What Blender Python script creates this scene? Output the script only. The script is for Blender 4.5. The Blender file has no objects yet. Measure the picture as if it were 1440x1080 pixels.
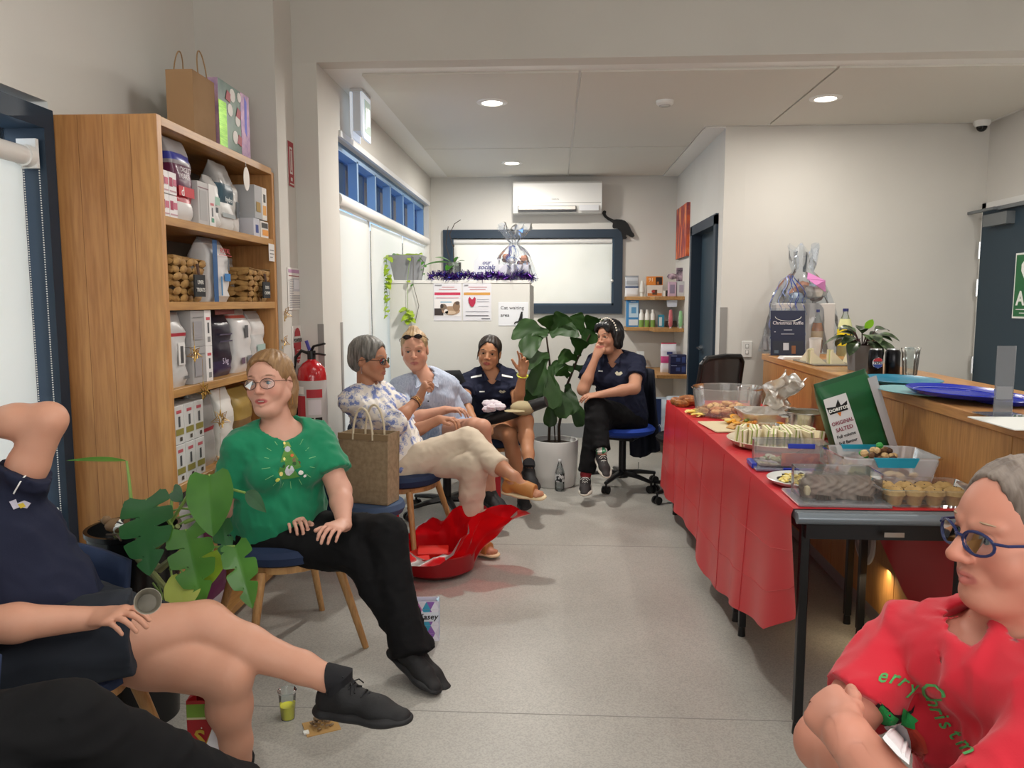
import bpy, math, random
import numpy as np
from mathutils import Vector, Matrix, Quaternion
from mathutils.bvhtree import BVHTree
random.seed(7); PI = math.pi
V = Vector
COL = bpy.context.scene.collection
SC = bpy.context.scene

# ------------------------------------------------------------------ camera
YAW, PITCH, FPX, EYE = math.radians(3.07), math.radians(6.1), 1081.0, 1.40
fwd = V((-math.sin(YAW)*math.cos(PITCH), math.cos(YAW)*math.cos(PITCH), -math.sin(PITCH)))
cam_d = bpy.data.cameras.new('camera'); cam = bpy.data.objects.new('camera', cam_d); COL.objects.link(cam)
cam_d.sensor_width = 36; cam_d.lens = FPX/1440*36; cam_d.clip_start = .05
cam.location = (0, 0, EYE)
rgt = fwd.cross(V((0, 0, 1))).normalized(); upv = rgt.cross(fwd)
cam.rotation_euler = Matrix((rgt, upv, -fwd)).transposed().to_euler()
SC.camera = cam

def W(px, py, Y):                      # the point of the room at depth Y seen at this place of the photo
    d = fwd*FPX + rgt*(px-720) + upv*(540-py)
    d = d*(Y/d.y)
    return V((d.x, Y, EYE+d.z))
def WX(px, py, X):                     # same, on the plane x = X
    d = fwd*FPX + rgt*(px-720) + upv*(540-py)
    d = d*(X/d.x); return V((X, d.y, EYE+d.z))
def WZ(px, py, Z):                     # same, on the plane z = Z
    d = fwd*FPX + rgt*(px-720) + upv*(540-py)
    d = d*((Z-EYE)/d.z); return V((d.x, d.y, Z))
def reach(p, px, py, L, far=False):    # the point at distance L from p along that line of sight
    d = (fwd*FPX + rgt*(px-720) + upv*(540-py)).normalized(); c = V((0, 0, EYE)); oc = c-p
    b = oc.dot(d); disc = b*b-(oc.dot(oc)-L*L)
    if disc < 0:
        q = c+d*(-b); return p+(q-p).normalized()*L
    return c+d*(-b+(math.sqrt(disc) if far else -math.sqrt(disc)))

# ------------------------------------------------------------------ world, lights, exposure
w = bpy.data.worlds.new('sky'); SC.world = w; w.use_nodes = True
bgn = w.node_tree.nodes['Background']; bgn.inputs[0].default_value = (.42, .66, 1, 1); bgn.inputs[1].default_value = 1.8
SC.view_settings.view_transform = 'Standard'; SC.view_settings.look = 'None'
SC.view_settings.exposure = 0.0; SC.view_settings.gamma = 1
def area(name, loc, target, sx, sy, power, col=(1, 1, 1), spread=PI):
    l = bpy.data.lights.new(name, 'AREA'); l.shape = 'RECTANGLE'; l.size = sx; l.size_y = sy; l.energy = power; l.color = col; l.spread = spread
    o = bpy.data.objects.new(name, l); COL.objects.link(o); o.location = loc
    o.rotation_euler = (V(target)-V(loc)).to_track_quat('-Z', 'Y').to_euler(); return o
def spot(name, loc, power, size=2.4, r=.045, col=(1, .95, .87)):
    l = bpy.data.lights.new(name, 'SPOT'); l.energy = power; l.spot_size = size; l.spot_blend = .6; l.shadow_soft_size = r; l.color = col
    o = bpy.data.objects.new(name, l); COL.objects.link(o); o.location = loc; return o
# daylight outside the blinds of the left windows and the back window
area('daylight_left_near', (-2.6, 1.2, 1.5), (-1, 1.2, 1.2), 3.2, 2.2, 90, (1, .985, .94))
area('daylight_left_far', (-2.3, 6.2, 1.5), (0, 6.2, 1.2), 3.8, 2.4, 85, (.97, .98, 1))
area('daylight_back', (-.45, 9.2, 1.75), (-.45, 5, 1.6), 2.6, 1.6, 75, (1, .98, .95))
area('rear_fill', (.6, -2.5, 1.5), (.3, 3.2, .2), 4.2, 1.8, 50, (1, .98, .96), 2.0)  # added frontal fill from behind the camera, no window built there
area('left_wall_fill', (3.04, .9, 2.9), (-1.8, 1.5, 2.2), 2.0, .8, 34, (1, .97, .93), 1.2)  # unseen area light added to brighten the left wall
# unseen fill lights added under the front ceiling, above and behind the photographer
area('ceiling_fill_near', (.4, -.3, 3.25), (.4, -.29, 0), 2.2, 1.6, 32, (1, .965, .92), 2.3)
area('ceiling_fill_left', (0.3, 2.3, 3.28), (.3, 2.31, 0), 1.4, 1.0, 15, (1, .965, .92), 2.2)
for lx, ly, pw_ in ((-.33, 5.02, 36), (-.33, 6.95, 30), (1.65, 4.95, 13), (2.5, 3.4, 20)):  # last entry is an unseen extra lamp, added over reception for more light
    o = area('downlight_and_fill', (lx, ly, 2.62), (lx, ly+.001, 0), .11, .11, pw_, (1, .95, .88)); o.data.shape = 'DISK'
area('counter_strip_lamp', (1.33, 3.1, .30), (1.40, 3.1, .1), .03, .3, .8, (1, .8, .5))

# ------------------------------------------------------------------ objects, tags
def tag(o, label=None, cat=None, group=None, kind=None):
    if label: o['label'] = label
    if cat: o['category'] = cat
    if group: o['group'] = group
    if kind: o['kind'] = kind
    return o
def thing(name, label, cat, loc=(0, 0, 0), rz=0, group=None):
    o = bpy.data.objects.new(name, None); COL.objects.link(o); o.location = loc; o.rotation_euler = (0, 0, rz)
    o.empty_display_size = .05
    return tag(o, label, cat, group)
def link(name, me, m=None, parent=None, loc=None, rz=None):
    o = bpy.data.objects.new(name, me); COL.objects.link(o)
    if m is not None:
        if len(me.materials): me.materials.clear()
        for mm in (m if isinstance(m, (list, tuple)) else [m]): me.materials.append(mm)
    if parent: o.parent = parent
    if loc is not None: o.location = loc
    if rz is not None: o.rotation_euler = (0, 0, rz)
    return o
def copy_tree(o, parent=None, label=None):
    c = o.copy(); COL.objects.link(c); c.parent = parent
    if label: c['label'] = label
    for ch in list(o.children): copy_tree(ch, c)
    return c

# ------------------------------------------------------------------ materials
MATS = {}
def srgb(h):
    if isinstance(h, str):
        h = h.lstrip('#'); c = [int(h[i:i+2], 16)/255 for i in (0, 2, 4)]
    else: c = list(h)
    return tuple((x/12.92 if x <= .04045 else ((x+.055)/1.055)**2.4) for x in c[:3])+(1,)
def mat(name, col, rough=.6, metal=0, col2=None, nscale=20, stretch=(1, 1, 1), bump=0, bscale=None, spec=.5, alpha=1, trans=0, ior=1.45, sheen=0, detail=3, lo=.35, hi=.65, coat=0, attr=False, sss=0, translucent=0, emit=0, kind='noise', obj=False):
    if name in MATS: return MATS[name]
    m = bpy.data.materials.new(name); m.use_nodes = True; nt = m.node_tree; N = nt.nodes; L = nt.links
    b = N['Principled BSDF']; c = srgb(col)
    b.inputs['Base Color'].default_value = c; b.inputs['Roughness'].default_value = rough; b.inputs['Metallic'].default_value = metal
    b.inputs['Specular IOR Level'].default_value = spec; b.inputs['IOR'].default_value = ior
    b.inputs['Coat Weight'].default_value = coat; b.inputs['Sheen Weight'].default_value = sheen
    b.inputs['Alpha'].default_value = alpha; b.inputs['Transmission Weight'].default_value = trans
    if sss:
        b.inputs['Subsurface Weight'].default_value = sss; b.inputs['Subsurface Radius'].default_value = (1, .35, .2); b.inputs['Subsurface Scale'].default_value = .008
    if emit: b.inputs['Emission Color'].default_value = c; b.inputs['Emission Strength'].default_value = emit
    csock = None
    if attr:
        a = N.new('ShaderNodeAttribute'); a.attribute_name = 'Col'; csock = a.outputs['Color']
    if col2 or bump:
        tc = N.new('ShaderNodeTexCoord'); mp = N.new('ShaderNodeMapping'); mp.inputs['Scale'].default_value = stretch
        L.new(tc.outputs['Object'], mp.inputs['Vector'])
    if col2:
        if kind == 'noise':
            n = N.new('ShaderNodeTexNoise'); n.inputs['Scale'].default_value = nscale; n.inputs['Detail'].default_value = detail; o = n.outputs['Fac']
        elif kind == 'voronoi':
            n = N.new('ShaderNodeTexVoronoi'); n.inputs['Scale'].default_value = nscale; o = n.outputs['Distance']
        elif kind == 'wave':
            n = N.new('ShaderNodeTexWave'); n.inputs['Scale'].default_value = nscale; n.inputs['Distortion'].default_value = 3; n.inputs['Detail'].default_value = detail; o = n.outputs['Fac']
        L.new(mp.outputs[0], n.inputs['Vector'])
        r = N.new('ShaderNodeValToRGB'); r.color_ramp.elements[0].position = lo; r.color_ramp.elements[1].position = hi
        r.color_ramp.elements[0].color = c; r.color_ramp.elements[1].color = srgb(col2); L.new(o, r.inputs[0])
        if csock:
            mx = N.new('ShaderNodeMix'); mx.data_type = 'RGBA'; mx.blend_type = 'MULTIPLY'; mx.inputs[0].default_value = 1
            L.new(csock, mx.inputs[6]); L.new(r.outputs[0], mx.inputs[7]); csock = mx.outputs[2]
        else: csock = r.outputs[0]
    if csock: L.new(csock, b.inputs['Base Color'])
    if bump:
        n2 = N.new('ShaderNodeTexNoise'); n2.inputs['Scale'].default_value = bscale or nscale; n2.inputs['Detail'].default_value = 4
        L.new(mp.outputs[0], n2.inputs['Vector'])
        bp = N.new('ShaderNodeBump'); bp.inputs['Strength'].default_value = min(1, bump*10); bp.inputs['Distance'].default_value = .01*bump*3
        L.new(n2.outputs['Fac'], bp.inputs['Height']); L.new(bp.outputs[0], b.inputs['Normal'])
    if translucent:
        t = N.new('ShaderNodeBsdfTranslucent'); t.inputs[0].default_value = c
        if csock: L.new(csock, t.inputs[0])
        mx = N.new('ShaderNodeMixShader'); mx.inputs[0].default_value = translucent
        L.new(b.outputs[0], mx.inputs[1]); L.new(t.outputs[0], mx.inputs[2]); L.new(mx.outputs[0], N['Material Output'].inputs[0])
    MATS[name] = m; return m
def glassy(name, col, a=.15, rough=.08):        # clear thin plastic: tinted see-through plus gloss
    if name in MATS: return MATS[name]
    m = bpy.data.materials.new(name); m.use_nodes = True; N = m.node_tree.nodes; L = m.node_tree.links
    N.remove(N['Principled BSDF']); out = N['Material Output']
    t = N.new('ShaderNodeBsdfTransparent'); t.inputs[0].default_value = srgb(col)
    g = N.new('ShaderNodeBsdfGlossy'); g.inputs['Roughness'].default_value = rough
    d = N.new('ShaderNodeBsdfDiffuse'); d.inputs[0].default_value = srgb(col)
    m1 = N.new('ShaderNodeMixShader'); m1.inputs[0].default_value = a; L.new(t.outputs[0], m1.inputs[1]); L.new(d.outputs[0], m1.inputs[2])
    fr = N.new('ShaderNodeFresnel'); fr.inputs[0].default_value = 1.45
    m2 = N.new('ShaderNodeMixShader'); L.new(fr.outputs[0], m2.inputs[0]); L.new(m1.outputs[0], m2.inputs[1]); L.new(g.outputs[0], m2.inputs[2])
    L.new(m2.outputs[0], out.inputs[0]); MATS[name] = m; return m
def wood(name, c1, c2, axis='z', scale=1.0, rough=.42, c3=None):
    if name in MATS: return MATS[name]
    m = bpy.data.materials.new(name); m.use_nodes = True; N = m.node_tree.nodes; L = m.node_tree.links; b = N['Principled BSDF']
    tc = N.new('ShaderNodeTexCoord'); mp = N.new('ShaderNodeMapping'); L.new(tc.outputs['Object'], mp.inputs[0])
    s = {'z': (9, 9, .7), 'y': (9, .7, 9), 'x': (.7, 9, 9)}[axis]; mp.inputs['Scale'].default_value = [x*scale for x in s]
    n = N.new('ShaderNodeTexNoise'); n.inputs['Scale'].default_value = 1; n.inputs['Detail'].default_value = 5; n.inputs['Distortion'].default_value = .6; L.new(mp.outputs[0], n.inputs[0])
    mp2 = N.new('ShaderNodeMapping'); L.new(tc.outputs['Object'], mp2.inputs[0]); mp2.inputs['Scale'].default_value = [x*scale*9 for x in s]
    n2 = N.new('ShaderNodeTexNoise'); n2.inputs['Scale'].default_value = 1; n2.inputs['Detail'].default_value = 3; L.new(mp2.outputs[0], n2.inputs[0])
    r = N.new('ShaderNodeValToRGB'); r.color_ramp.elements[0].position = .3; r.color_ramp.elements[1].position = .72
    r.color_ramp.elements[0].color = srgb(c1); r.color_ramp.elements[1].color = srgb(c2); L.new(n.outputs[0], r.inputs[0])
    if c3: e = r.color_ramp.elements.new(.5); e.color = srgb(c3)
    mx = N.new('ShaderNodeMix'); mx.data_type = 'RGBA'; mx.blend_type = 'MULTIPLY'; mx.inputs[0].default_value = .45
    r2 = N.new('ShaderNodeValToRGB'); r2.color_ramp.elements[0].position = .35; r2.color_ramp.elements[0].color = (.55, .45, .38, 1); r2.color_ramp.elements[1].position = .6; L.new(n2.outputs[0], r2.inputs[0])
    L.new(r.outputs[0], mx.inputs[6]); L.new(r2.outputs[0], mx.inputs[7]); L.new(mx.outputs[2], b.inputs['Base Color']); b.inputs['Roughness'].default_value = rough
    MATS[name] = m; return m

# ------------------------------------------------------------------ mesh builder
class MB:
    def __init__(s): s.v = []; s.f = []; s.mi = []; s.m = 0
    def add(s, vs, fs):
        n = len(s.v); s.v += [tuple(v) for v in vs]; s.f += [[i+n for i in f] for f in fs]; s.mi += [s.m]*len(fs); return s
    def box(s, lo, hi, bev=0, M=None):
        lo = V([min(a, b) for a, b in zip(lo, hi)]); hi2 = V([max(a, b) for a, b in zip(lo, hi)]); hi = hi2
        if bev <= 0:
            vs = [V((x, y, z)) for x in (lo.x, hi.x) for y in (lo.y, hi.y) for z in (lo.z, hi.z)]
            fs = [[0, 1, 3, 2], [4, 6, 7, 5], [0, 4, 5, 1], [2, 3, 7, 6], [0, 2, 6, 4], [1, 5, 7, 3]]
        else:
            b = min(bev, min(hi-lo)*.49); vs = []; idx = {}
            for i in (0, 1):
                for j in (0, 1):
                    for k in (0, 1):
                        c = V((hi.x if i else lo.x, hi.y if j else lo.y, hi.z if k else lo.z)); sg = V((-1 if i else 1, -1 if j else 1, -1 if k else 1))
                        for a in range(3):
                            o = V((sg.x*b, sg.y*b, sg.z*b)); o[a] = 0; idx[i, j, k, a] = len(vs); vs.append(c+o)
            fs = []
            for a in range(3):
                u, v = [(1, 2), (0, 2), (0, 1)][a]
                for t in (0, 1):
                    q = []
                    for (p, r) in ((0, 0), (1, 0), (1, 1), (0, 1)):
                        c = [0, 0, 0]; c[a] = t; c[u] = p; c[v] = r; q.append(idx[c[0], c[1], c[2], a])
                    fs.append(q)
                    for r in (0, 1): pass
            for a in range(3):
                u, v = [(1, 2), (0, 2), (0, 1)][a]
                for p in (0, 1):
                    for r in (0, 1):
                        c0 = [0, 0, 0]; c0[u] = p; c0[v] = r; c1 = list(c0); c1[a] = 1
                        fs.append([idx[(*c0, u)], idx[(*c0, v)], idx[(*c1, v)], idx[(*c1, u)]])
            for i in (0, 1):
                for j in (0, 1):
                    for k in (0, 1): fs.append([idx[i, j, k, a] for a in range(3)])
        if M is not None: vs = [M @ v for v in vs]
        return s.add(vs, fs)
    def tube(s, pts, r, n=8, closed=False, cap=True, flat=1.0):
        pts = [V(p) for p in pts]; N_ = len(pts); rs = r if isinstance(r, (list, tuple)) else [r]*N_
        vs = []; prev = None
        for i, p in enumerate(pts):
            if closed: t = pts[(i+1) % N_]-pts[i-1]
            else: t = pts[min(i+1, N_-1)]-pts[max(i-1, 0)]
            if t.length < 1e-9: t = V((0, 0, 1))
            t.normalize()
            if prev is None:
                a = V((0, 0, 1)) if abs(t.z) < .9 else V((1, 0, 0)); u = t.cross(a).normalized()
            else: u = (prev-t*prev.dot(t)).normalized()
            prev = u; v = t.cross(u)
            for k in range(n):
                a = 2*PI*k/n; vs.append(p+u*math.cos(a)*rs[i]+v*math.sin(a)*rs[i]*flat)
        fs = []
        for i in range(N_ if closed else N_-1):
            j = (i+1) % N_
            for k in range(n): fs.append([i*n+k, i*n+(k+1) % n, j*n+(k+1) % n, j*n+k])
        if cap and not closed: fs.append(list(range(n))[::-1]); fs.append([(N_-1)*n+k for k in range(n)])
        return s.add(vs, fs)
    def lathe(s, prof, c=(0, 0, 0), n=24, sx=1, sy=1, M=None, close=False):
        c = V(c); vs = []; fs = []
        for r, z in prof:
            for k in range(n):
                a = 2*PI*k/n; vs.append(V((c.x+r*math.cos(a)*sx, c.y+r*math.sin(a)*sy, c.z+z)))
        P = len(prof)
        for i in range(P-1):
            for k in range(n): fs.append([i*n+k, i*n+(k+1) % n, (i+1)*n+(k+1) % n, (i+1)*n+k])
        if prof[0][0] > 1e-6 and close: fs.append(list(range(n))[::-1])
        if prof[-1][0] > 1e-6 and close: fs.append([(P-1)*n+k for k in range(n)])
        if M is not None: vs = [M @ v for v in vs]
        return s.add(vs, fs)
    def cyl(s, c, r, h, n=20, r2=None, M=None): return s.lathe([(r, 0), (r if r2 is None else r2, h)], c, n, M=M, close=True)
    def ball(s, c, r, n=12, M=None):
        rx, ry, rz = (r, r, r) if not isinstance(r, (tuple, list)) else r; c = V(c); vs = []; fs = []
        m = max(4, n//2)
        for i in range(m+1):
            t = PI*i/m
            for k in range(n): a = 2*PI*k/n; vs.append(c+V((rx*math.sin(t)*math.cos(a), ry*math.sin(t)*math.sin(a), rz*math.cos(t))))
        for i in range(m):
            for k in range(n): fs.append([i*n+k, (i+1)*n+k, (i+1)*n+(k+1) % n, i*n+(k+1) % n])
        if M is not None: vs = [M @ v for v in vs]
        return s.add(vs, fs)
    def prism(s, pts, d, M=None):     # outline in xz, thickness d along y (0..d)
        n = len(pts); vs = [V((x, 0, z)) for x, z in pts]+[V((x, d, z)) for x, z in pts]
        fs = [list(range(n)), list(range(n, 2*n))[::-1]]+[[i, i+n, (i+1) % n+n, (i+1) % n] for i in range(n)]
        if M is not None: vs = [M @ v for v in vs]
        return s.add(vs, fs)
    def grid(s, fn, nu, nv):
        vs = [fn(i/nu, j/nv) for i in range(nu+1) for j in range(nv+1)]
        fs = [[i*(nv+1)+j, (i+1)*(nv+1)+j, (i+1)*(nv+1)+j+1, i*(nv+1)+j+1] for i in range(nu) for j in range(nv)]
        return s.add(vs, fs)
    def mesh(s, name='m', smooth=False, merge=False):
        me = bpy.data.meshes.new(name); me.from_pydata(s.v, [], s.f)
        me.polygons.foreach_set('material_index', s.mi)
        if smooth:
            me.shade_smooth()
            try: me.set_sharp_from_angle(angle=math.radians(38))
            except Exception: pass
        me.update(); return me
    def build(s, name, m, parent=None, smooth=False, loc=None, rz=None, solid=0):
        o = link(name, s.mesh(name, smooth), m, parent, loc, rz)
        if solid:
            md = o.modifiers.new('thick', 'SOLIDIFY'); md.thickness = solid; md.offset = 0
        return o
def bx(name, lo, hi, m, parent=None, bev=0, kind=None, **k):
    lo = V(lo); hi = V(hi); c = (lo+hi)/2
    o = MB().box(lo-c, hi-c, bev).build(name, m, parent, **k); o.location = c
    if kind: o['kind'] = kind
    return o
def rotM(loc, rz=0, rx=0, ry=0): return Matrix.Translation(V(loc)) @ Matrix.Rotation(rz, 4, 'Z') @ Matrix.Rotation(ry, 4, 'Y') @ Matrix.Rotation(rx, 4, 'X')
_tc = {}
def text_mesh(s, size=.05, ext=.0006, bold=0, align='CENTER', shear=0):
    cu = bpy.data.curves.new('t', 'FONT'); cu.body = s; cu.size = size; cu.extrude = ext; cu.offset = bold; cu.align_x = align; cu.align_y = 'CENTER'; cu.resolution_u = 2; cu.shear = shear
    o = bpy.data.objects.new('t', cu); COL.objects.link(o); bpy.context.view_layer.update()
    me = bpy.data.meshes.new_from_object(o.evaluated_get(bpy.context.evaluated_depsgraph_get()))
    bpy.data.objects.remove(o); bpy.data.curves.remove(cu); return me
def text(s, m, size, parent, loc, rot=(PI/2, 0, 0), bold=0, align='CENTER', name='lettering', shear=0, sx=1):
    me = text_mesh(s, size, .0005, bold, align, shear)
    o = link(name, me, m, parent); o.location = loc; o.rotation_euler = rot; o.scale = (sx, 1, 1); return o
# ================================================================== SETTING
XL, XP, XF = -1.78, -1.38, -1.25        # near left wall, pier side, far left wall
YP, YB, XC, YR, XR = 4.13, 7.9, 1.225, 5.74, 3.06
HC = 2.65
Wall = mat('painted_wall', '#cdcac3', .75, bump=.02, bscale=60, col2='#d2cfc8', nscale=1.5)
CeilM = mat('ceiling_board', '#d3d0c7', .85, bump=.01, bscale=90)
Trim = mat('white_gloss_trim', '#e2e1dd', .4)
Navy = mat('navy_powdercoat', '#1f3040', .45)
NavyD = mat('navy_door_paint', '#293c49', .5)
Skirt = mat('grey_vinyl_cove', '#9a9c9e', .5)
Guard = mat('grey_corner_guard', '#918e8a', .5)
FloorM = mat('speckled_vinyl', '#a6a39c', .42, col2='#b4b1aa', nscale=2.2, bump=.012, bscale=260, lo=.3, hi=.7)
nt = FloorM.node_tree; N = nt.nodes; L = nt.links
v = N.new('ShaderNodeTexNoise'); v.inputs['Scale'].default_value = 170; v.inputs['Detail'].default_value = 2
tc = N.new('ShaderNodeTexCoord'); L.new(tc.outputs['Object'], v.inputs['Vector'])
r = N.new('ShaderNodeValToRGB'); r.color_ramp.elements[0].position = .36; r.color_ramp.elements[0].color = (.78, .78, .78, 1); r.color_ramp.elements[1].position = .6; r.color_ramp.elements[1].color = (1.0, 1.0, .99, 1)
L.new(v.outputs[0], r.inputs[0]); mx = N.new('ShaderNodeMix'); mx.data_type = 'RGBA'; mx.blend_type = 'MULTIPLY'; mx.inputs[0].default_value = 1
bs = N['Principled BSDF']; src = bs.inputs['Base Color'].links[0].from_socket
L.new(src, mx.inputs[6]); L.new(r.outputs[0], mx.inputs[7]); L.new(mx.outputs[2], bs.inputs['Base Color'])
BlindM = mat('blind_fabric', '#e9e6df', .8, translucent=.6)
GlassM = glassy('window_glass', '#f4f8fb', .03, .02)
S = 'structure'
bx('floor', (-2.2, -2.6, -.1), (4.2, 8.2, 0), FloorM, kind=S)
bx('ceiling', (XF-.3, YP+.12, HC), (XR+.1, YB+.2, HC+.12), Trim, kind=S)
bx('ceiling', (-2.0, -2.6, 3.32), (XR+.1, YP+.1, 3.44), CeilM, kind=S)
# raised-panel boards set under the rear ceiling, with shadow gaps
bd = [(-1.06, .13, 4.34, 6.38), (.145, 1.50, 4.34, 5.66), (.145, 1.06, 5.66, 6.38), (-1.06, .13, 6.395, 7.80), (.145, 1.06, 6.395, 7.80)]
for a, b_, c, d in bd:
    o = bx('ceiling_panel', (a, c, HC-.012), (b_, d, HC-.0005), CeilM, kind=S)
bx('ceiling_panel', (1.515, 4.34, HC-.012), (XR-.06, 5.66, HC-.0005), CeilM, kind=S)
bx('trim_1', (1.08, YR, HC-.012), (XC, YB-.02, HC-.0005), Trim, kind=S)
# walls
LB = MB()
bx('wall_left', (XL-.15, -2.6, 2.10), (XL, YP, 3.4), Wall, kind=S)
bx('wall_left', (XL-.15, 2.70, 0), (XL, YP, 2.10), Wall, kind=S)
bx('wall_left', (XL-.15, -2.6, 0), (XL, -.5, 2.10), Wall, kind=S)
bx('wall_left', (XL, 3.87, 0), (XP, YP+.12, 3.4), Wall, kind=S)                  # return beside the bookcase
bx('wall_left', (XP, YP, 0), (XF, YP+.38, HC-.0005), Wall, kind=S)                      # pier
bx('wall_front_bulkhead', (XP, YP, HC), (XR+.1, YP+.12, 3.4), Wall, kind=S)
bx('wall_left', (XF-.15, YP+.38, 2.36), (XF, YB, HC), Wall, kind=S)
bx('wall_left', (XF-.15, 7.76, 0), (XF, YB, 2.36), Wall, kind=S)
bx('wall_left', (XF-.40, YP+.38, 0), (XF-.15, YP+.50, 2.36), Wall, kind=S)
# back wall around window
wx0, wx1 = W(624, 380, YB).x, W(875, 380, YB).x
wz0, wz1 = W(750, 441, YB).z, W(750, 323, YB).z
bx('wall_back', (XF-.4, YB, 0), (wx0, YB+.15, HC), Wall, kind=S)
bx('wall_back', (wx1, YB, 0), (XC+.15, YB+.15, HC), Wall, kind=S)
bx('wall_back', (wx0, YB, 0), (wx1, YB+.15, wz0), Wall, kind=S)
bx('wall_back', (wx0, YB, wz1), (wx1, YB+.15, HC), Wall, kind=S)
# corridor wall with the narrow dark door
dy0, dy1, dz = WX(1008, 400, XC).y+.06, WX(972, 400, XC).y-.06, WX(1008, 303, XC).z-.05
bx('wall_right', (XC, YR, 0), (XC+.15, dy0, HC), Wall, kind=S)
bx('wall_right', (XC, dy1, 0), (XC+.15, YB+.15, HC), Wall, kind=S)
bx('wall_right', (XC, dy0, dz), (XC+.15, dy1, HC), Wall, kind=S)
bx('wall_back', (XC+.15, YR, 0), (XR+.1, YR+.15, HC), Wall, kind=S)
bx('wall_right', (XR, -2.6, 0), (XR+.15, YR+.15, 3.4), Wall, kind=S)
bx('wall_rear', (-2.0, -2.75, 0), (XR+.15, -2.6, 3.4), Wall, kind=S)
# door_1 in the corridor wall
d1 = thing('door_1', None, None); d1['kind'] = S
bx('door_frame', (XC-.02, dy0-.06, 0), (XC+.12, dy0+.02, dz+.05), Navy, d1)
bx('door_frame', (XC-.02, dy1-.02, 0), (XC+.12, dy1+.06, dz+.05), Navy, d1)
bx('door_frame', (XC-.02, dy0-.06, dz-.02), (XC+.12, dy1+.06, dz+.06), Navy, d1)
bx('door_leaf', (XC+.07, dy0+.02, 0), (XC+.11, dy1-.02, dz-.02), NavyD, d1)
h = MB(); hp = V((XC+.03, dy1-.14, 1.0)); h.tube([hp+V((.05, 0, 0)), hp, hp+V((0, -.10, 0))], .011, 8); h.tube([hp+V((.045, 0, 0)), hp+V((.02, 0, 0))], .026, 12); Chrome = mat('brushed_chrome', '#c9cacb', .25, 1)
h.build('door_handle', Chrome, d1, True)
# door_2 : navy door with AED sign, in the right wall behind the counter
d2 = thing('door_2', None, None); d2['kind'] = S
ay0 = WX(1388, 300, XR).y; az1 = WX(1388, 296, XR).z
bx('door_frame', (XR-.02, ay0-.02, .1), (XR+.01, ay0+.05, az1+.05), Trim, d2)
bx('door_frame', (XR-.02, ay0-1.05, az1), (XR+.01, ay0+.05, az1+.05), Trim, d2)
bx('door_leaf', (XR-.045, ay0-1.02, .1), (XR-.001, ay0-.03, az1), NavyD, d2)
for z in (az1-.28, .95, 1.5): MB().cyl((0, 0, 0), .012, .12, 8).build('hinge', Chrome, d2, loc=(XR-.05, ay0-.025, z-.06))
bx('door_closer', (XR-.10, ay0-.42, az1-.13), (XR-.045, ay0-.14, az1-.05), mat('grey_closer', '#7d8285', .4, .5), d2)
cl = MB(); cl.box((XR-.09, ay0-.6, az1-.03), (XR-.06, ay0-.28, az1-.005)); cl.box((XR-.12, ay0-.30, az1-.025), (XR-.09, ay0+.12, az1-.008)); cl.build('closer_arm', mat('grey_closer', '#7d8285', .4, .5), d2)
# door_3..: none. baseboards (coved vinyl) and corner guards
def skirt(name, lo, hi): return bx(name, lo, hi, Skirt, kind=S)
skirt('baseboard_back', (XF, YB-.012, 0), (XC, YB, .15)); skirt('baseboard_right', (XC-.012, dy1+.06, 0), (XC, YB-.012, .15))
skirt('baseboard_right', (XC-.012, YR, 0), (XC, dy0-.06, .15)); skirt('baseboard_back', (XC+.15, YR-.012, 0), (XR, YR, .15))
skirt('baseboard_left', (XF, YP+.38, 0), (XF+.012, YB-.012, .15)) if False else None
skirt('baseboard_left', (XF, YP, 0), (XF+.012, YP+.38, .15)); skirt('baseboard_left', (XP, YP-.012, 0), (XF+.012, YP, .15))
def guard(px, X, Y, z1, n): return bx('trim_%d' % n, (X-.012, Y-.004, .15), (X+.012, Y+.02, z1), Guard, kind=S)
bx('trim_2', (XF-.03, YP-.004, .15), (XF+.004, YP-.0005, 1.28), Guard, kind=S)
bx('trim_3', (XF+.0005, YP+.34, .15), (XF+.004, YP+.38, 1.28), Guard, kind=S)
bx('trim_4', (XC-.004, YR-.004, .15), (XC+.05, YR-.0005, 1.36), Guard, kind=S)
# floor vinyl joints
bx('trim_5', (-1.2, 4.33, 0), (1.3, 4.334, .0006), mat('weld_line', '#8d8b86', .6), kind=S)
bx('trim_6', (-1.7, 2.49, 0), (3.1, 2.494, .0006), mat('weld_line', '#8d8b86', .6), kind=S)

# window_1: near left window, navy frame, roller blind (the glass and frame run to x=0 and beyond)
w1 = thing('window_1', None, None); w1['kind'] = S
bx('window_frame', (XL-.15, 2.655, 0), (XL+.012, 2.708, 2.07), Navy, w1)
bx('window_frame', (XL-.15, -.5, 2.0), (XL+.012, 2.655, 2.07), Navy, w1)
bx('window_frame', (XL-.15, -.5, 0), (XL+.015, -.42, 2.07), Navy, w1)
bx('window_sill', (XL-.15, -.5, 0), (XL+.012, 2.655, .10), Navy, w1)
bx('window_glass', (XL-.135, -.42, .1), (XL-.13, 2.655, 2.0), GlassM, w1)
rb = thing('roller_blind', 'white roller blind pulled down over the navy framed window at far left', 'blind', (XL-.045, 1.0, 0))
b_ = MB(); b_.box((-.020, -1.40, .12), (-.017, 1.635, 1.93)); b_.build('blind_fabric', BlindM, rb)
b_ = MB(); b_.tube([(.01, -1.38, 1.90), (.01, 1.60, 1.90)], .032, 16); b_.build('blind_roll', mat('blind_tube', '#dddbd7', .6), rb, True)
b_ = MB(); b_.tube([(.01, 1.60, 1.90), (.01, 1.63, 1.90)], .038, 16); b_.box((-.03, 1.63, 1.86), (.04, 1.645, 1.96)); b_.build('blind_bracket', Trim, rb, True)
ch = MB()
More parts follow.
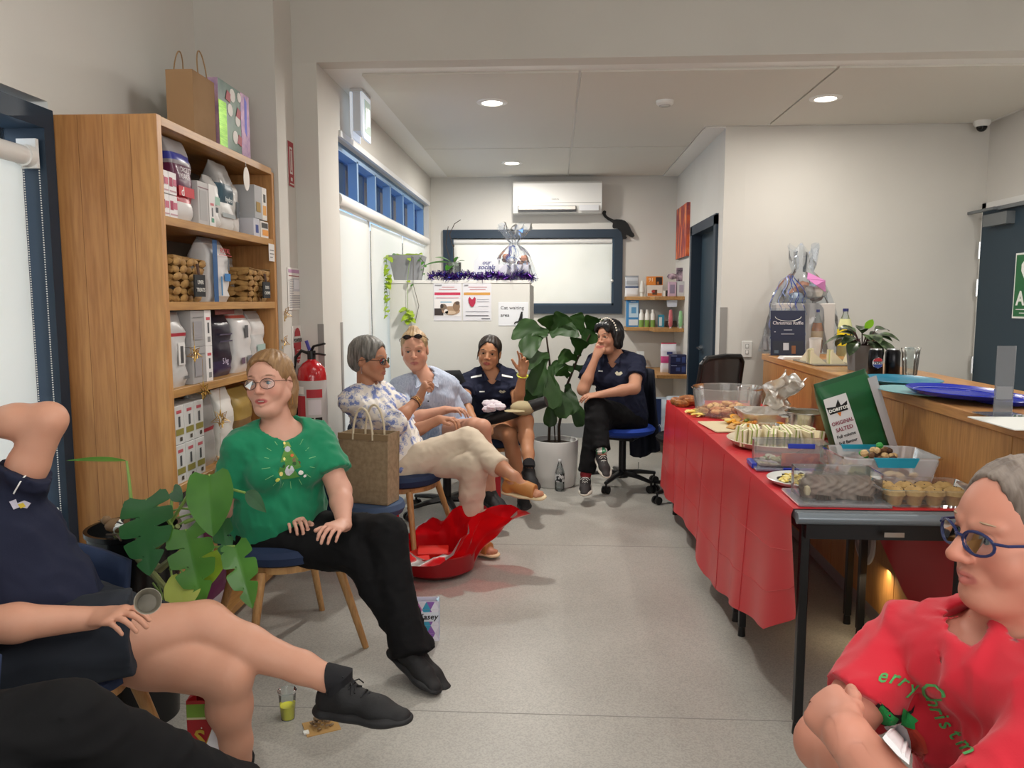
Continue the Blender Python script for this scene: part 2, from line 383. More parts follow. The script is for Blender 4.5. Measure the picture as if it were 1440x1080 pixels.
for yy, z0 in ((1.60, .75), (1.64, .62)):
    zz = 1.87
    while zz > z0: ch.ball((0.012 if yy < 1.62 else .04, yy, zz), .0028, 5); zz -= .0085
k = 0
while k < PI: ch.ball((.026+.014*math.cos(k), 1.62+math.cos(k)*.02, .62-math.sin(k)*.05+(.13*(1-(math.cos(k)+1)/2))), .0028, 5); k += .13
ch.build('bead_chain', mat('chain_steel', '#c9c6bf', .35, .6), rb)
bx('chain_clip', (.015, 1.60, .60), (.04, 1.635, .66), mat('clear_clip', '#c9d2d0', .2), rb, .004)

# window_2: clerestory strip above the blinds, far left wall
w2 = thing('window_2', None, None); w2['kind'] = S
c0 = WX(482, 200, XF-.05).y; y0, y1 = YP+.5, 7.76; z0, z1 = 2.05, 2.36
WhiteAl = mat('white_frame_strip', '#dcdddd', .4); BlueF = mat('blue_grey_frame', '#6c8fb4', .45)
bx('window_trim', (XF-.01, y0-.1, z1-.005), (XF+.012, y1+.02, z1+.03), WhiteAl, w2)
bx('window_frame', (XF-.17, y0-.1, z1-.05), (XF-.05, y1, z1), BlueF, w2)
bx('window_frame', (XF-.17, y0-.1, z0-.04), (XF-.05, y1, z0+.01), BlueF, w2)
for i in range(7):
    yy = y0+.02+(y1-y0-.02)*i/6.0
    bx('mullion', (XF-.11, yy-.04, z0), (XF-.05, yy, z1-.04), BlueF, w2)
bx('window_glass', (XF-.13, y0, z0), (XF-.125, y1, z1), glassy('blue_tint_glass', '#a9c6ea', .10, .02), w2)
# foliage and fence seen outside the clerestory
gar = thing('garden_hedge', 'pale sunlit foliage outside the high strip window', 'hedge', (XF-1.6, 6.0, 0))
hm = MB()
for i in range(260):
    hm.ball((random.uniform(-.35, .1), random.uniform(-2.0, 3.5), random.uniform(1.6, 2.9)), (random.uniform(.05, .12), random.uniform(.05, .14), random.uniform(.04, .12)), 6)
o = hm.build('foliage', mat('hedge_leaves', '#a8b470', .7, col2='#d5dc98', nscale=9, emit=0), gar)
for yy in (4.5, 6.5, 9.0): bx('hedge_post', (-.1, yy-6.05, 0), (.0, yy-5.95, 2.7), mat('timber_post', '#9c8c6c', .8), gar)
# blinds below the clerestory: pelmet roll + fabrics
rail = MB(); rail.tube([(XF-.03, y0-.1, 2.0), (XF-.03, 7.76, 2.0)], .042, 14)
pr = rail.build('blind_roll', mat('blind_tube', '#dddbd7', .6), None, True); tag(pr, 'long grey-white roller blind tube under the high strip window', 'blind roll')
for i, (a, b2, lb) in enumerate(((y0-.05, 5.42, 'nearest white blind panel on the far left wall, beside the pier'), (5.50, 6.62, 'middle white blind panel on the far left wall'), (6.68, 7.75, 'furthest white blind panel on the far left wall, behind the trailing plant'))):
    t = thing('roller_blind', lb, 'blind', (XF-.05, a, 0), 0, None)
    bx('blind_fabric', (-.004, 0, .12), (0, b2-a, 1.955), BlindM, t)
    bx('bottom_rail', (-.01, 0, .10), (.006, b2-a, .125), Trim, t)
for yy in (5.44, 5.48, 6.65): bx('mullion', (XF-.16, yy-.02, 0), (XF-.06, yy+.02, 2.02), WhiteAl, w2)
bx('window_glass', (XF-.13, y0, .1), (XF-.125, y1, 1.93), GlassM, w2)
bx('window_sill', (XF-.17, y0-.1, 0), (XF, y1, .1), WhiteAl, w2)

# window_3: back wall window with navy frame and blind
w3 = thing('window_3', None, None); w3['kind'] = S
fr = .085
for a, b2 in (((wx0, wz0), (wx0+fr, wz1)), ((wx1-fr, wz0), (wx1, wz1)), ((wx0+fr, wz1-fr), (wx1-fr, wz1)), ((wx0+fr, wz0), (wx1-fr, wz0+fr))):
    bx('window_frame', (a[0], YB-.03, a[1]), (b2[0], YB+.12, b2[1]), Navy, w3)
    q = .022
for a, b2 in (((wx0+fr, wz0+fr), (wx0+fr+.02, wz1-fr)), ((wx1-fr-.02, wz0+fr), (wx1-fr, wz1-fr)), ((wx0+fr, wz0+fr), (wx1-fr, wz0+fr+.02))):
    bx('frame_bead', (a[0], YB-.012, a[1]), (b2[0], YB+.10, b2[1]), mat('navy_bead', '#2c4356', .4), w3)
bx('window_glass', (wx0+fr, YB+.08, wz0+fr), (wx1-fr, YB+.085, wz1-fr), GlassM, w3)
t = thing('roller_blind', 'translucent cream roller blind lowered in the back wall window', 'blind', ((wx0+wx1)/2, YB+.02, 0))
hw = (wx1-wx0)/2-fr-.02
bx('blind_fabric', (-hw, 0, wz0+fr+.03), (hw, .003, wz1-fr-.05), mat('blind_fabric_warm', '#ece7de', .8, translucent=.6, col2='#e2ded4', nscale=1.5), t)
b_ = MB(); b_.tube([(-hw, .0, wz1-fr-.03), (hw, .0, wz1-fr-.03)], .03, 12); b_.build('blind_roll', mat('blind_tube', '#dddbd7', .6), t, True)
bx('bottom_rail', (-hw, -.006, wz0+fr+.015), (hw, .01, wz0+fr+.04), Trim, t)
b_ = MB(); b_.tube([(hw-.0, -.03, wz1-fr-.05), (hw-.0, -.03, wz0+.35)], .004, 5); b_.ball((hw, -.035, wz0+.33), .018, 8); b_.build('bead_chain', Trim, t)
# timber deck posts outside back window (faint behind the blind)

# ------------------------------------------------------------------ ceiling fixtures
LampE = mat('lamp_diffuser', '#fff6e6', .5, emit=14)
proto = None
for i, (dx, dy, lb) in enumerate(((692, 144, 'lit round downlight, left one nearer the camera'), (720, 229, 'lit round downlight, small far one above the air conditioner'), (1161, 138, 'lit round downlight at right above the plain wall'))):
    p = WZ(dx, dy, HC-.012); p.z = HC-.012
    if proto is None:
        t = thing('downlight', lb, 'downlight', p, 0, 'recessed ceiling downlights'); proto = t
        MB().lathe([(.062, -.004), (.066, -.008), (.095, -.004), (.098, 0)], n=28).build('trim_ring', Trim, t, True)
        MB().lathe([(0, -.0045), (.064, -.0045)], n=28).build('diffuser', LampE, t, True)
    else:
        t = copy_tree(proto, label=lb); t.location = p
p = WZ(935, 142, HC-.012); t = thing('smoke_detector', 'small round white smoke detector on the ceiling between the downlights', 'smoke detector', p)
MB().lathe([(0, -.03), (.04, -.028), (.052, -.018), (.055, 0)], n=24).build('housing', Trim, t, True); MB().lathe([(.03, -.031), (.035, -.031), (.035, -.028)], n=20).build('vent_ring', mat('ring_grey', '#b4b2ad', .5), t)
p = WZ(1357, 178, HC); p = V((p.x, min(p.y, YR-.12), HC))
t = thing('security_camera', 'small white dome security camera at the ceiling corner', 'security camera', p)
MB().lathe([(.055, 0), (.055, -.03), (.045, -.045), (.035, -.05)], n=20).build('housing', Trim, t, True)
MB().ball((0, 0, -.05), .035, 14).build('dome', mat('black_dome', '#101214', .08), t, True)
# exit sign
p = WX(514, 168, XF+.12)
t = thing('exit_sign', 'white double-sided illuminated exit sign hanging on the left wall', 'exit sign', (XF+.12, 4.62, 2.46), PI/2)
BlueW = mat('exit_casing', '#e4e9ee', .35)
m = MB()
m.box((.0, -.0, .17), (.21, .075, .19), .003); m.build('mount_plate', mat('exit_mount', '#c9cacb', .4), t)
m = MB(); m.prism([(0, .17), (0.0, -.06), (.03, -.09), (.2, -.09), (.21, .17)], .012, rotM((0, 0, 0))); m.prism([(0, .17), (.0, -.06), (.03, -.09), (.2, -.09), (.21, .17)], .012, rotM((0, .063, 0))); m.build('lens', mat('exit_lens', '#dfe8f4', .3, emit=.35), t)
m = MB(); m.box((.02, .012, -.05), (.19, .063, .17)); m.build('body', mat('exit_mount', '#c9cacb', .4), t)
m = MB(); m.box((.05, -.0025, -.05), (.19, -.0005, .14)); m.build('legend', mat('exit_green', '#b9c9c0', .4, emit=.25), t)
m = MB(); m.box((.12, -.004, .0), (.17, -.0026, .10)); m.ball((.09, -.003, .085), (.013, .0015, .013), 8); m.tube([(.09, -.003, .07), (.085, -.003, .03), (.1, -.003, -.01)], .008, 5); m.tube([(.085, -.003, .03), (.068, -.003, .0), (.06, -.003, -.03)], .007, 5); m.build('running_figure', mat('exit_white', '#ffffff', .4, emit=.7), t)

# ------------------------------------------------------------------ air conditioner, cat silhouette, picture, switches
p0 = W(722, 301, YB-.12); p1 = W(846, 256, YB-.12)
t = thing('air_conditioner', 'white wall-mounted split air conditioner above the back window', 'air conditioner', ((p0.x+p1.x)/2, YB, (p0.z+p1.z)/2))
hw = (p1.x-p0.x)/2; hh = (p1.z-p0.z)/2
m = MB(); m.prism([(-.0, -hh), (-.17, -hh), (-.21, -hh+.07), (-.21, hh-.02), (-.18, hh), (0, hh)], 2*hw, Matrix.Rotation(-PI/2, 4, 'Z') @ Matrix.Translation((0, -hw, 0)) if False else Matrix(((0, 1, 0, -hw), (1, 0, 0, 0), (0, 0, 1, 0), (0, 0, 0, 1))))
m.build('housing', Trim, t)
bx('outlet', (-hw+.05, -.208, -hh+.012), (hw-.25, -.15, -hh+.085), mat('ac_dark', '#3a3b3d', .6), t)
m = MB(); m.box((-hw+.055, -.222, -hh+.03), (hw-.255, -.20, -hh+.062), .004); m.build('louvre', mat('ac_louvre', '#e0dbd3', .5), t)
bx('display_panel', (hw-.22, -.214, -hh+.02), (hw-.03, -.209, -hh+.075), mat('ac_panel', '#d7d8da', .4), t)
bx('seam', (-hw+.01, -.2115, -hh+.095), (hw-.01, -.2095, -hh+.099), Guard, t)
text('DAIKIN', Guard, .022, t, (-.02, -.2115, -hh+.13))
# cat
cat_pts = [(0, 70), (4, 78), (12, 80), (17, 75), (15, 66), (20, 58), (33, 50), (47, 44), (58, 45), (78, 44), (92, 39), (104, 28), (112, 14), (116, 4), (122, -6), (128, -12), (131, -22), (123, -27), (114, -24), (106, -19), (98, -15), (96, -22), (102, -28), (96, -33), (84, -33), (82, -20), (78, -4), (72, 0), (66, 6), (60, 12), (52, 8), (44, 10), (42, 18), (44, 30), (36, 36), (24, 42), (12, 52), (5, 60)]
q = W(846, 334, YB-.02); sc = (W(892, 334, YB-.02).x-q.x)/131
t = thing('cat_silhouette', 'black wooden cat silhouette climbing on the top right corner of the back window', 'wall decoration', (q.x, YB-.045, W(846, 325, YB).z))
MB().prism([(x*sc, z*sc) for x, z in cat_pts], .012).build('cat_cutout', mat('black_matt', '#0d0d0e', .6), t)
# picture on the corridor wall
pa, pb = WX(956, 288, XC), WX(971, 288, XC)
t = thing('canvas_picture', 'narrow abstract orange and red canvas on the wall by the dark door', 'picture', (XC, (pa.y+pb.y)/2, 0))
hy = abs(pa.y-pb.y)/2; z0 = WX(963, 362, XC).z; z1 = WX(963, 290, XC).z
CanM = mat('abstract_canvas', '#b0402c', .6, col2='#e9a56e', nscale=5, stretch=(1, 3, .8), detail=6)
cr = [n for n in CanM.node_tree.nodes if n.type == 'VALTORGB'][0].color_ramp; e = cr.elements.new(.45); e.color = srgb('#7a3a4a'); e = cr.elements.new(.56); e.color = srgb('#d9622f')
bx('canvas', (-.03, -hy, z0), (0, hy, z1), CanM, t)
bx('canvas_edge', (-.028, -hy-.002, z0-.002), (0, hy+.002, z0+.0), mat('grey_edge', '#6b6a70', .7), t)
PlateM = mat('switch_plate', '#e4e3de', .35)
def switch(p, lb):
    t = thing('power_switch', lb, 'switch', p)
    bx('plate', (-.038, -.01, -.06), (.038, 0, .06), PlateM, t, .004)
    for z in (.022, -.022): bx('rocker', (-.009, -.015, z-.012), (.009, -.008, z+.012), mat('rocker', '#f2f1ee', .3), t, .002); bx('recess', (-.012, -.0105, z-.015), (.012, -.0098, z+.015), mat('recess_grey', '#8f8e8a', .5), t)
switch(V((W(1050, 491, YR).x, YR, W(1050, 491, YR).z)), 'white double switch plate on the plain wall behind the counter')
# AED sign
g = thing('aed_sign', 'green AED sign with a white heart and bolt on the navy door', 'sign', (XR-.048, WX(1448, 400, XR-.05).y, WX(1440, 402, XR).z))
GrnM = mat('sign_green', '#1f6b3c', .4); WhM = mat('sign_white', '#f1f3ee', .5)
bx('sign_board', (-.006, -.16, -.21), (0, .16, .21), WhM, g); bx('sign_face', (-.0075, -.148, -.198), (-.006, .148, .198), GrnM, g)
RX = (PI/2, 0, -PI/2)
text('AED', WhM, .125, g, (-.009, .0, -.085), RX, bold=.004)
hp = [(0, -.09), (-.05, -.04), (-.085, .01), (-.085, .05), (-.055, .08), (-.02, .075), (0, .05), (.02, .075), (.055, .08), (.085, .05), (.085, .01), (.05, -.04)]
Mx = Matrix(((0, 1, 0, -.010), (-1, 0, 0, 0), (0, 0, 1, .085), (0, 0, 0, 1)))
MB().prism(hp, .002, Mx).build('heart', WhM, g); MB().prism([(.0, .045), (-.03, -.01), (-.004, -.005), (-.015, -.06), (.025, .008), (.002, .003), (.02, .045)], .0012, Matrix(((0, 1, 0, -.0115), (-1, 0, 0, 0), (0, 0, 1, .085), (0, 0, 0, 1)))).build('bolt', GrnM, g)
bx('small_print', (-.009, -.12, -.155), (-.0076, .12, -.150), WhM, g); bx('small_print', (-.009, -.08, -.178), (-.0076, .08, -.173), WhM, g)
# wall corner cable at counter back: desk behind the counter against right wall
dk = thing('reception_desk', 'white laminate desk behind the timber counter by the navy door', 'desk', (0, 0, 0))
bx('desk_top', (XR-.65, 2.4, .78), (XR-.05, YR-.05, .82), Trim, dk); bx('desk_panel', (XR-.63, 2.42, 0), (XR-.60, YR-.07, .78), Wall, dk)
# ================================================================== FIGURES : distance-field modelling, one surface per body or garment
def npv(a): return np.array(a, dtype=np.float32)
class SDF:
    def __init__(s): s.ops = []
    def rc(s, a, b, ra, rb, k=.02, flat=None, sub=False, noise=0):
        """tapered capsule a-b; flat=(axis, factor) squashes it along an axis"""
        s.ops.append(('rc', npv(a), npv(b), ra, rb, k, (npv(V(flat[0]).normalized()), flat[1]) if flat else None, sub)); return s
    def chain(s, pts, rs, k=.015, **kw):
        for i in range(len(pts)-1): s.rc(pts[i], pts[i+1], rs[i], rs[i+1], k, **kw)
        return s
    def el(s, c, r, R=None, k=.015, sub=False):
        s.ops.append(('el', npv(c), npv(r), npv(R if R is not None else Matrix.Identity(3)), k, sub)); return s
    def cut(s, p, n, k=.004):            # remove everything on the +n side of the plane
        s.ops.append(('pl', npv(p), npv(V(n).normalized()), k)); return s
    def bounds(s):
        lo = np.full(3, 1e9); hi = -lo
        for o in s.ops:
            if o[0] == 'rc' and not o[7]:
                m = max(o[3], o[4]); lo = np.minimum(lo, np.minimum(o[1], o[2])-m); hi = np.maximum(hi, np.maximum(o[1], o[2])+m)
            if o[0] == 'el' and not o[5]: m = float(o[2].max()); lo = np.minimum(lo, o[1]-m); hi = np.maximum(hi, o[1]+m)
            if o[0] == 'gr': l_, u_ = o[1].bounds(); lo = np.minimum(lo, l_); hi = np.maximum(hi, u_)
        return lo-.012, hi+.012
    def apply(s, ax, D, h):
        def blk(l, u):
            sl = []
            for i in range(3):
                a = max(0, int((l[i]-ax[i][0])/h)); b = min(len(ax[i]), int((u[i]-ax[i][0])/h)+2)
                if a >= b: return None
                sl.append(slice(a, b))
            return tuple(sl)
        for o in s.ops:
            if o[0] == 'pl':
                _, p, nn, k = o
                d = -((ax[0]-p[0])[:, None, None]*nn[0]+(ax[1]-p[1])[None, :, None]*nn[1]+(ax[2]-p[2])[None, None, :]*nn[2])
                np.maximum(D, -d, out=D); continue
            if o[0] == 'gr':
                l_, u_ = o[1].bounds(); sl = blk(l_-o[2], u_+o[2])
                if sl is None: continue
                G = np.full(D[sl].shape, .06, np.float32); o[1].apply([ax[i][sl[i]] for i in range(3)], G, h); A = D[sl]; k = o[2]
                hh = np.clip(.5+.5*(A-G)/k, 0, 1); D[sl] = A+(G-A)*hh-k*hh*(1-hh); continue
            k = o[5] if o[0] == 'rc' else o[4]; sub = o[7] if o[0] == 'rc' else o[5]
            pad = k+.012
            if o[0] == 'rc':
                _, a, b, ra, rb, k, fl, sub = o; m = max(ra, rb)+pad
                sl = blk(np.minimum(a, b)-m, np.maximum(a, b)+m)
                if sl is None: continue
                X = ax[0][sl[0]][:, None, None]-a[0]; Y = ax[1][sl[1]][None, :, None]-a[1]; Z = ax[2][sl[2]][None, None, :]-a[2]
                ba = b-a; bb = float(ba @ ba)+1e-9
                t = np.clip((X*ba[0]+Y*ba[1]+Z*ba[2])/bb, 0, 1)
                X = X-t*ba[0]; Y = Y-t*ba[1]; Z = Z-t*ba[2]
                if fl:
                    f, q = fl; dn = (X*f[0]+Y*f[1]+Z*f[2])*(1/q-1); X = X+dn*f[0]; Y = Y+dn*f[1]; Z = Z+dn*f[2]
                d = np.sqrt(X*X+Y*Y+Z*Z)-(ra+(rb-ra)*t)
                if fl: d = d*(fl[1]*.5+.5)
            else:
                _, c, r, R, k, sub = o; m = float(r.max())+pad
                sl = blk(c-m, c+m)
                if sl is None: continue
                X = ax[0][sl[0]][:, None, None]-c[0]; Y = ax[1][sl[1]][None, :, None]-c[1]; Z = ax[2][sl[2]][None, None, :]-c[2]
                x = X*R[0, 0]+Y*R[1, 0]+Z*R[2, 0]; y = X*R[0, 1]+Y*R[1, 1]+Z*R[2, 1]; z = X*R[0, 2]+Y*R[1, 2]+Z*R[2, 2]
                x = x/r[0]; y = y/r[1]; z = z/r[2]; k0 = np.sqrt(x*x+y*y+z*z)+1e-6; k1 = np.sqrt((x/r[0])**2+(y/r[1])**2+(z/r[2])**2)+1e-6
                d = k0*(k0-1)/k1
            A = D[sl]
            if sub: d = -d; hh = np.clip(.5-.5*(A-d)/k, 0, 1); D[sl] = A+(d-A)*hh+k*hh*(1-hh)
            else: hh = np.clip(.5+.5*(A-d)/k, 0, 1); D[sl] = A+(d-A)*hh-k*hh*(1-hh)
    def group(s, g, k=.02): s.ops.append(('gr', g, k)); return s
    def eval(s, h, box=None, disp=None):
        lo, hi = s.bounds()
        if box is not None: lo = np.maximum(lo, npv(box[0])); hi = np.minimum(hi, npv(box[1]))
        n = np.maximum(np.ceil((hi-lo)/h).astype(int)+1, 3)
        ax = [(lo[i]+np.arange(n[i])*h).astype(np.float32) for i in range(3)]
        D = np.full(n, .06, np.float32); s.apply(ax, D, h)
        if disp is not None:
            near = np.abs(D) < .03; I = np.nonzero(near)
            P = np.stack([ax[0][I[0]], ax[1][I[1]], ax[2][I[2]]], 1); D[I] += disp(P).astype(np.float32)
        return D, lo, h
def surface(D, lo, h):
    """surface nets"""
    S_ = D < 0
    c = np.zeros(tuple(np.array(D.shape)-1), np.int8)
    sh = [(i, j, k) for i in (0, 1) for j in (0, 1) for k in (0, 1)]
    nx, ny, nz = c.shape
    for i, j, k in sh: c += S_[i:i+nx, j:j+ny, k:k+nz]
    act = (c > 0) & (c < 8); I = np.stack(np.nonzero(act), 1); idx = np.full(c.shape, -1, np.int32); idx[act] = np.arange(len(I))
    if len(I) == 0: return np.zeros((0, 3)), np.zeros((0, 4), int)
    val = {s_: D[I[:, 0]+s_[0], I[:, 1]+s_[1], I[:, 2]+s_[2]] for s_ in sh}
    acc = np.zeros((len(I), 3)); cnt = np.zeros(len(I))
    for a in sh:
        for ax_ in range(3):
            if a[ax_]: continue
            b = list(a); b[ax_] = 1; b = tuple(b); va, vb = val[a], val[b]; m = (va < 0) != (vb < 0)
            t = np.where(m, va/np.where(m, va-vb, 1), 0); p = np.array(a, float)[None, :].repeat(len(I), 0); p[:, ax_] = t
            acc += p*m[:, None]; cnt += m
    verts = (I+acc/cnt[:, None])*h+lo
    quads = []
    for ax_ in range(3):
        o1, o2 = [(1, 2), (2, 0), (0, 1)][ax_]
        sl0 = [slice(None)]*3; sl1 = [slice(None)]*3; sl0[ax_] = slice(0, -1); sl1[ax_] = slice(1, None)
        A = S_[tuple(sl0)]; B = S_[tuple(sl1)]; E = np.stack(np.nonzero(A != B), 1)
        ok = (E[:, o1] > 0) & (E[:, o2] > 0) & (E[:, o1] < c.shape[o1]) & (E[:, o2] < c.shape[o2]); E = E[ok]
        fl = A[E[:, 0], E[:, 1], E[:, 2]]
        def g(d1, d2):
            Q = E.copy(); Q[:, o1] -= d1; Q[:, o2] -= d2; return idx[Q[:, 0], Q[:, 1], Q[:, 2]]
        q = np.stack([g(1, 1), g(0, 1), g(0, 0), g(1, 0)], 1); q[~fl] = q[~fl][:, ::-1]; quads.append(q)
    return verts, np.concatenate(quads)
def smooth_verts(v, q, it=1, lam=.5):
    for _ in range(it):
        s = np.zeros_like(v); n = np.zeros(len(v))
        for a, b in ((0, 1), (1, 2), (2, 3), (3, 0), (1, 0), (2, 1), (3, 2), (0, 3)):
            s += np.stack([np.bincount(q[:, a], v[q[:, b], i], len(v)) for i in range(3)], 1); n += np.bincount(q[:, a], minlength=len(v))
        v = v*(1-lam)+lam*s/np.maximum(n, 1)[:, None]
    return v
def np_mesh(v, q, name='m'):
    me = bpy.data.meshes.new(name); me.vertices.add(len(v)); me.vertices.foreach_set('co', v.astype(np.float32).ravel())
    me.loops.add(q.size); me.loops.foreach_set('vertex_index', q.astype(np.int32).ravel())
    me.polygons.add(len(q)); me.polygons.foreach_set('loop_start', np.arange(len(q), dtype=np.int32)*4)
    try: me.polygons.foreach_set('loop_total', np.full(len(q), 4, np.int32))
    except Exception: pass
    me.update(calc_edges=True); me.validate(); me.shade_smooth(); return me
def carve(sdf, h, boxes=(), hb=.004, disp=None, sm=1):
    """mesh a field: coarse cells everywhere, fine cells inside the boxes"""
    v, q = surface(*sdf.eval(h, None, disp)); v = smooth_verts(v, q, sm)
    VV = []; QQ = []; n = 0; fc = v[q].mean(1); keep = np.ones(len(q), bool)
    for (lo, hi) in boxes:
        ins = np.all((fc > npv(lo)+h*.5) & (fc < npv(hi)-h*.5), 1); keep &= ~ins
    VV.append(v); QQ.append(q[keep]); n = len(v)
    for (lo, hi) in boxes:
        v2, q2 = surface(*sdf.eval(hb, (npv(lo)-2*hb, npv(hi)+2*hb), disp)); 
        if len(q2) == 0: continue
        v2 = smooth_verts(v2, q2, sm)
        f2 = v2[q2].mean(1); k2 = np.all((f2 > npv(lo)-h*.4) & (f2 < npv(hi)+h*.4), 1)
        VV.append(v2); QQ.append(q2[k2]+n); n += len(v2)
    v = np.concatenate(VV); q = np.concatenate(QQ)
    used = np.zeros(len(v), bool); used[q.ravel()] = True; remap = np.cumsum(used)-1
    return v[used], remap[q]
def set_col(me, cols):
    a = me.color_attributes.new('Col', 'FLOAT_COLOR', 'POINT'); c = np.ones((len(me.vertices), 4), np.float32); c[:, :3] = cols; a.data.foreach_set('color', c.ravel())
def wrinkle(amp, fr, seed=0, st=(1, 1, 1)):
    rs = np.random.RandomState(seed); K = [(rs.normal(size=3)*fr*np.array(st), rs.uniform(0, 6.28)) for _ in range(7)]; K2 = [(rs.normal(size=3)*fr*.5, rs.uniform(0, 6.28)) for _ in range(4)]
    def f(P):
        w_ = sum(np.sin(P @ k+p) for k, p in K2)*.9; s = 0
        for k, p in K: s = s+(1-np.abs(np.sin((P @ k)*.5+p+w_)))**2
        return -amp*(s/len(K)-.22)*5.5
    return f

# ------------------------------------------------------------------ anatomy
def basis(f, u):                     # columns: x = right hand side of the viewer facing the figure's back, y = forward, z = up
    f = V(f).normalized(); u = V(u); r_ = f.cross(u).normalized(); u2 = r_.cross(f).normalized()
    return Matrix((r_, f, u2)).transposed()
class Head:
    def __init__(s, c, face, up=(0, 0, 1), S=1.0): s.c = V(c); s.R = basis(face, up); s.S = S; s.bc = '#4a3628'
    def p(s, x, y, z): return s.c+s.R @ V((x, y, z))*s.S
    def add(s, b, wide=1.0, full=0.0, mouth=0, nose=1.0, lids=.0055):
        P = s.p; S_ = s.S; R = s.R; w_ = wide
        E = lambda c, r, k=.012, sub=False, M=None: b.el(P(*c), tuple(x*S_ for x in r), R if M is None else R @ M, k*S_, sub)
        C = lambda a, c, ra, rb, k=.012, **kw: b.rc(P(*a), P(*c), ra*S_, rb*S_, k*S_, **kw)
        E((0, -.018, .040), (.074, .094, .080), .01)
        E((0, .018, -.015), (.064*w_, .072, .088), .02)
        E((0, .030, .035), (.055, .055, .045), .02)
        for q in (-1, 1):
            C((q*.050*w_, -.005, -.045), (q*.018, .055, -.088), .022+full*.008, .018, .02)
            E((q*.037*w_, .052, -.030), (.022+full*.006, .022, .024+full*.006), .016)
            C((q*.013, .083, .023), (q*.044, .068, .026), .0075, .006, .012)
            E((q*.031, .094, .004), (.018, .016, .012), .008, True)
            E((q*.031, .0675, .004), (.0165, .0155, .0135), .004)
            E((q*.031, .089, .0035), (.0140, .0165, lids+.0008), .0018, True)
            # ear
            Me = Matrix.Rotation(math.radians(-12), 3, 'X')
            E((q*(.074*1.0), -.012, -.003), (.009, .019, .031), .004, M=Me)
            E((q*.083, -.008, .0), (.006, .011, .019), .004, True, M=Me)
            # nose wing
            E((q*.0125*nose, .095, -.030), (.0085, .0105, .0075), .005)
            E((q*.007*nose, .103, -.0375), (.0038, .006, .004), .003, True)
        C((0, .084, .012), (0, .105, -.024), .0075, .0105*nose, .008)
        E((0, .106, -.0265), (.0115*nose, .011, .009), .005)
        E((0, .066, -.094), (.021, .018, .016), .018)
        if full: E((0, .030, -.100), (.045, .045, .028), .025)
        m = mouth; zz = -.060
        E((0, .070, zz), (.030, .020, .020), .012)
        C((-.023, .078, zz), (0, .090, zz+.005), .0035, .0055, .004); C((.023, .078, zz), (0, .090, zz+.005), .0035, .0055, .004)
        C((-.022, .077, zz-.004-m*.6), (0, .088, zz-.008-m), .0035, .0065, .004); C((.022, .077, zz-.004-m*.6), (0, .088, zz-.008-m), .0035, .0065, .004)
        if m > 0: E((0, .092, zz-.002-m*.45), (.017, .014, m*.55+.001), .0015, True)
        else: C((-.024, .088, zz-.0015), (.024, .088, zz-.0015), .0012, .0012, .002, sub=True); C((-.02, .092, zz-.0015), (.02, .092, zz-.0015), .0012, .0012, .002, sub=True)
    def local(s, v): return ((v-npv(s.c)) @ np.array(s.R))/s.S
    def colour(s, v, base, lip=(.62, .30, .28), brow=(.2, .13, .08), blush=.12, browd=.5):
        L_ = s.local(v); x, y, z = np.abs(L_[:, 0]), L_[:, 1], L_[:, 2]; c = np.tile(np.array(base)[None], (len(v), 1)); f = y > .03
        def mixc(c, col, w_): return c*(1-w_[:, None])+np.array(col)[None]*w_[:, None]
        def g(dx, dy, sx, sy): return np.exp(-((dx/sx)**2+(dy/sy)**2))
        near = (np.abs(L_).max(1) < .16)
        c = mixc(c, np.array(base)*np.array([1.0, .62, .60]), near*f*blush*3*g(x-.043, z+.030, .022, .018))
        c = mixc(c, np.array(base)*np.array([1.0, .66, .62]), near*f*blush*2.5*g(x, z+.028, .014, .012))
        lz = -.060; lm = near*f*(y > .070)*np.clip((1-((x/.0265)**2+((z-lz+.0025)/.0115)**2))*3, 0, 1)
        c = mixc(c, lip, lm)
        bz = .027+.004*np.clip(1-((x-.034)/.016)**2, -1, 1)
        c = mixc(c, brow, near*f*browd*(x > .012)*(x < .053)*np.clip(1-np.abs(z-bz)/.0045, 0, 1)**.6)
        c = mixc(c, np.array(base)*.35, near*f*.5*(y > .06)*np.clip(1-np.abs(np.sqrt(((x-.031)/1.15)**2+(z-.006)**2)-.0125)/.002, 0, 1)*(z > .004))
        return c
    def eyes(s, parent, iris='#5a4630', look=(0, 0)):
        W_ = mat('eye_white', '#b3a8a0', .35); I_ = mat('iris'+iris, iris, .1); B_ = mat('pupil', '#050505', .05)
        for q in (-1, 1):
            c = s.p(q*.031, .0665, .0035); d = (s.R @ V((look[0], 1, look[1]))).normalized()
            m = MB(); Mx_ = Matrix.Translation(c) @ basis(d, s.R @ V((0, 0, 1))).to_4x4()
            m.ball((0, 0, 0), .0138*s.S, 16, Mx_); m.m = 1; m.ball((0, .0086*s.S, 0), (.0080*s.S, .0064*s.S, .0080*s.S), 12, Mx_); m.m = 2; m.ball((0, .0120*s.S, 0), .0040*s.S, 8, Mx_)
            m.build('eye', [W_, I_, B_], parent, True)
            for nm, sg, cc, rr in (('eyelash', 1, '#1d1310', .0010), ('eyebrow', 0, s.bc, .0019)):
                m = MB(); m.tube([s.p(q*(.031)+(.0145*math.cos(a) if sg else .019*math.cos(a)), (.0835-.004*abs(math.cos(a))-.002*math.cos(a)*q) if sg else .0865-.016*max(0, math.cos(a)*q)**1.5-.002, .0035+.0062*math.sin(a) if sg else .0265+.0055*math.sin(a)) for a in [PI*(.05+.9*i/10) for i in range(11)]], [rr*s.S*(1-.5*abs(i-5)/5) for i in range(11)], 5, flat=1); m.build(nm, mat('hair_line'+cc, cc, .7), parent, True)
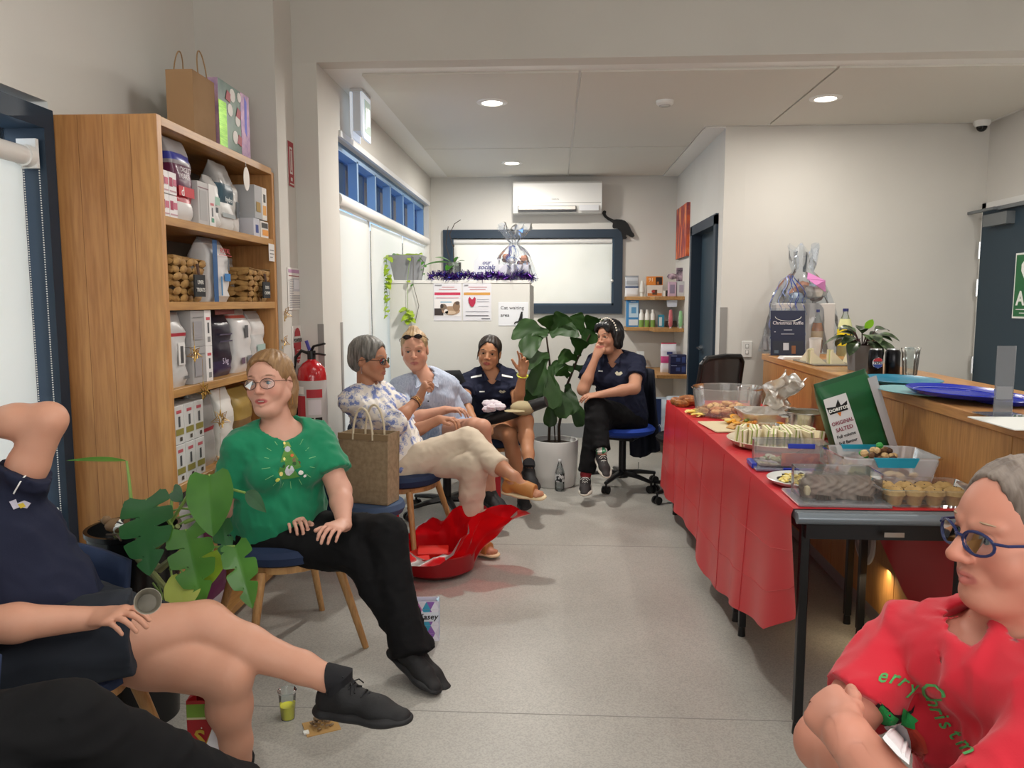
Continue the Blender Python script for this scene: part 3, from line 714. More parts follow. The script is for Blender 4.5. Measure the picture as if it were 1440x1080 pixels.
    def glasses(s, parent, col, w_=.026, hh=.019, r=.0016, dark=False, y=.098, z=.002, lens=True):
        M_ = mat('frame'+col, col, .3); m = MB(); P = s.p
        for q in (-1, 1):
            pts = [P(q*(.033)+w_*math.cos(a)*(1-.08*math.sin(a)), y-.012*abs(math.cos(a)*.5+q*.5)**2*q*q, z+hh*math.sin(a)*(1 if math.sin(a) < 0 else .9)) for a in [2*PI*i/20 for i in range(20)]]
            m.tube(pts, r*s.S, 6, closed=True)
            m.tube([P(q*(.033+w_), y-.010, z+.007), P(q*.074, y-.022, z+.007), P(q*.079, .01, z+.006), P(q*.080, -.02, z), P(q*.079, -.032, z-.014)], r*s.S, 6)
        m.tube([P(-.008, y+.001, z+.004), P(0, y+.004, z+.006), P(.008, y+.001, z+.004)], r*s.S, 6)
        g = m.build('glasses_frame', M_, parent, True)
        if lens:
            lm = MB()
            for q in (-1, 1):
                pts = [P(q*.033+w_*.94*math.cos(a), y-.002-.010*max(0, math.cos(a)*q), z+hh*.94*math.sin(a)*(1 if math.sin(a) < 0 else .9)) for a in [2*PI*i/20 for i in range(20)]]
                lm.add(pts, [list(range(20))])
            lm.build('lens', mat('dark_lens', '#1c1512', .1) if dark else glassy('lens_clear', '#f2f4f6', .04, .02), g)
        return g
def finger_chain(b, base, d, n, L_, r, curl, k=.006):
    """three phalanges bending towards n (palm side)"""
    d = V(d).normalized(); n = V(n).normalized(); p = V(base); axis = d.cross(n).normalized(); R0 = r
    for i, (f, c) in enumerate(((.42, curl[0]), (.32, curl[1]), (.26, curl[2]))):
        d = Matrix.Rotation(c, 3, axis) @ d; q = p+d*L_*f; b.rc(p, q, R0, R0*.9, k); p = q; R0 *= .9
    return p
def hand(b, wr, d, n, side, S=1.0, curl=(.35, .45, .3), spread=.07, thumb=(.55, .3), each=None):
    """wrist, direction to the knuckles, palm normal, side: +1 thumb lies along d x n ... returns box for fine cells"""
    wr = V(wr); d = V(d).normalized(); n = V(n); n = (n-d*n.dot(d)).normalized(); t = d.cross(n)*side   # t points to the thumb side
    b.rc(wr, wr+d*.03*S, .024*S, .026*S, .015, (n, .72))
    b.rc(wr+d*.035*S+t*.014*S, wr+d*.080*S+t*.022*S, .021*S, .0175*S, .012, (n, .6)); b.rc(wr+d*.035*S-t*.012*S, wr+d*.074*S-t*.024*S, .021*S, .0155*S, .012, (n, .6))
    b.rc(wr+d*.03*S, wr+d*.08*S, .024*S, .021*S, .012, (n, .55))
    tips = [wr]
    for i, (o, L_, r) in enumerate(((.028, .074, .0083), (.0095, .082, .0086), (-.009, .076, .0082), (-.0265, .060, .0072))):
        cu = each[i] if each else curl; sp = (1.5-i)*spread
        base = wr+d*(.086-.004*abs(i-1)-(.006 if i == 3 else 0))*S+t*o*S
        tips.append(finger_chain(b, base, d+t*sp, n, L_*S, r*S, cu, .004*S))
    tb = wr+d*.028*S+t*.022*S+n*.006*S; td = (d*.75+t*thumb[0]+n*thumb[1]).normalized()
    b.rc(wr+d*.02*S+t*.01*S, tb+td*.028*S, .017*S, .0125*S, .012*S); p1 = tb+td*.03*S; d2 = (td+d*.35).normalized(); p2 = p1+d2*.030*S; b.rc(p1, p2, .0105*S, .0098*S, .005*S); p3 = p2+(d2+d*.1-t*.1).normalized()*.024*S; b.rc(p2, p3, .0098*S, .0082*S, .005*S)
    tips.append(p3); pts = tips+[wr-d*.01, wr+d*.09+t*.05]
    return ([min(p[i] for p in pts)-.018 for i in range(3)], [max(p[i] for p in pts)+.018 for i in range(3)])
def arm(b, sh, el, wr, r=(.048, .040, .037, .026), k=.02):
    sh, el, wr = V(sh), V(el), V(wr); b.rc(sh, sh.lerp(el, .5), r[0], r[0]*.93, k); b.rc(sh.lerp(el, .5), el, r[0]*.93, r[1], k)
    m = el.lerp(wr, .35); b.rc(el, m, r[1]*.97, r[2]*1.05, k); b.rc(m, wr, r[2]*1.05, r[3], k)
def leg(b, hp, kn, an, r=(.085, .056, .052, .036), k=.025, seat=.455):
    hp, kn, an = V(hp), V(kn), V(an); g = SDF(); g.rc(hp, hp.lerp(kn, .5), r[0], (r[0]+r[1])*.52, k); g.rc(hp.lerp(kn, .5), kn, (r[0]+r[1])*.52, r[1], k); g.cut((0, 0, min(seat+.007, kn.z-r[1])), (0, 0, -1)); b.group(g, .012)
    m = kn.lerp(an, .32); back = ((hp-kn).normalized()+(an-kn).normalized()); back = back.normalized() if back.length > .1 else V((0, 0, 0))
    b.rc(kn, m+back*.012, r[1]*.92, r[2], k); b.rc(m+back*.012, kn.lerp(an, .72), r[2], r[3]*1.12, k); b.rc(kn.lerp(an, .72), an, r[3]*1.12, r[3], k)
def trunk(b, pel, chest, neck, shL, shR, hipw=.16, waist=.135, bust=.15, depth=.68, belly=0, br=0, off=0, k=.04):
    pel, chest, neck, shL, shR = map(V, (pel, chest, neck, shL, shR)); up = (chest-pel).normalized(); lat = (shR-shL).normalized(); f = up.cross(lat).normalized()
    # caller gives shL as the figure's LEFT shoulder: lat points to the figure's right; forward = up x lat
    b.rc(pel, pel.lerp(chest, .25), hipw+off, (hipw+waist)*.5+off, k, (f, depth+.08)); mid = pel.lerp(chest, .5)
    b.rc(pel.lerp(chest, .2), mid, (hipw+waist)*.5+off, waist+off, k, (f, depth+.05)); b.rc(mid, chest, waist+off, bust+off, k, (f, depth))
    b.rc(chest, chest.lerp(neck, .45), bust+off, bust*.72+off, k, (f, depth*.95))
    ml, mr = shL.lerp(shR, .16), shR.lerp(shL, .16)
    b.rc(shL, mr, .042+off, .050+off, k) ; b.rc(shR, ml, .042+off, .050+off, k)
    nb = neck-up*.020; b.rc(nb, shL.lerp(nb, .35)+up*.006, .038+off, .036+off, k*.7); b.rc(nb, shR.lerp(nb, .35)+up*.006, .038+off, .036+off, k*.7)
    if belly: c = pel.lerp(chest, .38)+f*(waist*depth*.55); b.el(c, (waist*.9+off, belly+off, .12+off), basis(f, up), k)
    if br:
        for q in (-1, 1): c = chest.lerp(pel, .06)+f*(bust*depth*.72)+lat*q*bust*.48; b.el(c, (br*1.0+off, br*.95+off, br*1.05+off), basis(f, up), .03)
    return f, up, lat
def head_neck(b, hd, neck, r=.050):
    b.rc(hd.p(0, -.022, -.055), neck, r, r*1.12, .02)
def shoe(parent, an, toe, up, m_up, m_sole, L_=.27, wd=.045, lace=None, name='shoe', low=.0, h=.005, sock=None, ankle=.05):
    """an: ankle joint, toe: direction the foot points to"""
    an = V(an); toe = V(toe).normalized(); up = V(up); up = (up-toe*up.dot(toe)).normalized(); R = basis(toe, up); P = lambda x, y, z: an+R @ V((x, y, z))*(L_/.27)
    s_ = L_/.27; zb = -.085
    b = SDF(); b.rc(P(0, -.035, zb+.035), P(0, .02, zb+.040), .034*s_, .036*s_, .02); b.rc(P(0, -.030, zb+.06), P(0, .0, zb+.085-low), .030*s_, .034*s_, .02)
    b.rc(P(0, .02, zb+.055), P(0, .10, zb+.036), .034*s_, .034*s_, .03, (R @ V((0, 0, 1)), .8)); b.rc(P(-.006, .10, zb+.026), P(0, .165, zb+.018), wd*.86*s_, wd*.68*s_, .03, (R @ V((0, 0, 1)), .62))
    b.cut(P(0, 0, zb+.004), R @ V((0, 0, -1))); b.cut(P(0, -.04, zb+.098-low), R @ V((0, -.35, 1)))
    b.rc(P(0, -.006, zb+.062), P(0, -.004, zb+.14), .026*s_, .03*s_, .006, sub=True)
    v, q = surface(*b.eval(h)); v = smooth_verts(v, q, 1); o = link(name, np_mesh(v, q), m_up, parent)
    b = SDF(); b.rc(P(0, -.04, zb+.012), P(-.004, .03, zb+.012), .040*s_, .036*s_, .03, (R @ V((0, 0, 1)), .5)); b.rc(P(-.004, .03, zb+.012), P(-.006, .12, zb+.010), .036*s_, wd*.98*s_, .03, (R @ V((0, 0, 1)), .45)); b.rc(P(-.006, .11, zb+.010), P(0, .17, zb+.014), wd*.98*s_, wd*.70*s_, .03, (R @ V((0, 0, 1)), .4))
    b.cut(P(0, 0, zb+.026), R @ V((0, 0, 1))); b.cut(P(0, 0, zb-.004), R @ V((0, 0, -1)))
    v, q = surface(*b.eval(h)); v = smooth_verts(v, q, 1); link('sole', np_mesh(v, q), m_sole, o)
    if lace:
        m = MB()
        for i in range(5):
            y = .035+i*.017; z = zb+.094-i*.0085
            m.tube([P(-.020, y, z-.010), P(0, y+.006*(-1)**i, z+.002), P(.020, y, z-.010)], .0022*s_, 5)
        for q_ in (-1, 1):
            m.tube([P(0, .030, zb+.094), P(q_*.014, .028, zb+.112), P(q_*.024, .022, zb+.118), P(q_*.020, .022, zb+.103), P(0, .030, zb+.094)], .0018*s_, 5); m.tube([P(0, .03, zb+.094), P(q_*.02, .045, zb+.094), P(q_*.034, .05, zb+.078)], .0018*s_, 5)
        m.build('laces', lace, o, True)
    if sock:
        m = MB(); m.tube([P(0, -.006, zb+.06), P(0, -.004, zb+.10), V(an)+(V(ankle)-an).normalized()*.030 if not isinstance(ankle, float) else P(0, 0, zb+.14)], [.036*s_, .043*s_, .0435*s_], 18); m.build('sock', sock, o, True)
    return o
def foot(b, an, toe, up, S=1.0):
    toe = V(toe).normalized(); up = V(up); up = (up-toe*up.dot(toe)).normalized(); R = basis(toe, up); P = lambda x, y, z: V(an)+R @ V((x, y, z))*S
    b.rc(P(0, 0, 0), P(0, -.025, -.05), .034, .030, .02); b.rc(P(0, .01, -.02), P(0, .10, -.058), .034, .026, .02); b.rc(P(0, .08, -.058), P(0, .135, -.066), .032, .028, .02, (R @ V((0, 0, 1)), .55)); b.rc(P(0, -.02, -.06), P(0, .08, -.066), .026, .026, .02)
    for i, (x, y) in enumerate(((-.028, .150), (-.012, .160), (.002, .157), (.014, .150), (.026, .140))): b.rc(P(x*.9, .12, -.070), P(x, y, -.072), .012 if i == 0 else .009, .010 if i == 0 else .008, .006)
    return ([min(P(*q)[i] for q in ((0, 0, 0), (0, .16, -.07), (0, -.03, -.07)))-.03 for i in range(3)], [max(P(*q)[i] for q in ((0, 0, 0), (0, .16, -.07), (0, -.03, -.07)))+.03 for i in range(3)])
def garment(name, sdf, m, parent, h=.008, disp=None, sm=1, boxes=(), hb=.004):
    v, q = carve(sdf, h, boxes, hb, disp, sm); return link(name, np_mesh(v, q), m, parent)
def body(name, sdf, m, parent, h=.009, boxes=(), hb=.004, heads=(), base=(.7, .5, .4), **kw):
    v, q = carve(sdf, h, boxes, hb); me = np_mesh(v, q); c = np.tile(np.array(base)[None], (len(me.vertices), 1))
    co = np.zeros(len(me.vertices)*3, np.float32); me.vertices.foreach_get('co', co); co = co.reshape(-1, 3)
    for hd in heads: c = hd.colour(co, base, **kw)
    set_col(me, c); return link(name, me, m, parent)
def drape_on(target, verts_world, direction, off=.0015):
    """lay points onto a surface (prints on cloth)"""
    bvh = BVHTree.FromObject(target, bpy.context.evaluated_depsgraph_get()); d = V(direction).normalized(); mi = target.matrix_world.inverted(); out = []
    for p in verts_world:
        r_ = bvh.ray_cast(mi @ (p-d*.25), d)
        out.append(p if r_[0] is None else (target.matrix_world @ r_[0])+r_[1]*off)
    return out
def printed(name, mesh2d, m, parent, target, origin, ux, uy, direction, scale=1, off=.0018, sub=0):
    """mesh lying in its xy plane laid onto a garment"""
    ux = V(ux).normalized(); uy = V(uy).normalized(); import bmesh
    bm = bmesh.new(); bm.from_mesh(mesh2d)
    if sub: bmesh.ops.triangulate(bm, faces=bm.faces); bmesh.ops.subdivide_edges(bm, edges=bm.edges, cuts=sub, use_grid_fill=True)
    pts = [V(origin)+ux*v_.co.x*scale+uy*v_.co.y*scale for v_ in bm.verts]; bpy.context.view_layer.update(); pts = drape_on(target, pts, direction, off)
    inv = parent.matrix_world.inverted() if parent else Matrix.Identity(4)
    for v_, p in zip(bm.verts, pts): v_.co = inv @ p
    me = bpy.data.meshes.new(name); bm.to_mesh(me); bm.free(); return link(name, me, m, parent)
def SkinM(name, base): 
    m = mat(name, '#ffffff', .5, attr=True, sss=.05, bump=.012, bscale=220, spec=.4, col2='#f8f0ec', nscale=14, lo=.3, hi=.8); return m
LIN = lambda h: srgb(h)[:3]

class Fig:
    """a seated figure: joints in room coordinates, limbs as dicts R / L"""
    def __init__(s, label, hd, pel, neck, shR, shL, arms, legs, skin='#d9a58e', hipw=.165, waist=.14, bust=.15, depth=.68, belly=0, br=0, ar=(.048, .040, .037, .026), lr=(.085, .056, .052, .036), nr=.05, chest=.74, feet=None, seat=.455):
        s.seat = seat
        s.root = thing('person', label, 'person'); s.hd = hd; s.pel, s.neck, s.shR, s.shL = map(V, (pel, neck, shR, shL)); s.arms = arms; s.legs = legs
        for G in legs.values(): G['an'].z = max(G['an'].z, .092)
        s.x = 0; s.skin = skin
        s.tp = dict(hipw=hipw, waist=waist, bust=bust, depth=depth); s.belly = belly; s.br = br; s.ar = ar; s.lr = lr; s.nr = nr; s.chest = s.pel.lerp(s.neck, chest); s.feet = feet or {}
        up = (s.chest-s.pel).normalized(); lat = (s.shR-s.shL).normalized(); s.f = up.cross(lat).normalized(); s.up = up; s.lat = lat
    def body(s, headkw={}, colkw={}, h=.009, hb=.0035, handS=1.0, headbox=True):
        b = SDF(); boxes = []; g = SDF()
        trunk(g, s.pel, s.chest, s.neck, s.shL, s.shR, off=-.008, **s.tp); g.cut((0, 0, s.seat+.011), (0, 0, -1)); b.group(g, .012)
        if s.hd:
            head_neck(b, s.hd, s.neck, s.nr); s.hd.add(b, **headkw); c = s.hd.c
            if headbox: boxes.append(([c[i]-.135 for i in range(3)], [c[i]+.135 for i in range(3)]))
        for sd, A in s.arms.items():
            sh = s.shR if sd == 'R' else s.shL; g = SDF(); arm(g, sh, A['el'], A['wr'], s.ar); b.group(g, .012)
            if 'd' in A: boxes.append(hand(b, A['wr'], A['d'], A['n'], 1 if sd == 'R' else -1, A.get('S', handS), **A.get('kw', {})))
        for sd, G in s.legs.items(): g = SDF(); leg(g, G['hp'], G['kn'], G['an'], [x-.004 for x in s.lr], seat=s.seat); b.group(g, .008)
        for sd, F in s.feet.items(): boxes.append(foot(b, *F))
        base = LIN(s.skin); o = body('body', b, SkinM('skin', ''), s.root, h, boxes, hb, [s.hd] if s.hd else [], base, **colkw); s.bodyo = o; return o
    def top(s, m, name='shirt', sleeve=.55, off=.010, sl=.018, hem=-.02, nk=(.072, .085, .066), nko=(.032, .022), vneck=0, disp=None, h=.008, k=.016, low=0, sr=None, extra=None, fore=None, flare=.0):
        b = SDF(); trunk(b, s.pel.lerp(s.chest, low), s.chest, s.neck, s.shL, s.shR, off=off, belly=s.belly, br=s.br, k=.045, **s.tp)
        for sd, A in s.arms.items():
            g = SDF(); sh = s.shR if sd == 'R' else s.shL; el = V(A['el']); r0, r1 = (sr or (s.ar[0]+sl*.4, s.ar[0]+sl+.004))
            if fore is None:
                e = sh.lerp(el, sleeve); g.rc(sh, sh.lerp(el, sleeve+.25), r0, r1+flare, .02); g.cut(e, el-sh)
            else:
                wr = V(A['wr']); e = el.lerp(wr, fore); g.rc(sh, el, r0, s.ar[1]+sl, .03); g.rc(el, el.lerp(wr, fore+.2), s.ar[1]+sl, s.ar[2]+sl+flare, .02)
                gg = SDF(); gg.rc(el, el.lerp(wr, fore+.25), s.ar[1]+sl, s.ar[2]+sl+flare, .02); gg.cut(e, wr-el)
                g = SDF(); g.rc(sh, el, r0, s.ar[1]+sl, .03); g.group(gg, .02)
            b.group(g, k)
        if extra: extra(b)
        b.cut(s.pel+s.up*hem, -s.up, .004)
        if disp is None: disp = wrinkle(.0035, 55, int(abs(s.pel.x)*100), (1, 1, .6))
        R = basis(s.f, s.up); b.el(s.neck+s.f*nko[0]+s.up*nko[1], nk, R, .006, True)
        if vneck: b.rc(s.neck+s.f*.08+s.up*.01, s.neck+s.f*.145-s.up*vneck, .046, .010, .006, sub=True)
        o = garment(name, b, m, s.root, h, disp); return o
    def bottoms(s, m, name='trousers', frac=None, off=.014, disp=None, h=.009, hipx=0, cuff=.0, top=.06, ankle=1.10):
        b = SDF(); up = s.up; pr = s.tp['hipw']
        hps = [V(G['hp']) for G in s.legs.values()]
        lat = s.lat
        g = SDF(); g.rc(s.pel-up*.02, s.pel+up*(top+.02), pr+off+hipx, pr+off+hipx, .05, (s.f, s.tp['depth']+.10)); g.cut((0, 0, s.seat), (0, 0, -1), .02); g.cut(s.pel+up*top, up); b.group(g, .03)
        for sd, G in s.legs.items():
            hp, kn, an = V(G['hp']), V(G['kn']), V(G['an']); r = s.lr; g = SDF()
            if frac is not None:
                fr = G.get('frac', frac)
                g.rc(hp, hp.lerp(kn, fr+.15), r[0]+off, r[0]*(1-.3*fr)+off+cuff, .03); g.cut(hp.lerp(kn, fr), kn-hp); g.cut((0, 0, s.seat), (0, 0, -1))
            else:
                g2 = SDF(); g2.rc(hp, kn.lerp(hp, .08), r[0]+off*.8, r[1]+off, .03); g2.cut((0, 0, min(s.seat, kn.z-r[1]-off)), (0, 0, -1)); g.group(g2, .02); e = kn.lerp(an, ankle); back = ((hp-kn).normalized()+(an-kn).normalized())*.012
                m1 = kn.lerp(an, .35)+back; g.rc(kn, m1, r[1]+off, r[2]+off, .03); gg = SDF(); gg.rc(m1, an+(an-kn)*.2, r[2]+off, r[3]+off+cuff, .03); gg.cut(e, an-kn); g.group(gg, .02)
            b.group(g, .014)
        if disp is None: disp = wrinkle(.0035, 50, int(abs(s.pel.x)*177))
        return garment(name, b, m, s.root, h, disp)
    def done(s, loc):
        s.root.location = loc
        for c in s.root.children: c.location = c.location-V(loc)
        for sd, A in s.arms.items():
            sh = s.shR if sd == 'R' else s.shL; print('   arm', sd, round((sh-V(A['el'])).length, 3), round((V(A['el'])-V(A['wr'])).length, 3))
        for sd, G in s.legs.items(): print('   leg', sd, round((V(G['hp'])-V(G['kn'])).length, 3), round((V(G['kn'])-V(G['an'])).length, 3), 'ankle z', round(V(G['an']).z, 3))
        print('   torso', round((s.neck-s.pel).length, 3), 'shoulders', round((s.shR-s.shL).length, 3), 'head', tuple(round(x, 2) for x in s.hd.c) if s.hd else None)
# ================================================================== PEOPLE
NavyPolo = mat('navy_polo_knit', '#1c2034', .85, bump=.03, bscale=300, spec=.3)
BlackTr = mat('black_trouser_cloth', '#0e0e10', .85, bump=.02, bscale=200, spec=.25)
BlkShoe = mat('black_shoe_mesh', '#141416', .7, bump=.04, bscale=250); BlkSole = mat('black_sole', '#1c1c1e', .6); Lace = mat('black_lace', '#17171a', .7)
def hair_cap(F, hd, c1, c2, style='short', long=False, rough=.5, grow=.0, bun=False, fringe=0, name='hair'):
    m = mat('hair'+c1, c1, rough, col2=c2, nscale=16, stretch=(6, 1, 1), bump=.06, bscale=22, detail=5, lo=.3, hi=.7)
    b = SDF(); P = hd.p; R = hd.R; E = lambda c, r, k=.012, sub=False: b.el(P(*c), tuple(x*hd.S for x in r), R, k, sub)
    E((0, -.019, .044), (.082+grow, .101+grow, .086+grow))
    E((0, -.050, .0), (.078+grow, .070+grow, .075))
    if style == 'swept':
        E((0, -.045, -.01), (.074, .06, .07)); E((.0, .045, .078), (.05, .035, .022), .02)
    if style == 'bob':
        for q in (-1, 1): b.rc(P(q*.072, .002, .03), P(q*.074, .012, -.055), .026, .022, .03); b.rc(P(q*.068, -.03, .03), P(q*.068, -.02, -.07), .034, .028, .03)
        b.rc(P(0, -.06, .02), P(0, -.055, -.075), .055, .045, .03); b.rc(P(-.05, .055, .082), P(.045, .060, .078), .028, .028, .03); b.rc(P(-.055, .068, .05), P(.05, .070, .055), .016, .018, .02)
    if long:
        b.rc(P(.045, -.055, -.02), P(.035, -.06, -.13), .04, .02, .03); b.rc(P(-.05, -.05, -.02), P(-.055, -.055, -.115), .035, .018, .03)
        b.rc(P(-.070, -.028, .02), P(-.068, -.035, -.08), .018, .016, .03)
    if bun: E((0, -.105, .055), (.035, .032, .035)); E((0, -.02, .125), (.03, .03, .022), .02) if bun == 2 else None
    fr = -.018 if style == 'bob' else 0
    E((0, .088, .006+fringe), (.063, .056, .072), .004, True)
    if style != 'bob':
        E((0, .050, -.075), (.082, .068, .075), .01, True)
        for q in (-1, 1): E((q*.092, -.004, -.012), (.030, .022, .036), .006, True)
    else: E((0, .064, -.068), (.052, .07, .085), .01, True)
    def disp(Pt):
        L_ = hd.local(Pt); a = np.arctan2(L_[:, 0], L_[:, 1]+.05); return .0012*np.sin(a*60+L_[:, 2]*40)+.0016*np.sin(a*23+np.sin(L_[:, 2]*60)*1.2)
    return garment(name, b, m, F.root, .0045, disp)
def flat_poly(pts):
    me = bpy.data.meshes.new('p'); me.from_pydata([(x, y, 0) for x, y in pts], [], [list(range(len(pts)))]); return me
def tree_print(F, sh, o, ux, uy, dr):
    def pr(pts, col, name, off=.002, sub=1): printed(name, flat_poly(pts), mat('print'+col, col, .7), sh, sh, o, ux, uy, dr, 1.25, off, sub)
    pr([(-.012, .045), (0, .075), (.012, .045)], '#7ea24a', 'tree_print'); pr([(-.03, .005), (0, .055), (.032, .005)], '#5f9440', 'tree_print', .0022)
    pr([(-.048, -.045), (-.02, .02), (.02, .02), (.05, -.045), (0, -.052)], '#4f8a3c', 'tree_print', .0024)
    def ring(cx, cy, r_, n=8): return [(cx+r_*math.cos(2*PI*i/n), cy+r_*math.sin(2*PI*i/n)) for i in range(n)]
    for cx, cy, r_, c in ((0, .04, .009, '#b9c0c8'), (.0, -.025, .017, '#c9ccd2'), (-.007, -.022, .0035, '#4b4d55'), (.007, -.022, .0035, '#4b4d55'), (0, -.031, .003, '#8a5a4a'), (-.03, -.03, .007, '#e8dd8a'), (.03, -.005, .006, '#5d3b2d'), (.034, -.034, .007, '#f0f0e8'), (-.015, .012, .005, '#e7e28a'), (.012, .02, .005, '#e07a4a'), (.045, -.045, .005, '#ffffff'), (-.042, -.045, .006, '#d9e26a'), (.018, -.006, .006, '#2f5b2d'), (-.02, -.008, .005, '#2f5b2d'), (.02, .005, .008, '#7a6a4a'), (-.008, .058, .004, '#f3e58d')): pr(ring(cx, cy, r_), c, 'ornament_print', .0034)
    st = [((.013 if i % 2 == 0 else .005)*math.sin(i*PI/5), .082+(.013 if i % 2 == 0 else .005)*math.cos(i*PI/5)) for i in range(10)]; pr(st, '#f0e27c', 'star_print', .0035, 0)
    for i in range(16):
        a = i*2*PI/16+.1; r0, r1 = .062, .062+random.uniform(.012, .026); dx, dy = math.cos(a), math.sin(a); n_ = (-dy*.0007, dx*.0007)
        pr([(dx*r0+n_[0], dy*r0+n_[1]), (dx*r1+n_[0], dy*r1+n_[1]), (dx*r1-n_[0], dy*r1-n_[1]), (dx*r0-n_[0], dy*r0-n_[1])], '#8fc98a', 'ray_print', .002, 0)
    text_print(F, sh, 'MEOWY', '#b9d8c2', .014, o-V(uy)*.062, ux, uy, dr) if False else None
def text_print(F, sh, s, col, size, o, ux, uy, dr, bold=0, shear=0, name='lettering'):
    return printed(name, text_mesh(s, size, 0, bold, 'CENTER', shear), mat('print'+col, col, .7), sh, sh, o, ux, uy, dr, 1, .002, 1)

BLU = V((0, 0, 1))
def hair_strands(F, hd, col, pts_list, r=.006):
    m = MB()
    for pts in pts_list: m.tube([hd.p(*p) for p in pts], [r*(1-.6*i/(len(pts)-1)) for i in range(len(pts))], 6)
    m.build('hair_strand', mat('strand'+col, col, .5), F.root, True)
# ---- woman in the green T-shirt
def green_woman():
    f = V((.62, -.78, 0)).normalized(); r_ = V((-.78, -.62, 0))
    pel = W(392, 752, 3.0); neck = W(392, 603, 2.93)
    shR, shL = neck+r_*.155-V((0, 0, .05)), neck-r_*.155-V((0, 0, .045))
    hd = Head(W(379, 539, 2.90), (-.06, -.99, .06), (-.08, -.1, 1), 1.03)
    elR = reach(shR, 322, 712, .27, True); wrR = reach(elR, 436, 735, .235)
    elL = reach(shL, 478, 690, .25, False); wrL = reach(elL, 484, 738, .20)
    hipR, hipL = pel+r_*.085+f*.03, pel-r_*.085+f*.03
    knR = reach(hipR, 508, 778, .43); anR = reach(knR, 606, 945, .41, True)
    knL = reach(hipL, 545, 752, .43); anL = reach(knL, 583, 945, .41)
    F = Fig('woman in a green Christmas tree T-shirt and glasses, sitting in front of the bookcase', hd, pel, neck, shR, shL,
        {'R': dict(el=elR, wr=wrR, d=(W(470, 742, 2.5)-wrR), n=(-.1, .2, -1), kw=dict(curl=(.4, .6, .5))), 'L': dict(el=elL, wr=wrL, d=(W(455, 745, 2.6)-wrL), n=(-.2, .1, -1), kw=dict(curl=(.4, .6, .5)))},
        {'R': dict(hp=hipR, kn=knR, an=anR), 'L': dict(hp=hipL, kn=knL, an=anL)}, skin='#d3a28e', hipw=.180, waist=.16, bust=.155, depth=.74, belly=.07, br=.07, ar=(.053, .045, .040, .027), lr=(.090, .066, .058, .042), nr=.054)
    F.body(dict(full=.6, wide=1.04, mouth=.007, nose=.85), dict(lip=LIN('#b8605c'), brow=LIN('#6d4a35'), blush=.14, browd=.5))
    G = mat('green_jersey', '#0f8058', .85, bump=.02, bscale=260, sheen=.2)
    sh = F.top(G, 't_shirt', sleeve=.70, sl=.020, hem=.02, nk=(.084, .086, .062), nko=(.030, .028), disp=wrinkle(.0045, 38, 3), flare=.008, off=.010)
    F.bottoms(BlackTr, off=.012, cuff=.014)
    hd.bc = '#7a5840'; hd.eyes(F.root, '#6f8a94', look=(.25, .0)); hd.glasses(F.root, '#4a2d2a', .025, .0205, .0013)
    tm = MB(); M_ = Matrix.Translation(hd.p(0, .083, -.0625)) @ hd.R.to_4x4(); tm.ball((0, 0, .0005), (.0145, .006, .0030), 12, M_); tm.build('teeth', mat('teeth', '#e6ddd0', .25), F.root, True)
    hair_cap(F, hd, '#7a5a3c', '#a17f56', style='swept', long=True, fringe=.012)
    shoe(F.root, anR, (.85, -.45, -.35), (.3, 0, 1), BlkShoe, BlkSole, .275); shoe(F.root, anL, (.75, -.6, -.30), (.2, 0, 1), BlkShoe, BlkSole, .275)
    for q in (-1, 1):
        m = MB(); p = hd.p(q*.078, -.008, -.036); m.tube([p, p+V((0, 0, -.012))], .0008, 4); m.tube([p+V((-.005, 0, -.012)), p+V((-.007, 0, -.05)), p+V((.006, 0, -.05)), p+V((.004, 0, -.012))], .0014, 5, closed=True); m.build('earring', mat('gold', '#d9b46a', .25, 1), F.root)
    tree_print(F, sh, W(430, 662, 2.7), -r_, BLU, -f)
    F.done((pel.x, pel.y, 0)); return F
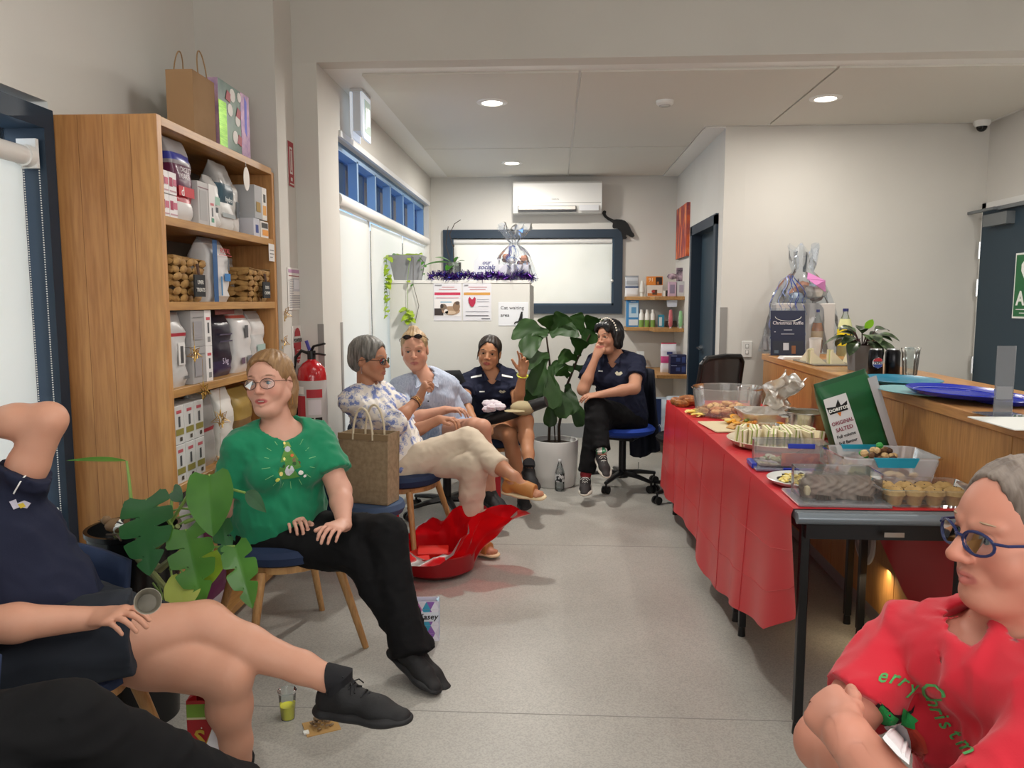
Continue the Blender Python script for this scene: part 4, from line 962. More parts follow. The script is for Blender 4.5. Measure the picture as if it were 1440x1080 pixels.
# ---- grey haired woman in the floral blouse, legs crossed
def blouse_woman():
    f = V((.93, -.36, 0)).normalized(); r_ = f.cross(BLU)
    pel = W(563, 655, 4.25); neck = W(516, 548, 4.22); shR = neck+r_*.16-V((0, 0, .045)); shL = neck-r_*.16-V((0, 0, .045))
    hd = Head(W(520, 506, 4.22), (.97, -.22, -.06), (-.05, 0, 1), 1.03)
    elR = reach(shR, 577, 606, .27); wrR = reach(elR, 590, 560, .22, True); elL = reach(shL, 575, 610, .30, True); wrL = reach(elL, 618, 590, .24)
    hipR, hipL = pel+r_*.085+f*.02, pel-r_*.085+f*.02
    knR = reach(hipR, 668, 616, .44); anR = reach(knR, 722, 672, .40); knL = reach(hipL, 668, 655, .44); anL = reach(knL, 663, 752, .40, True)
    F = Fig('grey-haired woman in a blue and white floral blouse and beige trousers, legs crossed', hd, pel, neck, shR, shL,
        {'R': dict(el=elR, wr=wrR, d=(.35, -.1, .8), n=(.8, .5, -.2), kw=dict(curl=(.9, 1.2, .8), thumb=(.3, .6))), 'L': dict(el=elL, wr=wrL, d=(.8, -.3, .1), n=(0, 0, -1), kw=dict(curl=(.5, .6, .4)))},
        {'R': dict(hp=hipR, kn=knR, an=anR), 'L': dict(hp=hipL, kn=knL, an=anL)}, skin='#b98669', hipw=.18, waist=.15, bust=.155, depth=.74, br=.06, belly=.05, ar=(.050, .040, .036, .026), lr=(.095, .064, .056, .040),
        feet={'R': (anR, (.9, -.35, -.05), (.1, -.2, 1)), 'L': (anL, (.86, -.5, -.02), (0, 0, 1))})
    F.body({}, dict(lip=LIN('#a86a5c'), brow=LIN('#8a7d72')), hb=.0032)
    Bl = mat('floral_blouse', '#e4dfd8', .85, col2='#8f9cc4', nscale=24, lo=.49, hi=.52, kind='noise', detail=2.5, bump=.02, bscale=120)
    cr = [n for n in Bl.node_tree.nodes if n.type == 'VALTORGB'][0].color_ramp; e = cr.elements.new(.55); e.color = srgb('#e4dfd8'); e = cr.elements.new(.585); e.color = srgb('#7786ba')
    F.top(Bl, 'blouse', fore=.10, sl=.028, hem=-.0, off=.018, disp=wrinkle(.006, 42, 9), flare=.014, nk=(.075, .08, .055), nko=(.01, .035))
    F.bottoms(mat('beige_linen', '#cfc0ab', .85, bump=.03, bscale=160), off=.014, disp=wrinkle(.0026, 45, 11), cuff=-.004, ankle=.74)
    hair_cap(F, hd, '#4b4a46', '#8b8983', fringe=.006, grow=.004)
    hd.bc = '#7a7068'; hd.eyes(F.root, '#4a3a2a'); hd.glasses(F.root, '#26201e', .024, .018, .0018)
    for i in range(3):
        m = MB(); p = wrR.lerp(elR, .10+.05*i); d = (elR-wrR).normalized(); u = d.orthogonal().normalized(); v_ = d.cross(u); m.tube([p+(u*math.cos(a)+v_*math.sin(a))*.033 for a in [2*PI*k/20 for k in range(20)]], .0022, 6, closed=True); m.build('bangle', mat(('gold', 'gold', 'dark_bangle')[i], '#d9b46a' if i < 2 else '#3a2b22', .25, 1), F.root, True)
    m = MB(); p = hd.p(.078, -.008, -.034); m.tube([p, p+V((0, 0, -.03))], .002, 5); m.ball(p+V((0, 0, -.032)), .004, 8); m.build('earring', Chrome, F.root, True)
    Tan = mat('tan_leather', '#b4793f', .5, bump=.02, bscale=150)
    for an, toe, up in ((anR, V((.9, -.35, -.05)), V((.1, -.2, 1))), (anL, V((.86, -.5, -.02)), BLU)): sandal(F.root, an, toe, up, Tan)
    F.done((pel.x, pel.y, 0))
def sandal(parent, an, toe, up, m):
    toe = toe.normalized(); up = (up-toe*up.dot(toe)).normalized(); R = basis(toe, up); P = lambda x, y, z: V(an)+R @ V((x, y, z)); fl = (R @ V((0, 0, 1)), .35)
    b = SDF(); b.rc(P(0, -.035, -.085), P(0, .05, -.085), .036, .036, .03, fl); b.rc(P(0, .05, -.085), P(-.004, .14, -.085), .038, .044, .03, fl); b.cut(P(0, 0, -.077), up)
    o = link('sole', None or np_mesh(*surface(*b.eval(.004))), mat('cream_sole', '#d9c6a0', .6), parent)
    o.name = 'sandal'; b = SDF(); b.rc(P(0, .02, -.035), P(0, .115, -.062), .042, .042, .02); b.rc(P(0, -.03, -.06), P(0, -.02, -.03), .037, .036, .02); b.rc(P(0, .0, -.005), P(0, -.012, .0), .043, .043, .01, (R @ V((0, 0, 1)), .3))
    b.rc(P(0, .035, .02), P(0, .045, -.02), .03, .026, .01, sub=True); b.cut(P(0, .125, -.05), toe); b.cut(P(0, 0, -.083), -up); b.cut(P(0, 0, .008), up)
    link('upper', np_mesh(*surface(*b.eval(.004))), m, o)
# ---- woman with sunglasses on her head, arms folded
def striped_woman():
    f = V((.35, -.93, 0)).normalized(); r_ = f.cross(BLU)
    pel = W(628, 608, 4.95); neck = W(596, 532, 4.82); shR = neck+r_*.165-V((0, 0, .045)); shL = neck-r_*.165-V((0, 0, .045))
    hd = Head(W(583, 493, 4.80), (.10, -.98, -.06), (-.06, 0, 1), 1.07)
    elR = reach(shR, 574, 590, .28); wrR = reach(elR, 628, 576, .23); elL = reach(shL, 652, 562, .27, True); wrL = reach(elL, 612, 560, .20)
    hipR, hipL = pel+r_*.085+f*.02, pel-r_*.085+f*.02; knR = reach(hipR, 668, 600, .42); anR = reach(knR, 684, 690, .41, True); knL = reach(hipL, 678, 602, .42, False); anL = reach(knL, 690, 690, .41, True)
    F = Fig('woman in a pale blue shirt with sunglasses on her head, arms folded', hd, pel, neck, shR, shL,
        {'R': dict(el=elR, wr=wrR, d=(.9, -.2, .1), n=(0, 0, -1), kw=dict(curl=(.4, .5, .4))), 'L': dict(el=elL, wr=wrL, d=(W(592, 566, 4.6)-wrL), n=(-.3, .9, -.4), kw=dict(curl=(.4, .5, .4)))},
        {'R': dict(hp=hipR, kn=knR, an=anR), 'L': dict(hp=hipL, kn=knL, an=anL)}, skin='#c8977f', hipw=.165, waist=.14, bust=.15, depth=.7, br=.05, ar=(.047, .040, .036, .026), lr=(.082, .058, .053, .038))
    F.body(dict(nose=1.0), dict(lip=LIN('#b5736a'), brow=LIN('#9a7a5c'), browd=.5), hb=.0032)
    F.top(mat('pale_blue_shirt', '#9fabc2', .85, col2='#bcc5d6', nscale=60, stretch=(3, 3, .4), bump=.02, bscale=140), 'shirt', fore=.12, sl=.012, off=.010, hem=.0, disp=wrinkle(.0035, 42, 15), vneck=.10, flare=.006, nk=(.068, .085, .066), nko=(.03, .02))
    F.bottoms(mat('light_denim', '#8fa0bd', .9, col2='#a9b6cc', nscale=60, bump=.03, bscale=200), 'shorts', frac=.42, off=.012, cuff=.006)
    hair_cap(F, hd, '#8a6f50', '#b59a70', fringe=.022, grow=-.003, bun=2); hd.bc = '#a08464'; hd.eyes(F.root, '#6f7f86')
    # collar
    m = MB()
    for q in (-1, 1): m.add([neck+r_*q*.075+BLU*.03-f*.02, neck+r_*q*.088+BLU*.005+f*.02, neck+r_*q*.070+f*.115-BLU*.050, neck+r_*q*.030+f*.105-BLU*.030, neck+r_*q*.060+f*.06+BLU*.03], [[0, 1, 2, 3, 4]])
    m.build('collar', MATS['pale_blue_shirt'], F.root, solid=.004)
    g = MB(); P = hd.p
    for q in (-1, 1): g.ball((0, 0, 0), (.027, .007, .017), 14, Matrix.Translation(P(q*.032, .062, .088)) @ hd.R.to_4x4() @ Matrix.Rotation(-.35, 4, 'X')); g.tube([P(q*.058, .058, .09), P(q*.082, .02, .07), P(q*.084, -.02, .055)], .002, 6)
    g.tube([P(-.01, .07, .09), P(.01, .07, .09)], .002, 6); g.build('sunglasses', mat('dark_tortoise', '#1d1512', .15), F.root, True)
    m = MB(); p = wrL.lerp(elL, .12); d = (elL-wrL).normalized(); u = d.orthogonal().normalized(); v_ = d.cross(u); m.tube([p+(u*math.cos(a)+v_*math.sin(a))*.031 for a in [2*PI*k/20 for k in range(20)]], .006, 6, closed=True, flat=.4); m.build('watch', mat('watch_dark', '#5a5550', .4, .5), F.root, True)
    for i in range(4): m = MB(); m.ball(neck+f*(.125+.01*i)-BLU*(.08+.05*i), .005, 8); m.build('button', BlkSole, F.root, True)
    shoe(F.root, anR, (.6, -.8, -.1), BLU, BlkShoe, BlkSole, .25); shoe(F.root, anL, (.6, -.8, -.1), BLU, BlkShoe, BlkSole, .25)
    F.done((pel.x, pel.y, 0))
def polo_bits(F, neck, f, r_, sz=1, logo=None, target=None):
    m = MB()
    for q in (-1, 1): m.add([neck+r_*q*.070*sz+BLU*.032-f*.02, neck+r_*q*.085*sz+BLU*.006+f*.01, neck+r_*q*.055*sz+f*.115-BLU*.040, neck+r_*q*.022*sz+f*.105-BLU*.030, neck+r_*q*.058*sz+f*.055+BLU*.03], [[0, 1, 2, 3, 4]])
    m.build('collar', NavyPolo, F.root, solid=.004)
# ---- dark haired woman in navy polo with raised hand
def polo_woman():
    f = V((.12, -.99, 0)).normalized(); r_ = f.cross(BLU)
    pel = W(694, 592, 5.45); neck = W(691, 526, 5.38); shR = neck+r_*.165-V((0, 0, .045)); shL = neck-r_*.165-V((0, 0, .045))
    hd = Head(W(688, 497, 5.32), (-.05, -.99, -.02), (.1, 0, 1), 1.0)
    elR = reach(shR, 652, 566, .27); wrR = reach(elR, 668, 594, .23); elL = reach(shL, 728, 566, .27); wrL = reach(elL, 735, 526, .22)
    hipR, hipL = pel+r_*.085+f*.02, pel-r_*.085+f*.02; knR = reach(hipR, 716, 612, .42); anR = reach(knR, 735, 690, .40, True); knL = reach(hipL, 739, 592, .42); anL = reach(knL, 744, 657, .36)
    F = Fig('dark-haired woman in a navy polo shirt raising one hand beside the big pot plant', hd, pel, neck, shR, shL,
        {'R': dict(el=elR, wr=wrR, d=(.8, -.6, -.1), n=(0, 0, -1), kw=dict(curl=(.4, .5, .4))), 'L': dict(el=elL, wr=wrL, d=(.1, -.1, 1), n=(-.3, -.9, .1), kw=dict(curl=(.25, .5, .4), spread=.16, thumb=(.9, .4), each=[(.1, .3, .2), (.3, .5, .4), (.5, .8, .5), (.5, .9, .6)]))},
        {'R': dict(hp=hipR, kn=knR, an=anR), 'L': dict(hp=hipL, kn=knL, an=anL)}, skin='#b3815f', hipw=.165, waist=.145, bust=.15, depth=.7, br=.06, ar=(.045, .038, .034, .025), lr=(.085, .058, .054, .038))
    F.body({}, dict(lip=LIN('#a2544c'), brow=LIN('#1d1513')), hb=.0034)
    sh = F.top(NavyPolo, 'polo_shirt', sleeve=.6, sl=.020, off=.014, hem=.0, disp=wrinkle(.005, 42, 19), vneck=.06, nk=(.068, .085, .066), nko=(.03, .02))
    polo_bits(F, neck, f, r_)
    for q in (-1, 1): printed('shoulder_stripe', flat_poly([(q*.07, .006), (q*.145, -.012), (q*.145, -.022), (q*.07, -.008)]), WhM, sh, sh, neck+f*.16, r_, BLU, -f)
    printed('logo', flat_poly([(-.03, .0), (-.015, .012), (0, .004), (.015, .014), (.028, .0), (.012, -.014), (-.012, -.014)]), mat('logo_silver', '#b9b39a', .6), sh, sh, neck-r_*.07+f*.2-BLU*.11, r_, BLU, -f, .8); printed('name_print', flat_poly([(-.018, .004), (.018, .004), (.018, -.004), (-.018, -.004)]), WhM, sh, sh, neck+r_*.07+f*.2-BLU*.11, r_, BLU, -f)
    F.bottoms(BlackTr, 'shorts', frac=.5, off=.014)
    hair_cap(F, hd, '#17120f', '#33271f', fringe=.008, bun=1)
    hair_strands(F, hd, '#17120f', [[(-.04, .07, .08), (-.068, .055, .04), (-.076, .04, -.03), (-.074, .035, -.075)], [(.02, .075, .085), (.06, .06, .05), (.075, .03, .0), (.078, .02, -.05)]])
    hd.bc = '#120d0b'; hd.eyes(F.root, '#2c1c12')
    m = MB(); p = wrL+(elL-wrL)*.06; d = (elL-wrL).normalized(); u = d.orthogonal().normalized(); v_ = d.cross(u); m.tube([p+d*.012*k+(u*math.cos(a)+v_*math.sin(a))*.030 for k in (0,) for a in [2*PI*j/20 for j in range(20)]], .011, 6, closed=True, flat=.4); m.build('wristband', mat('yellow_band', '#cfd43a', .5), F.root, True)
    sk = mat('black_sock', '#16161a', .9)
    shoe(F.root, anR, (.1, -.97, -.1), BLU, BlkShoe, BlkSole, .25, sock=sk, ankle=knR); shoe(F.root, anL, (.25, -.9, -.35), BLU, BlkShoe, BlkSole, .25, sock=sk, ankle=knL)
    F.done((pel.x, pel.y, 0)); return knL, knR, pel
# ---- woman on the blue swivel chair
def thinking_woman():
    f = V((-.38, -.92, 0)).normalized(); r_ = f.cross(BLU)
    pel = W(876, 590, 5.8); neck = W(866, 502, 5.72); shR = neck+r_*.165-V((0, 0, .04)); shL = neck-r_*.165-V((0, 0, .04))
    hd = Head(W(857, 473, 5.66), (-.72, -.68, -.10), (-.05, 0, 1), 1.0)
    elR = reach(shR, 820, 548, .29); wrR = reach(elR, 838, 502, .25, True); elL = reach(shL, 892, 546, .28); wrL = reach(elL, 838, 556, .24)
    hipR, hipL = pel+r_*.09+f*.02, pel-r_*.09+f*.02; knL = reach(hipL, 836, 572, .43); anL = reach(knL, 846, 637, .36); knR = reach(hipR, 838, 592, .42); anR = reach(knR, 822, 678, .40, True)
    F = Fig('woman with a black bob, hand at her mouth, on the blue swivel chair', hd, pel, neck, shR, shL,
        {'R': dict(el=elR, wr=wrR, d=(hd.p(0, .10, -.07)-wrR), n=(.2, .9, -.3), kw=dict(curl=(.9, 1.1, .7), thumb=(.4, .5))), 'L': dict(el=elL, wr=wrL, d=(-.95, -.1, -.1), n=(0, .3, -1), kw=dict(curl=(.3, .4, .3)))},
        {'R': dict(hp=hipR, kn=knR, an=anR), 'L': dict(hp=hipL, kn=knL, an=anL)}, skin='#bb8a70', hipw=.175, waist=.155, bust=.155, depth=.74, br=.07, belly=.05, ar=(.053, .043, .038, .026), lr=(.092, .066, .056, .040))
    F.body(dict(full=.4), dict(lip=LIN('#a55e54'), brow=LIN('#1d1513')), hb=.0034)
    sh = F.top(NavyPolo, 'polo_shirt', sleeve=.62, sl=.022, off=.014, hem=.0, disp=wrinkle(.005, 42, 23), vneck=.07, nk=(.068, .085, .066), nko=(.03, .02)); polo_bits(F, neck, f, r_)
    printed('logo', flat_poly([(-.03, .0), (-.015, .012), (0, .004), (.015, .014), (.028, .0), (.012, -.014), (-.012, -.014)]), mat('logo_silver', '#b9b39a', .6), sh, sh, neck-r_*.06+f*.2-BLU*.11, r_, BLU, -f, 1.1); printed('name_print', flat_poly([(-.018, .004), (.018, .004), (.018, -.004), (-.018, -.004)]), WhM, sh, sh, neck+r_*.08+f*.2-BLU*.10, r_, BLU, -f)
    F.bottoms(BlackTr, off=.012, cuff=.008, ankle=.93)
    hair_cap(F, hd, '#0c0b0c', '#1d1a1b', style='bob', rough=.35); hd.bc = '#120d0b'; hd.eyes(F.root, '#2c1c12', look=(.1, 0))
    m = MB(); P = hd.p; n = 16
    for i in range(n):
        a = PI*i/(n-1); m.ball(P(-math.cos(a)*.090, .018, .045+math.sin(a)*.092), .0065, 7)
    m.build('headband', mat('cream_band', '#e8dfcf', .6), F.root, True)
    Gr = mat('grey_trainer', '#2e2a2b', .7, bump=.03, bscale=200); Ws = mat('offwhite_sole', '#c9c4b8', .6)
    shoe(F.root, anR, (-.1, -.97, -.15), BLU, Gr, Ws, .25, lace=WhM, sock=mat('red_sock', '#8e2b33', .9), ankle=knR); shoe(F.root, anL, (.22, -.85, -.5), BLU, Gr, Ws, .25, lace=WhM, sock=mat('patterned_sock', '#2f7a55', .9, col2='#d8d2cc', nscale=30, lo=.5, hi=.54), ankle=knL)
    F.done((pel.x, pel.y, 0))
# ---- woman in the red T-shirt, front right, arms folded
def red_woman():
    f = V((-.80, -.60, 0)).normalized(); r_ = f.cross(BLU)
    neck = W(1424, 915, 1.25); pel = neck+V((.15, .09, -.39)); shR = W(1278, 893, 1.37); shL = W(1500, 1000, 1.08)
    hd = Head(W(1432, 752, 1.22), (-.985, -.15, -.02), (.04, 0, 1), 1.0)
    elR = reach(shR, 1160, 1045, .26); wrR = reach(elR, 1290, 1130, .23); elL = reach(shL, 1330, 1230, .28); wrL = reach(elL, 1192, 1035, .25)
    hipR, hipL = pel+r_*.09+f*.04, pel-r_*.09+f*.04; knR = hipR+f*.42+V((0, 0, .0)); knL = hipL+f*.42; anR = V((knR.x, knR.y, .092)); anL = V((knL.x, knL.y, .092))
    F = Fig('woman in a red Merry Christmas T-shirt and navy glasses at the right front, arms folded', hd, pel, neck, shR, shL,
        {'R': dict(el=elR, wr=wrR, d=(.9, -.2, -.2), n=(0, .9, -.3), kw=dict(curl=(.4, .5, .4))), 'L': dict(el=elL, wr=wrL, d=(W(1150, 985, 1.10)-wrL), n=(.5, .6, -.6), kw=dict(curl=(.7, .8, .5), thumb=(.35, .3)))},
        {'R': dict(hp=hipR, kn=knR, an=anR), 'L': dict(hp=hipL, kn=knL, an=anL)}, skin='#c98c77', hipw=.19, waist=.175, bust=.17, depth=.78, br=.075, belly=.08, seat=.372, ar=(.050, .047, .044, .032), lr=(.098, .068, .060, .042), nr=.062)
    F.body(dict(full=1.0, wide=1.08, nose=1.15), dict(lip=LIN('#b86e64'), brow=LIN('#a3806a'), browd=.2, blush=.16), hb=.0024, h=.008)
    Rd = mat('red_jersey', '#cb2033', .85, bump=.025, bscale=300, sheen=.2)
    def ribs(b): pass
    sh = F.top(Rd, 't_shirt', sleeve=.64, sl=.012, off=.012, hem=.02, disp=wrinkle(.0055, 36, 31), nk=(.088, .090, .062), nko=(.035, .028), h=.006, flare=.003)
    F.bottoms(BlackTr, off=.014)
    hair_cap(F, hd, '#5d5047', '#8f8379', fringe=.030, grow=-.002); hd.bc = '#a58a70'; hd.eyes(F.root, '#5a6a6a', look=(0, .02)); hd.glasses(F.root, '#1f2a55', .027, .019, .0024)
    shoe(F.root, anR, f, BLU, BlkShoe, BlkSole, .26); shoe(F.root, anL, f, BLU, BlkShoe, BlkSole, .26)
    # print
    ux = (V((1, 0, 0))*.85+V((0, -.4, 0))-BLU*.35).normalized(); dr = (sh.matrix_world.translation-V((0, 0, 0))); dr = V((.55, .83, -.22)).normalized()
    ux = (rgt*.82-upv*.42).normalized(); uy = (rgt*.42+upv*.82).normalized(); dr = (W(1330, 980, 1.2)-V((0, 0, EYE))).normalized()
    txt = 'Merry Christmas'; o0 = W(1222, 930, .95)
    path = [(1208, 948), (1239, 951), (1255, 953), (1268, 957), (1282, 966), (1297, 960), (1307, 968), (1313, 984), (1318, 996), (1323, 1005), (1330, 1016), (1343, 1030), (1358, 1047), (1372, 1063), (1385, 1078)]
    for i, chs in enumerate(txt):
        px, py = path[i]; q0, q1 = path[max(0, i-1)], path[min(14, i+1)]; ang = -math.atan2(q1[1]-q0[1], q1[0]-q0[0])
        u_ = rgt*math.cos(ang)+upv*math.sin(ang); v_ = -rgt*math.sin(ang)+upv*math.cos(ang)
        if chs != ' ' and 0 < i < 13: text_print(F, sh, chs, '#4fa35c', .034 if chs not in 'MC' else .044, W(px, py, .98), u_, v_, (W(px, py, 1)-V((0, 0, EYE))), bold=.0005, shear=.4, name='letter_print')
    def pp(pts, col, off): printed('holly_print' if col == '#1f9a4c' else 'gnome_print', flat_poly([((x-1280)*.00093, (1010-y)*.00093) for x, y in pts]), mat('print'+col, col, .7), sh, sh, W(1280, 1010, .98), rgt, upv, (W(1280, 1010, 1)-V((0, 0, EYE))), 1, off, 3)
    pp([(1212, 990), (1220, 985), (1228, 982), (1240, 992), (1250, 1003), (1262, 1004), (1270, 1000), (1282, 996), (1290, 985), (1286, 1000), (1268, 1012), (1252, 1022), (1236, 1024), (1222, 1018), (1214, 1004)], '#1b1b1b', .0012)
    pp([(1213, 993), (1221, 998), (1229, 984), (1238, 994), (1249, 1005), (1258, 1010), (1250, 1021), (1237, 1022), (1224, 1016), (1216, 1006)], '#1f9a4c', .0022)
    pp([(1262, 1008), (1266, 990), (1277, 1000), (1296, 1014), (1289, 1019), (1290, 1030), (1276, 1026), (1262, 1020)], '#1f9a4c', .0022)
    pp([(1232, 1024), (1262, 1018), (1275, 1030), (1283, 1055), (1284, 1080), (1262, 1062), (1244, 1042)], '#f0eef0', .0016); pp([(1275, 1028), (1292, 1030), (1306, 1046), (1314, 1072), (1300, 1085), (1284, 1080), (1282, 1052)], '#c2402f', .0018)
    F.done((pel.x, pel.y, 0)); return F
# ---- woman at the left edge, arm behind her head, bare crossed legs
def left_woman():
    f = V((.90, -.44, 0)).normalized(); r_ = f.cross(BLU)
    pel = W(62, 905, 1.9); neck = W(-48, 715, 1.83); shR = neck+r_*.17-V((0, 0, .05)); shL = W(12, 716, 1.88)
    hd = Head(W(-70, 630, 1.86), (.9, -.35, 0), (-.15, 0, 1), 1.0)
    elL = W(68, 590, 1.90); wrL = W(-60, 598, 1.86); elR = reach(shR, -40, 880, .28); wrR = reach(elR, 148, 868, .25)
    hipR, hipL = pel+r_*.09+f*.03, pel-r_*.09+f*.03; knR = reach(hipR, 342, 868, .45); anR = reach(knR, 478, 962, .41, False); knL = reach(hipL, 322, 948, .43); anL = reach(knL, 338, 1120, .40, True)
    F = Fig('person in navy shorts at the left edge, arm behind the head, bare legs crossed', hd, pel, neck, shR, shL,
        {'R': dict(el=elR, wr=wrR, d=(W(215, 858, 1.7)-wrR), n=(0, .25, -1), kw=dict(curl=(.3, .5, .4), thumb=(.5, .2))), 'L': dict(el=elL, wr=wrL, d=(-1, 0, .1), n=(-.1, .3, -1), kw=dict(curl=(.5, .6, .4)))},
        {'R': dict(hp=hipR, kn=knR, an=anR, frac=.62), 'L': dict(hp=hipL, kn=knL, an=anL, frac=.44)}, skin='#c4927a', hipw=.175, waist=.155, bust=.155, depth=.72, belly=.04, br=0, ar=(.050, .044, .042, .028), lr=(.116, .068, .062, .040))
    F.body({}, {}, h=.007, hb=.0035)
    sh = F.top(NavyPolo, 'polo_shirt', sleeve=.44, sl=.020, off=.012, hem=.0, disp=wrinkle(.005, 34, 41), h=.007, flare=.004)
    F.bottoms(mat('navy_shorts', '#1c222c', .85, bump=.02, bscale=240), 'shorts', frac=.54, off=.024, cuff=.010, disp=wrinkle(.004, 30, 43), h=.007)
    hair_cap(F, hd, '#5a4030', '#7a5a44'); hd.eyes(F.root)
    sk = mat('black_sock', '#16161a', .9); shoe(F.root, anR, (.97, -.22, .03), (.05, 0, 1), BlkShoe, BlkSole, .285, lace=Lace, sock=sk, ankle=knR, h=.004); shoe(F.root, anL, (.8, -.6, 0), BLU, BlkShoe, BlkSole, .275, lace=Lace, sock=sk, ankle=knL)
    dr = (W(28, 711, 1.8)-V((0, 0, EYE)))
    for pts, c in (([(-16, 4), (-6, 8), (-4, 2), (6, 6), (16, 2), (10, -6), (0, -4), (-10, -8)], '#b9b6c4'), ([(-4, 0), (4, 3), (8, -3), (0, -6)], '#c9b03a')):
        printed('logo', flat_poly([(x*.0017, y*.0017) for x, y in pts]), mat('print'+c, c, .7), sh, sh, W(28, 709, 1.7), rgt, upv, dr, 1, .002 if c == '#b9b6c4' else .003, 1)
    printed('sleeve_piping', flat_poly([(-.028, -.028), (-.012, 0), (.014, .030), (.010, .030), (-.016, .0), (-.031, -.026)]), WhM, sh, sh, W(38, 675, 1.7), rgt, upv, dr, 1.1, .002, 2)
    F.done((pel.x, pel.y, 0))
# ---- black trousered knee at the bottom left corner
def corner_woman():
    f = V((.90, -.44, 0)).normalized(); r_ = f.cross(BLU)
    pel = W(-210, 1060, 1.28); neck = pel+V((-.14, .02, .50)); shR = neck+r_*.17-V((0, 0, .05)); shL = neck-r_*.17-V((0, 0, .05)); hd = Head(neck+V((.02, 0, .15)), f)
    hipR, hipL = pel+r_*.09+f*.03, pel-r_*.09+f*.03; knR = reach(hipR, 92, 1020, .44); anR = reach(knR, 318, 1115, .42, True); knL = hipL+f*.42+V((0, 0, -.06)); anL = knL+V((.04, 0, -.36))
    elR = shR+V((-.05, -.05, -.27)); wrR = elR+V((.03, 0, -.22)); elL = shL+V((-.05, .05, -.27)); wrL = elL+V((.03, 0, -.22))
    F = Fig('person in black trousers whose crossed knee fills the bottom left corner', hd, pel, neck, shR, shL, {'R': dict(el=elR, wr=wrR, d=(0, 0, -1), n=(0, 1, 0)), 'L': dict(el=elL, wr=wrL, d=(0, 0, -1), n=(0, -1, 0))},
        {'R': dict(hp=hipR, kn=knR, an=anR), 'L': dict(hp=hipL, kn=knL, an=anL)}, hipw=.17, lr=(.09, .064, .058, .042)); F.body(); F.top(NavyPolo, 'polo_shirt'); F.bottoms(BlackTr, disp=wrinkle(.005, 30, 51), off=.016, h=.007, cuff=.012)
    hair_cap(F, hd, '#3a2a20', '#5a4434'); shoe(F.root, anR, (.93, -.1, -.05), (.0, -.2, 1), BlkShoe, BlkSole, .275, lace=Lace, h=.004); shoe(F.root, anL, f, BLU, BlkShoe, BlkSole, .275)
    F.done((pel.x, pel.y, 0))
import time
for fn in (green_woman, blouse_woman, striped_woman, polo_woman, thinking_woman, red_woman, left_woman, corner_woman):
    _t = time.time(); print(fn.__name__); fn(); print('   t', round(time.time()-_t, 1))
# ================================================================== FURNITURE AND OBJECTS
def bend_tube(m, pts, r, n=8, **k): m.tube(pts, r, n, **k); return m
def rect_on(parent, x0, z0, x1, z1, y, col, name='printed_panel'): return bx(name, (x0, y-.0006, z0), (x1, y, z1), mat('ink'+col, col, .55), parent)
def deco(t, w, h, y, decs):
    k = 0
    for d in decs:
        k += 1
        if d[0] == 'r': rect_on(t, -w/2+d[1]*w, d[2]*h, -w/2+d[3]*w, d[4]*h, y-.0004*k, d[5], d[6] if len(d) > 6 else 'printed_panel')
        elif d[0] == 't': text(d[1], mat('ink'+d[5], d[5], .55), d[4], t, (-w/2+d[2]*w, y-.0004*k-.001, d[3]*h), sx=d[6] if len(d) > 6 else 1)
def carton(name, label, cat, loc, w, h, d, col, decs=(), rz=PI/2, group=None, side=(), rough=.5):
    t = thing(name, label, cat, loc, rz, group); bx('carton', (-w/2, 0, 0), (w/2, d, h), mat('card'+col, col, rough), t, .0015); deco(t, w, h, 0, decs)
    for s_ in side:       # near side face (x = -w/2): (y0, z0, y1, z1, col)
        bx('side_print', (-w/2-.0008, s_[0]*d, s_[1]*h), (-w/2, s_[2]*d, s_[3]*h), mat('ink'+s_[4], s_[4], .55), t)
    return t
def pouch(name, label, loc, w, h, d, bands, decs=(), rz=PI/2, group=None, cat='pet food bag', pinch=.72, rough=.3, seed=0, top_lean=0):
    t = thing(name, label, cat, loc, rz, group); rs = random.Random(seed+int(w*1000)); ph = [rs.uniform(0, 6) for _ in range(6)]
    nu, nv = 28, 22; m = MB(); ms = []; names = []
    for c in [b_[1] for b_ in bands]:
        if c not in names: names.append(c); ms.append(mat('foil'+c, c, rough, bump=.03, bscale=18))
    vs = []
    for j in range(nv+1):
        v_ = j/nv; z = v_*h
        th = d*.5*(min(1, .72+v_*3)*(1-max(0, (v_-pinch)/(1-pinch))**1.3*.93)); wd = w*.5*(1-.05*math.sin(v_*PI)+.02*v_-max(0, (v_-pinch)/(1-pinch))*.05)
        for i in range(nu):
            a = 2*PI*i/nu; c, s_ = math.cos(a), math.sin(a); e = .45
            x = wd*math.copysign(abs(c)**e, c); y = th*math.copysign(abs(s_)**e, s_)
            cr = .002*math.sin(z*70+ph[0]+a*2)+.002*math.sin(x*60+z*45+ph[1])+.0015*math.sin(z*120+x*80+ph[2])
            y += cr*(1 if v_ > .05 else 0)*math.copysign(1, s_); vs.append((x+cr*.5, y+d/2+top_lean*max(0, v_-pinch), z))
    fs = []; mi = []
    for j in range(nv):
        bi = 0
        for zz, c in bands:
            if (j+.5)/nv >= zz: bi = names.index(c)
        for i in range(nu): fs.append([j*nu+i, j*nu+(i+1) % nu, (j+1)*nu+(i+1) % nu, (j+1)*nu+i]); mi.append(bi)
    fs.append(list(range(nu))[::-1]); mi.append(0); fs.append([nv*nu+i for i in range(nu)]); mi.append(names.index(bands[-1][1]))
    m.v = vs; m.f = fs; m.mi = mi; m.build('bag', ms, t, True); deco(t, w, h, -.0055, decs); return t

Oak = wood('oak_bookcase', '#a8713f', '#c8955c', 'z', 1.0, c3='#bb8650'); OakY = wood('oak_shelf', '#a8763f', '#c19458', 'y', 1.0); OakX = wood('oak_shelf_x', '#a9783f', '#c59a5e', 'x', 1.0)
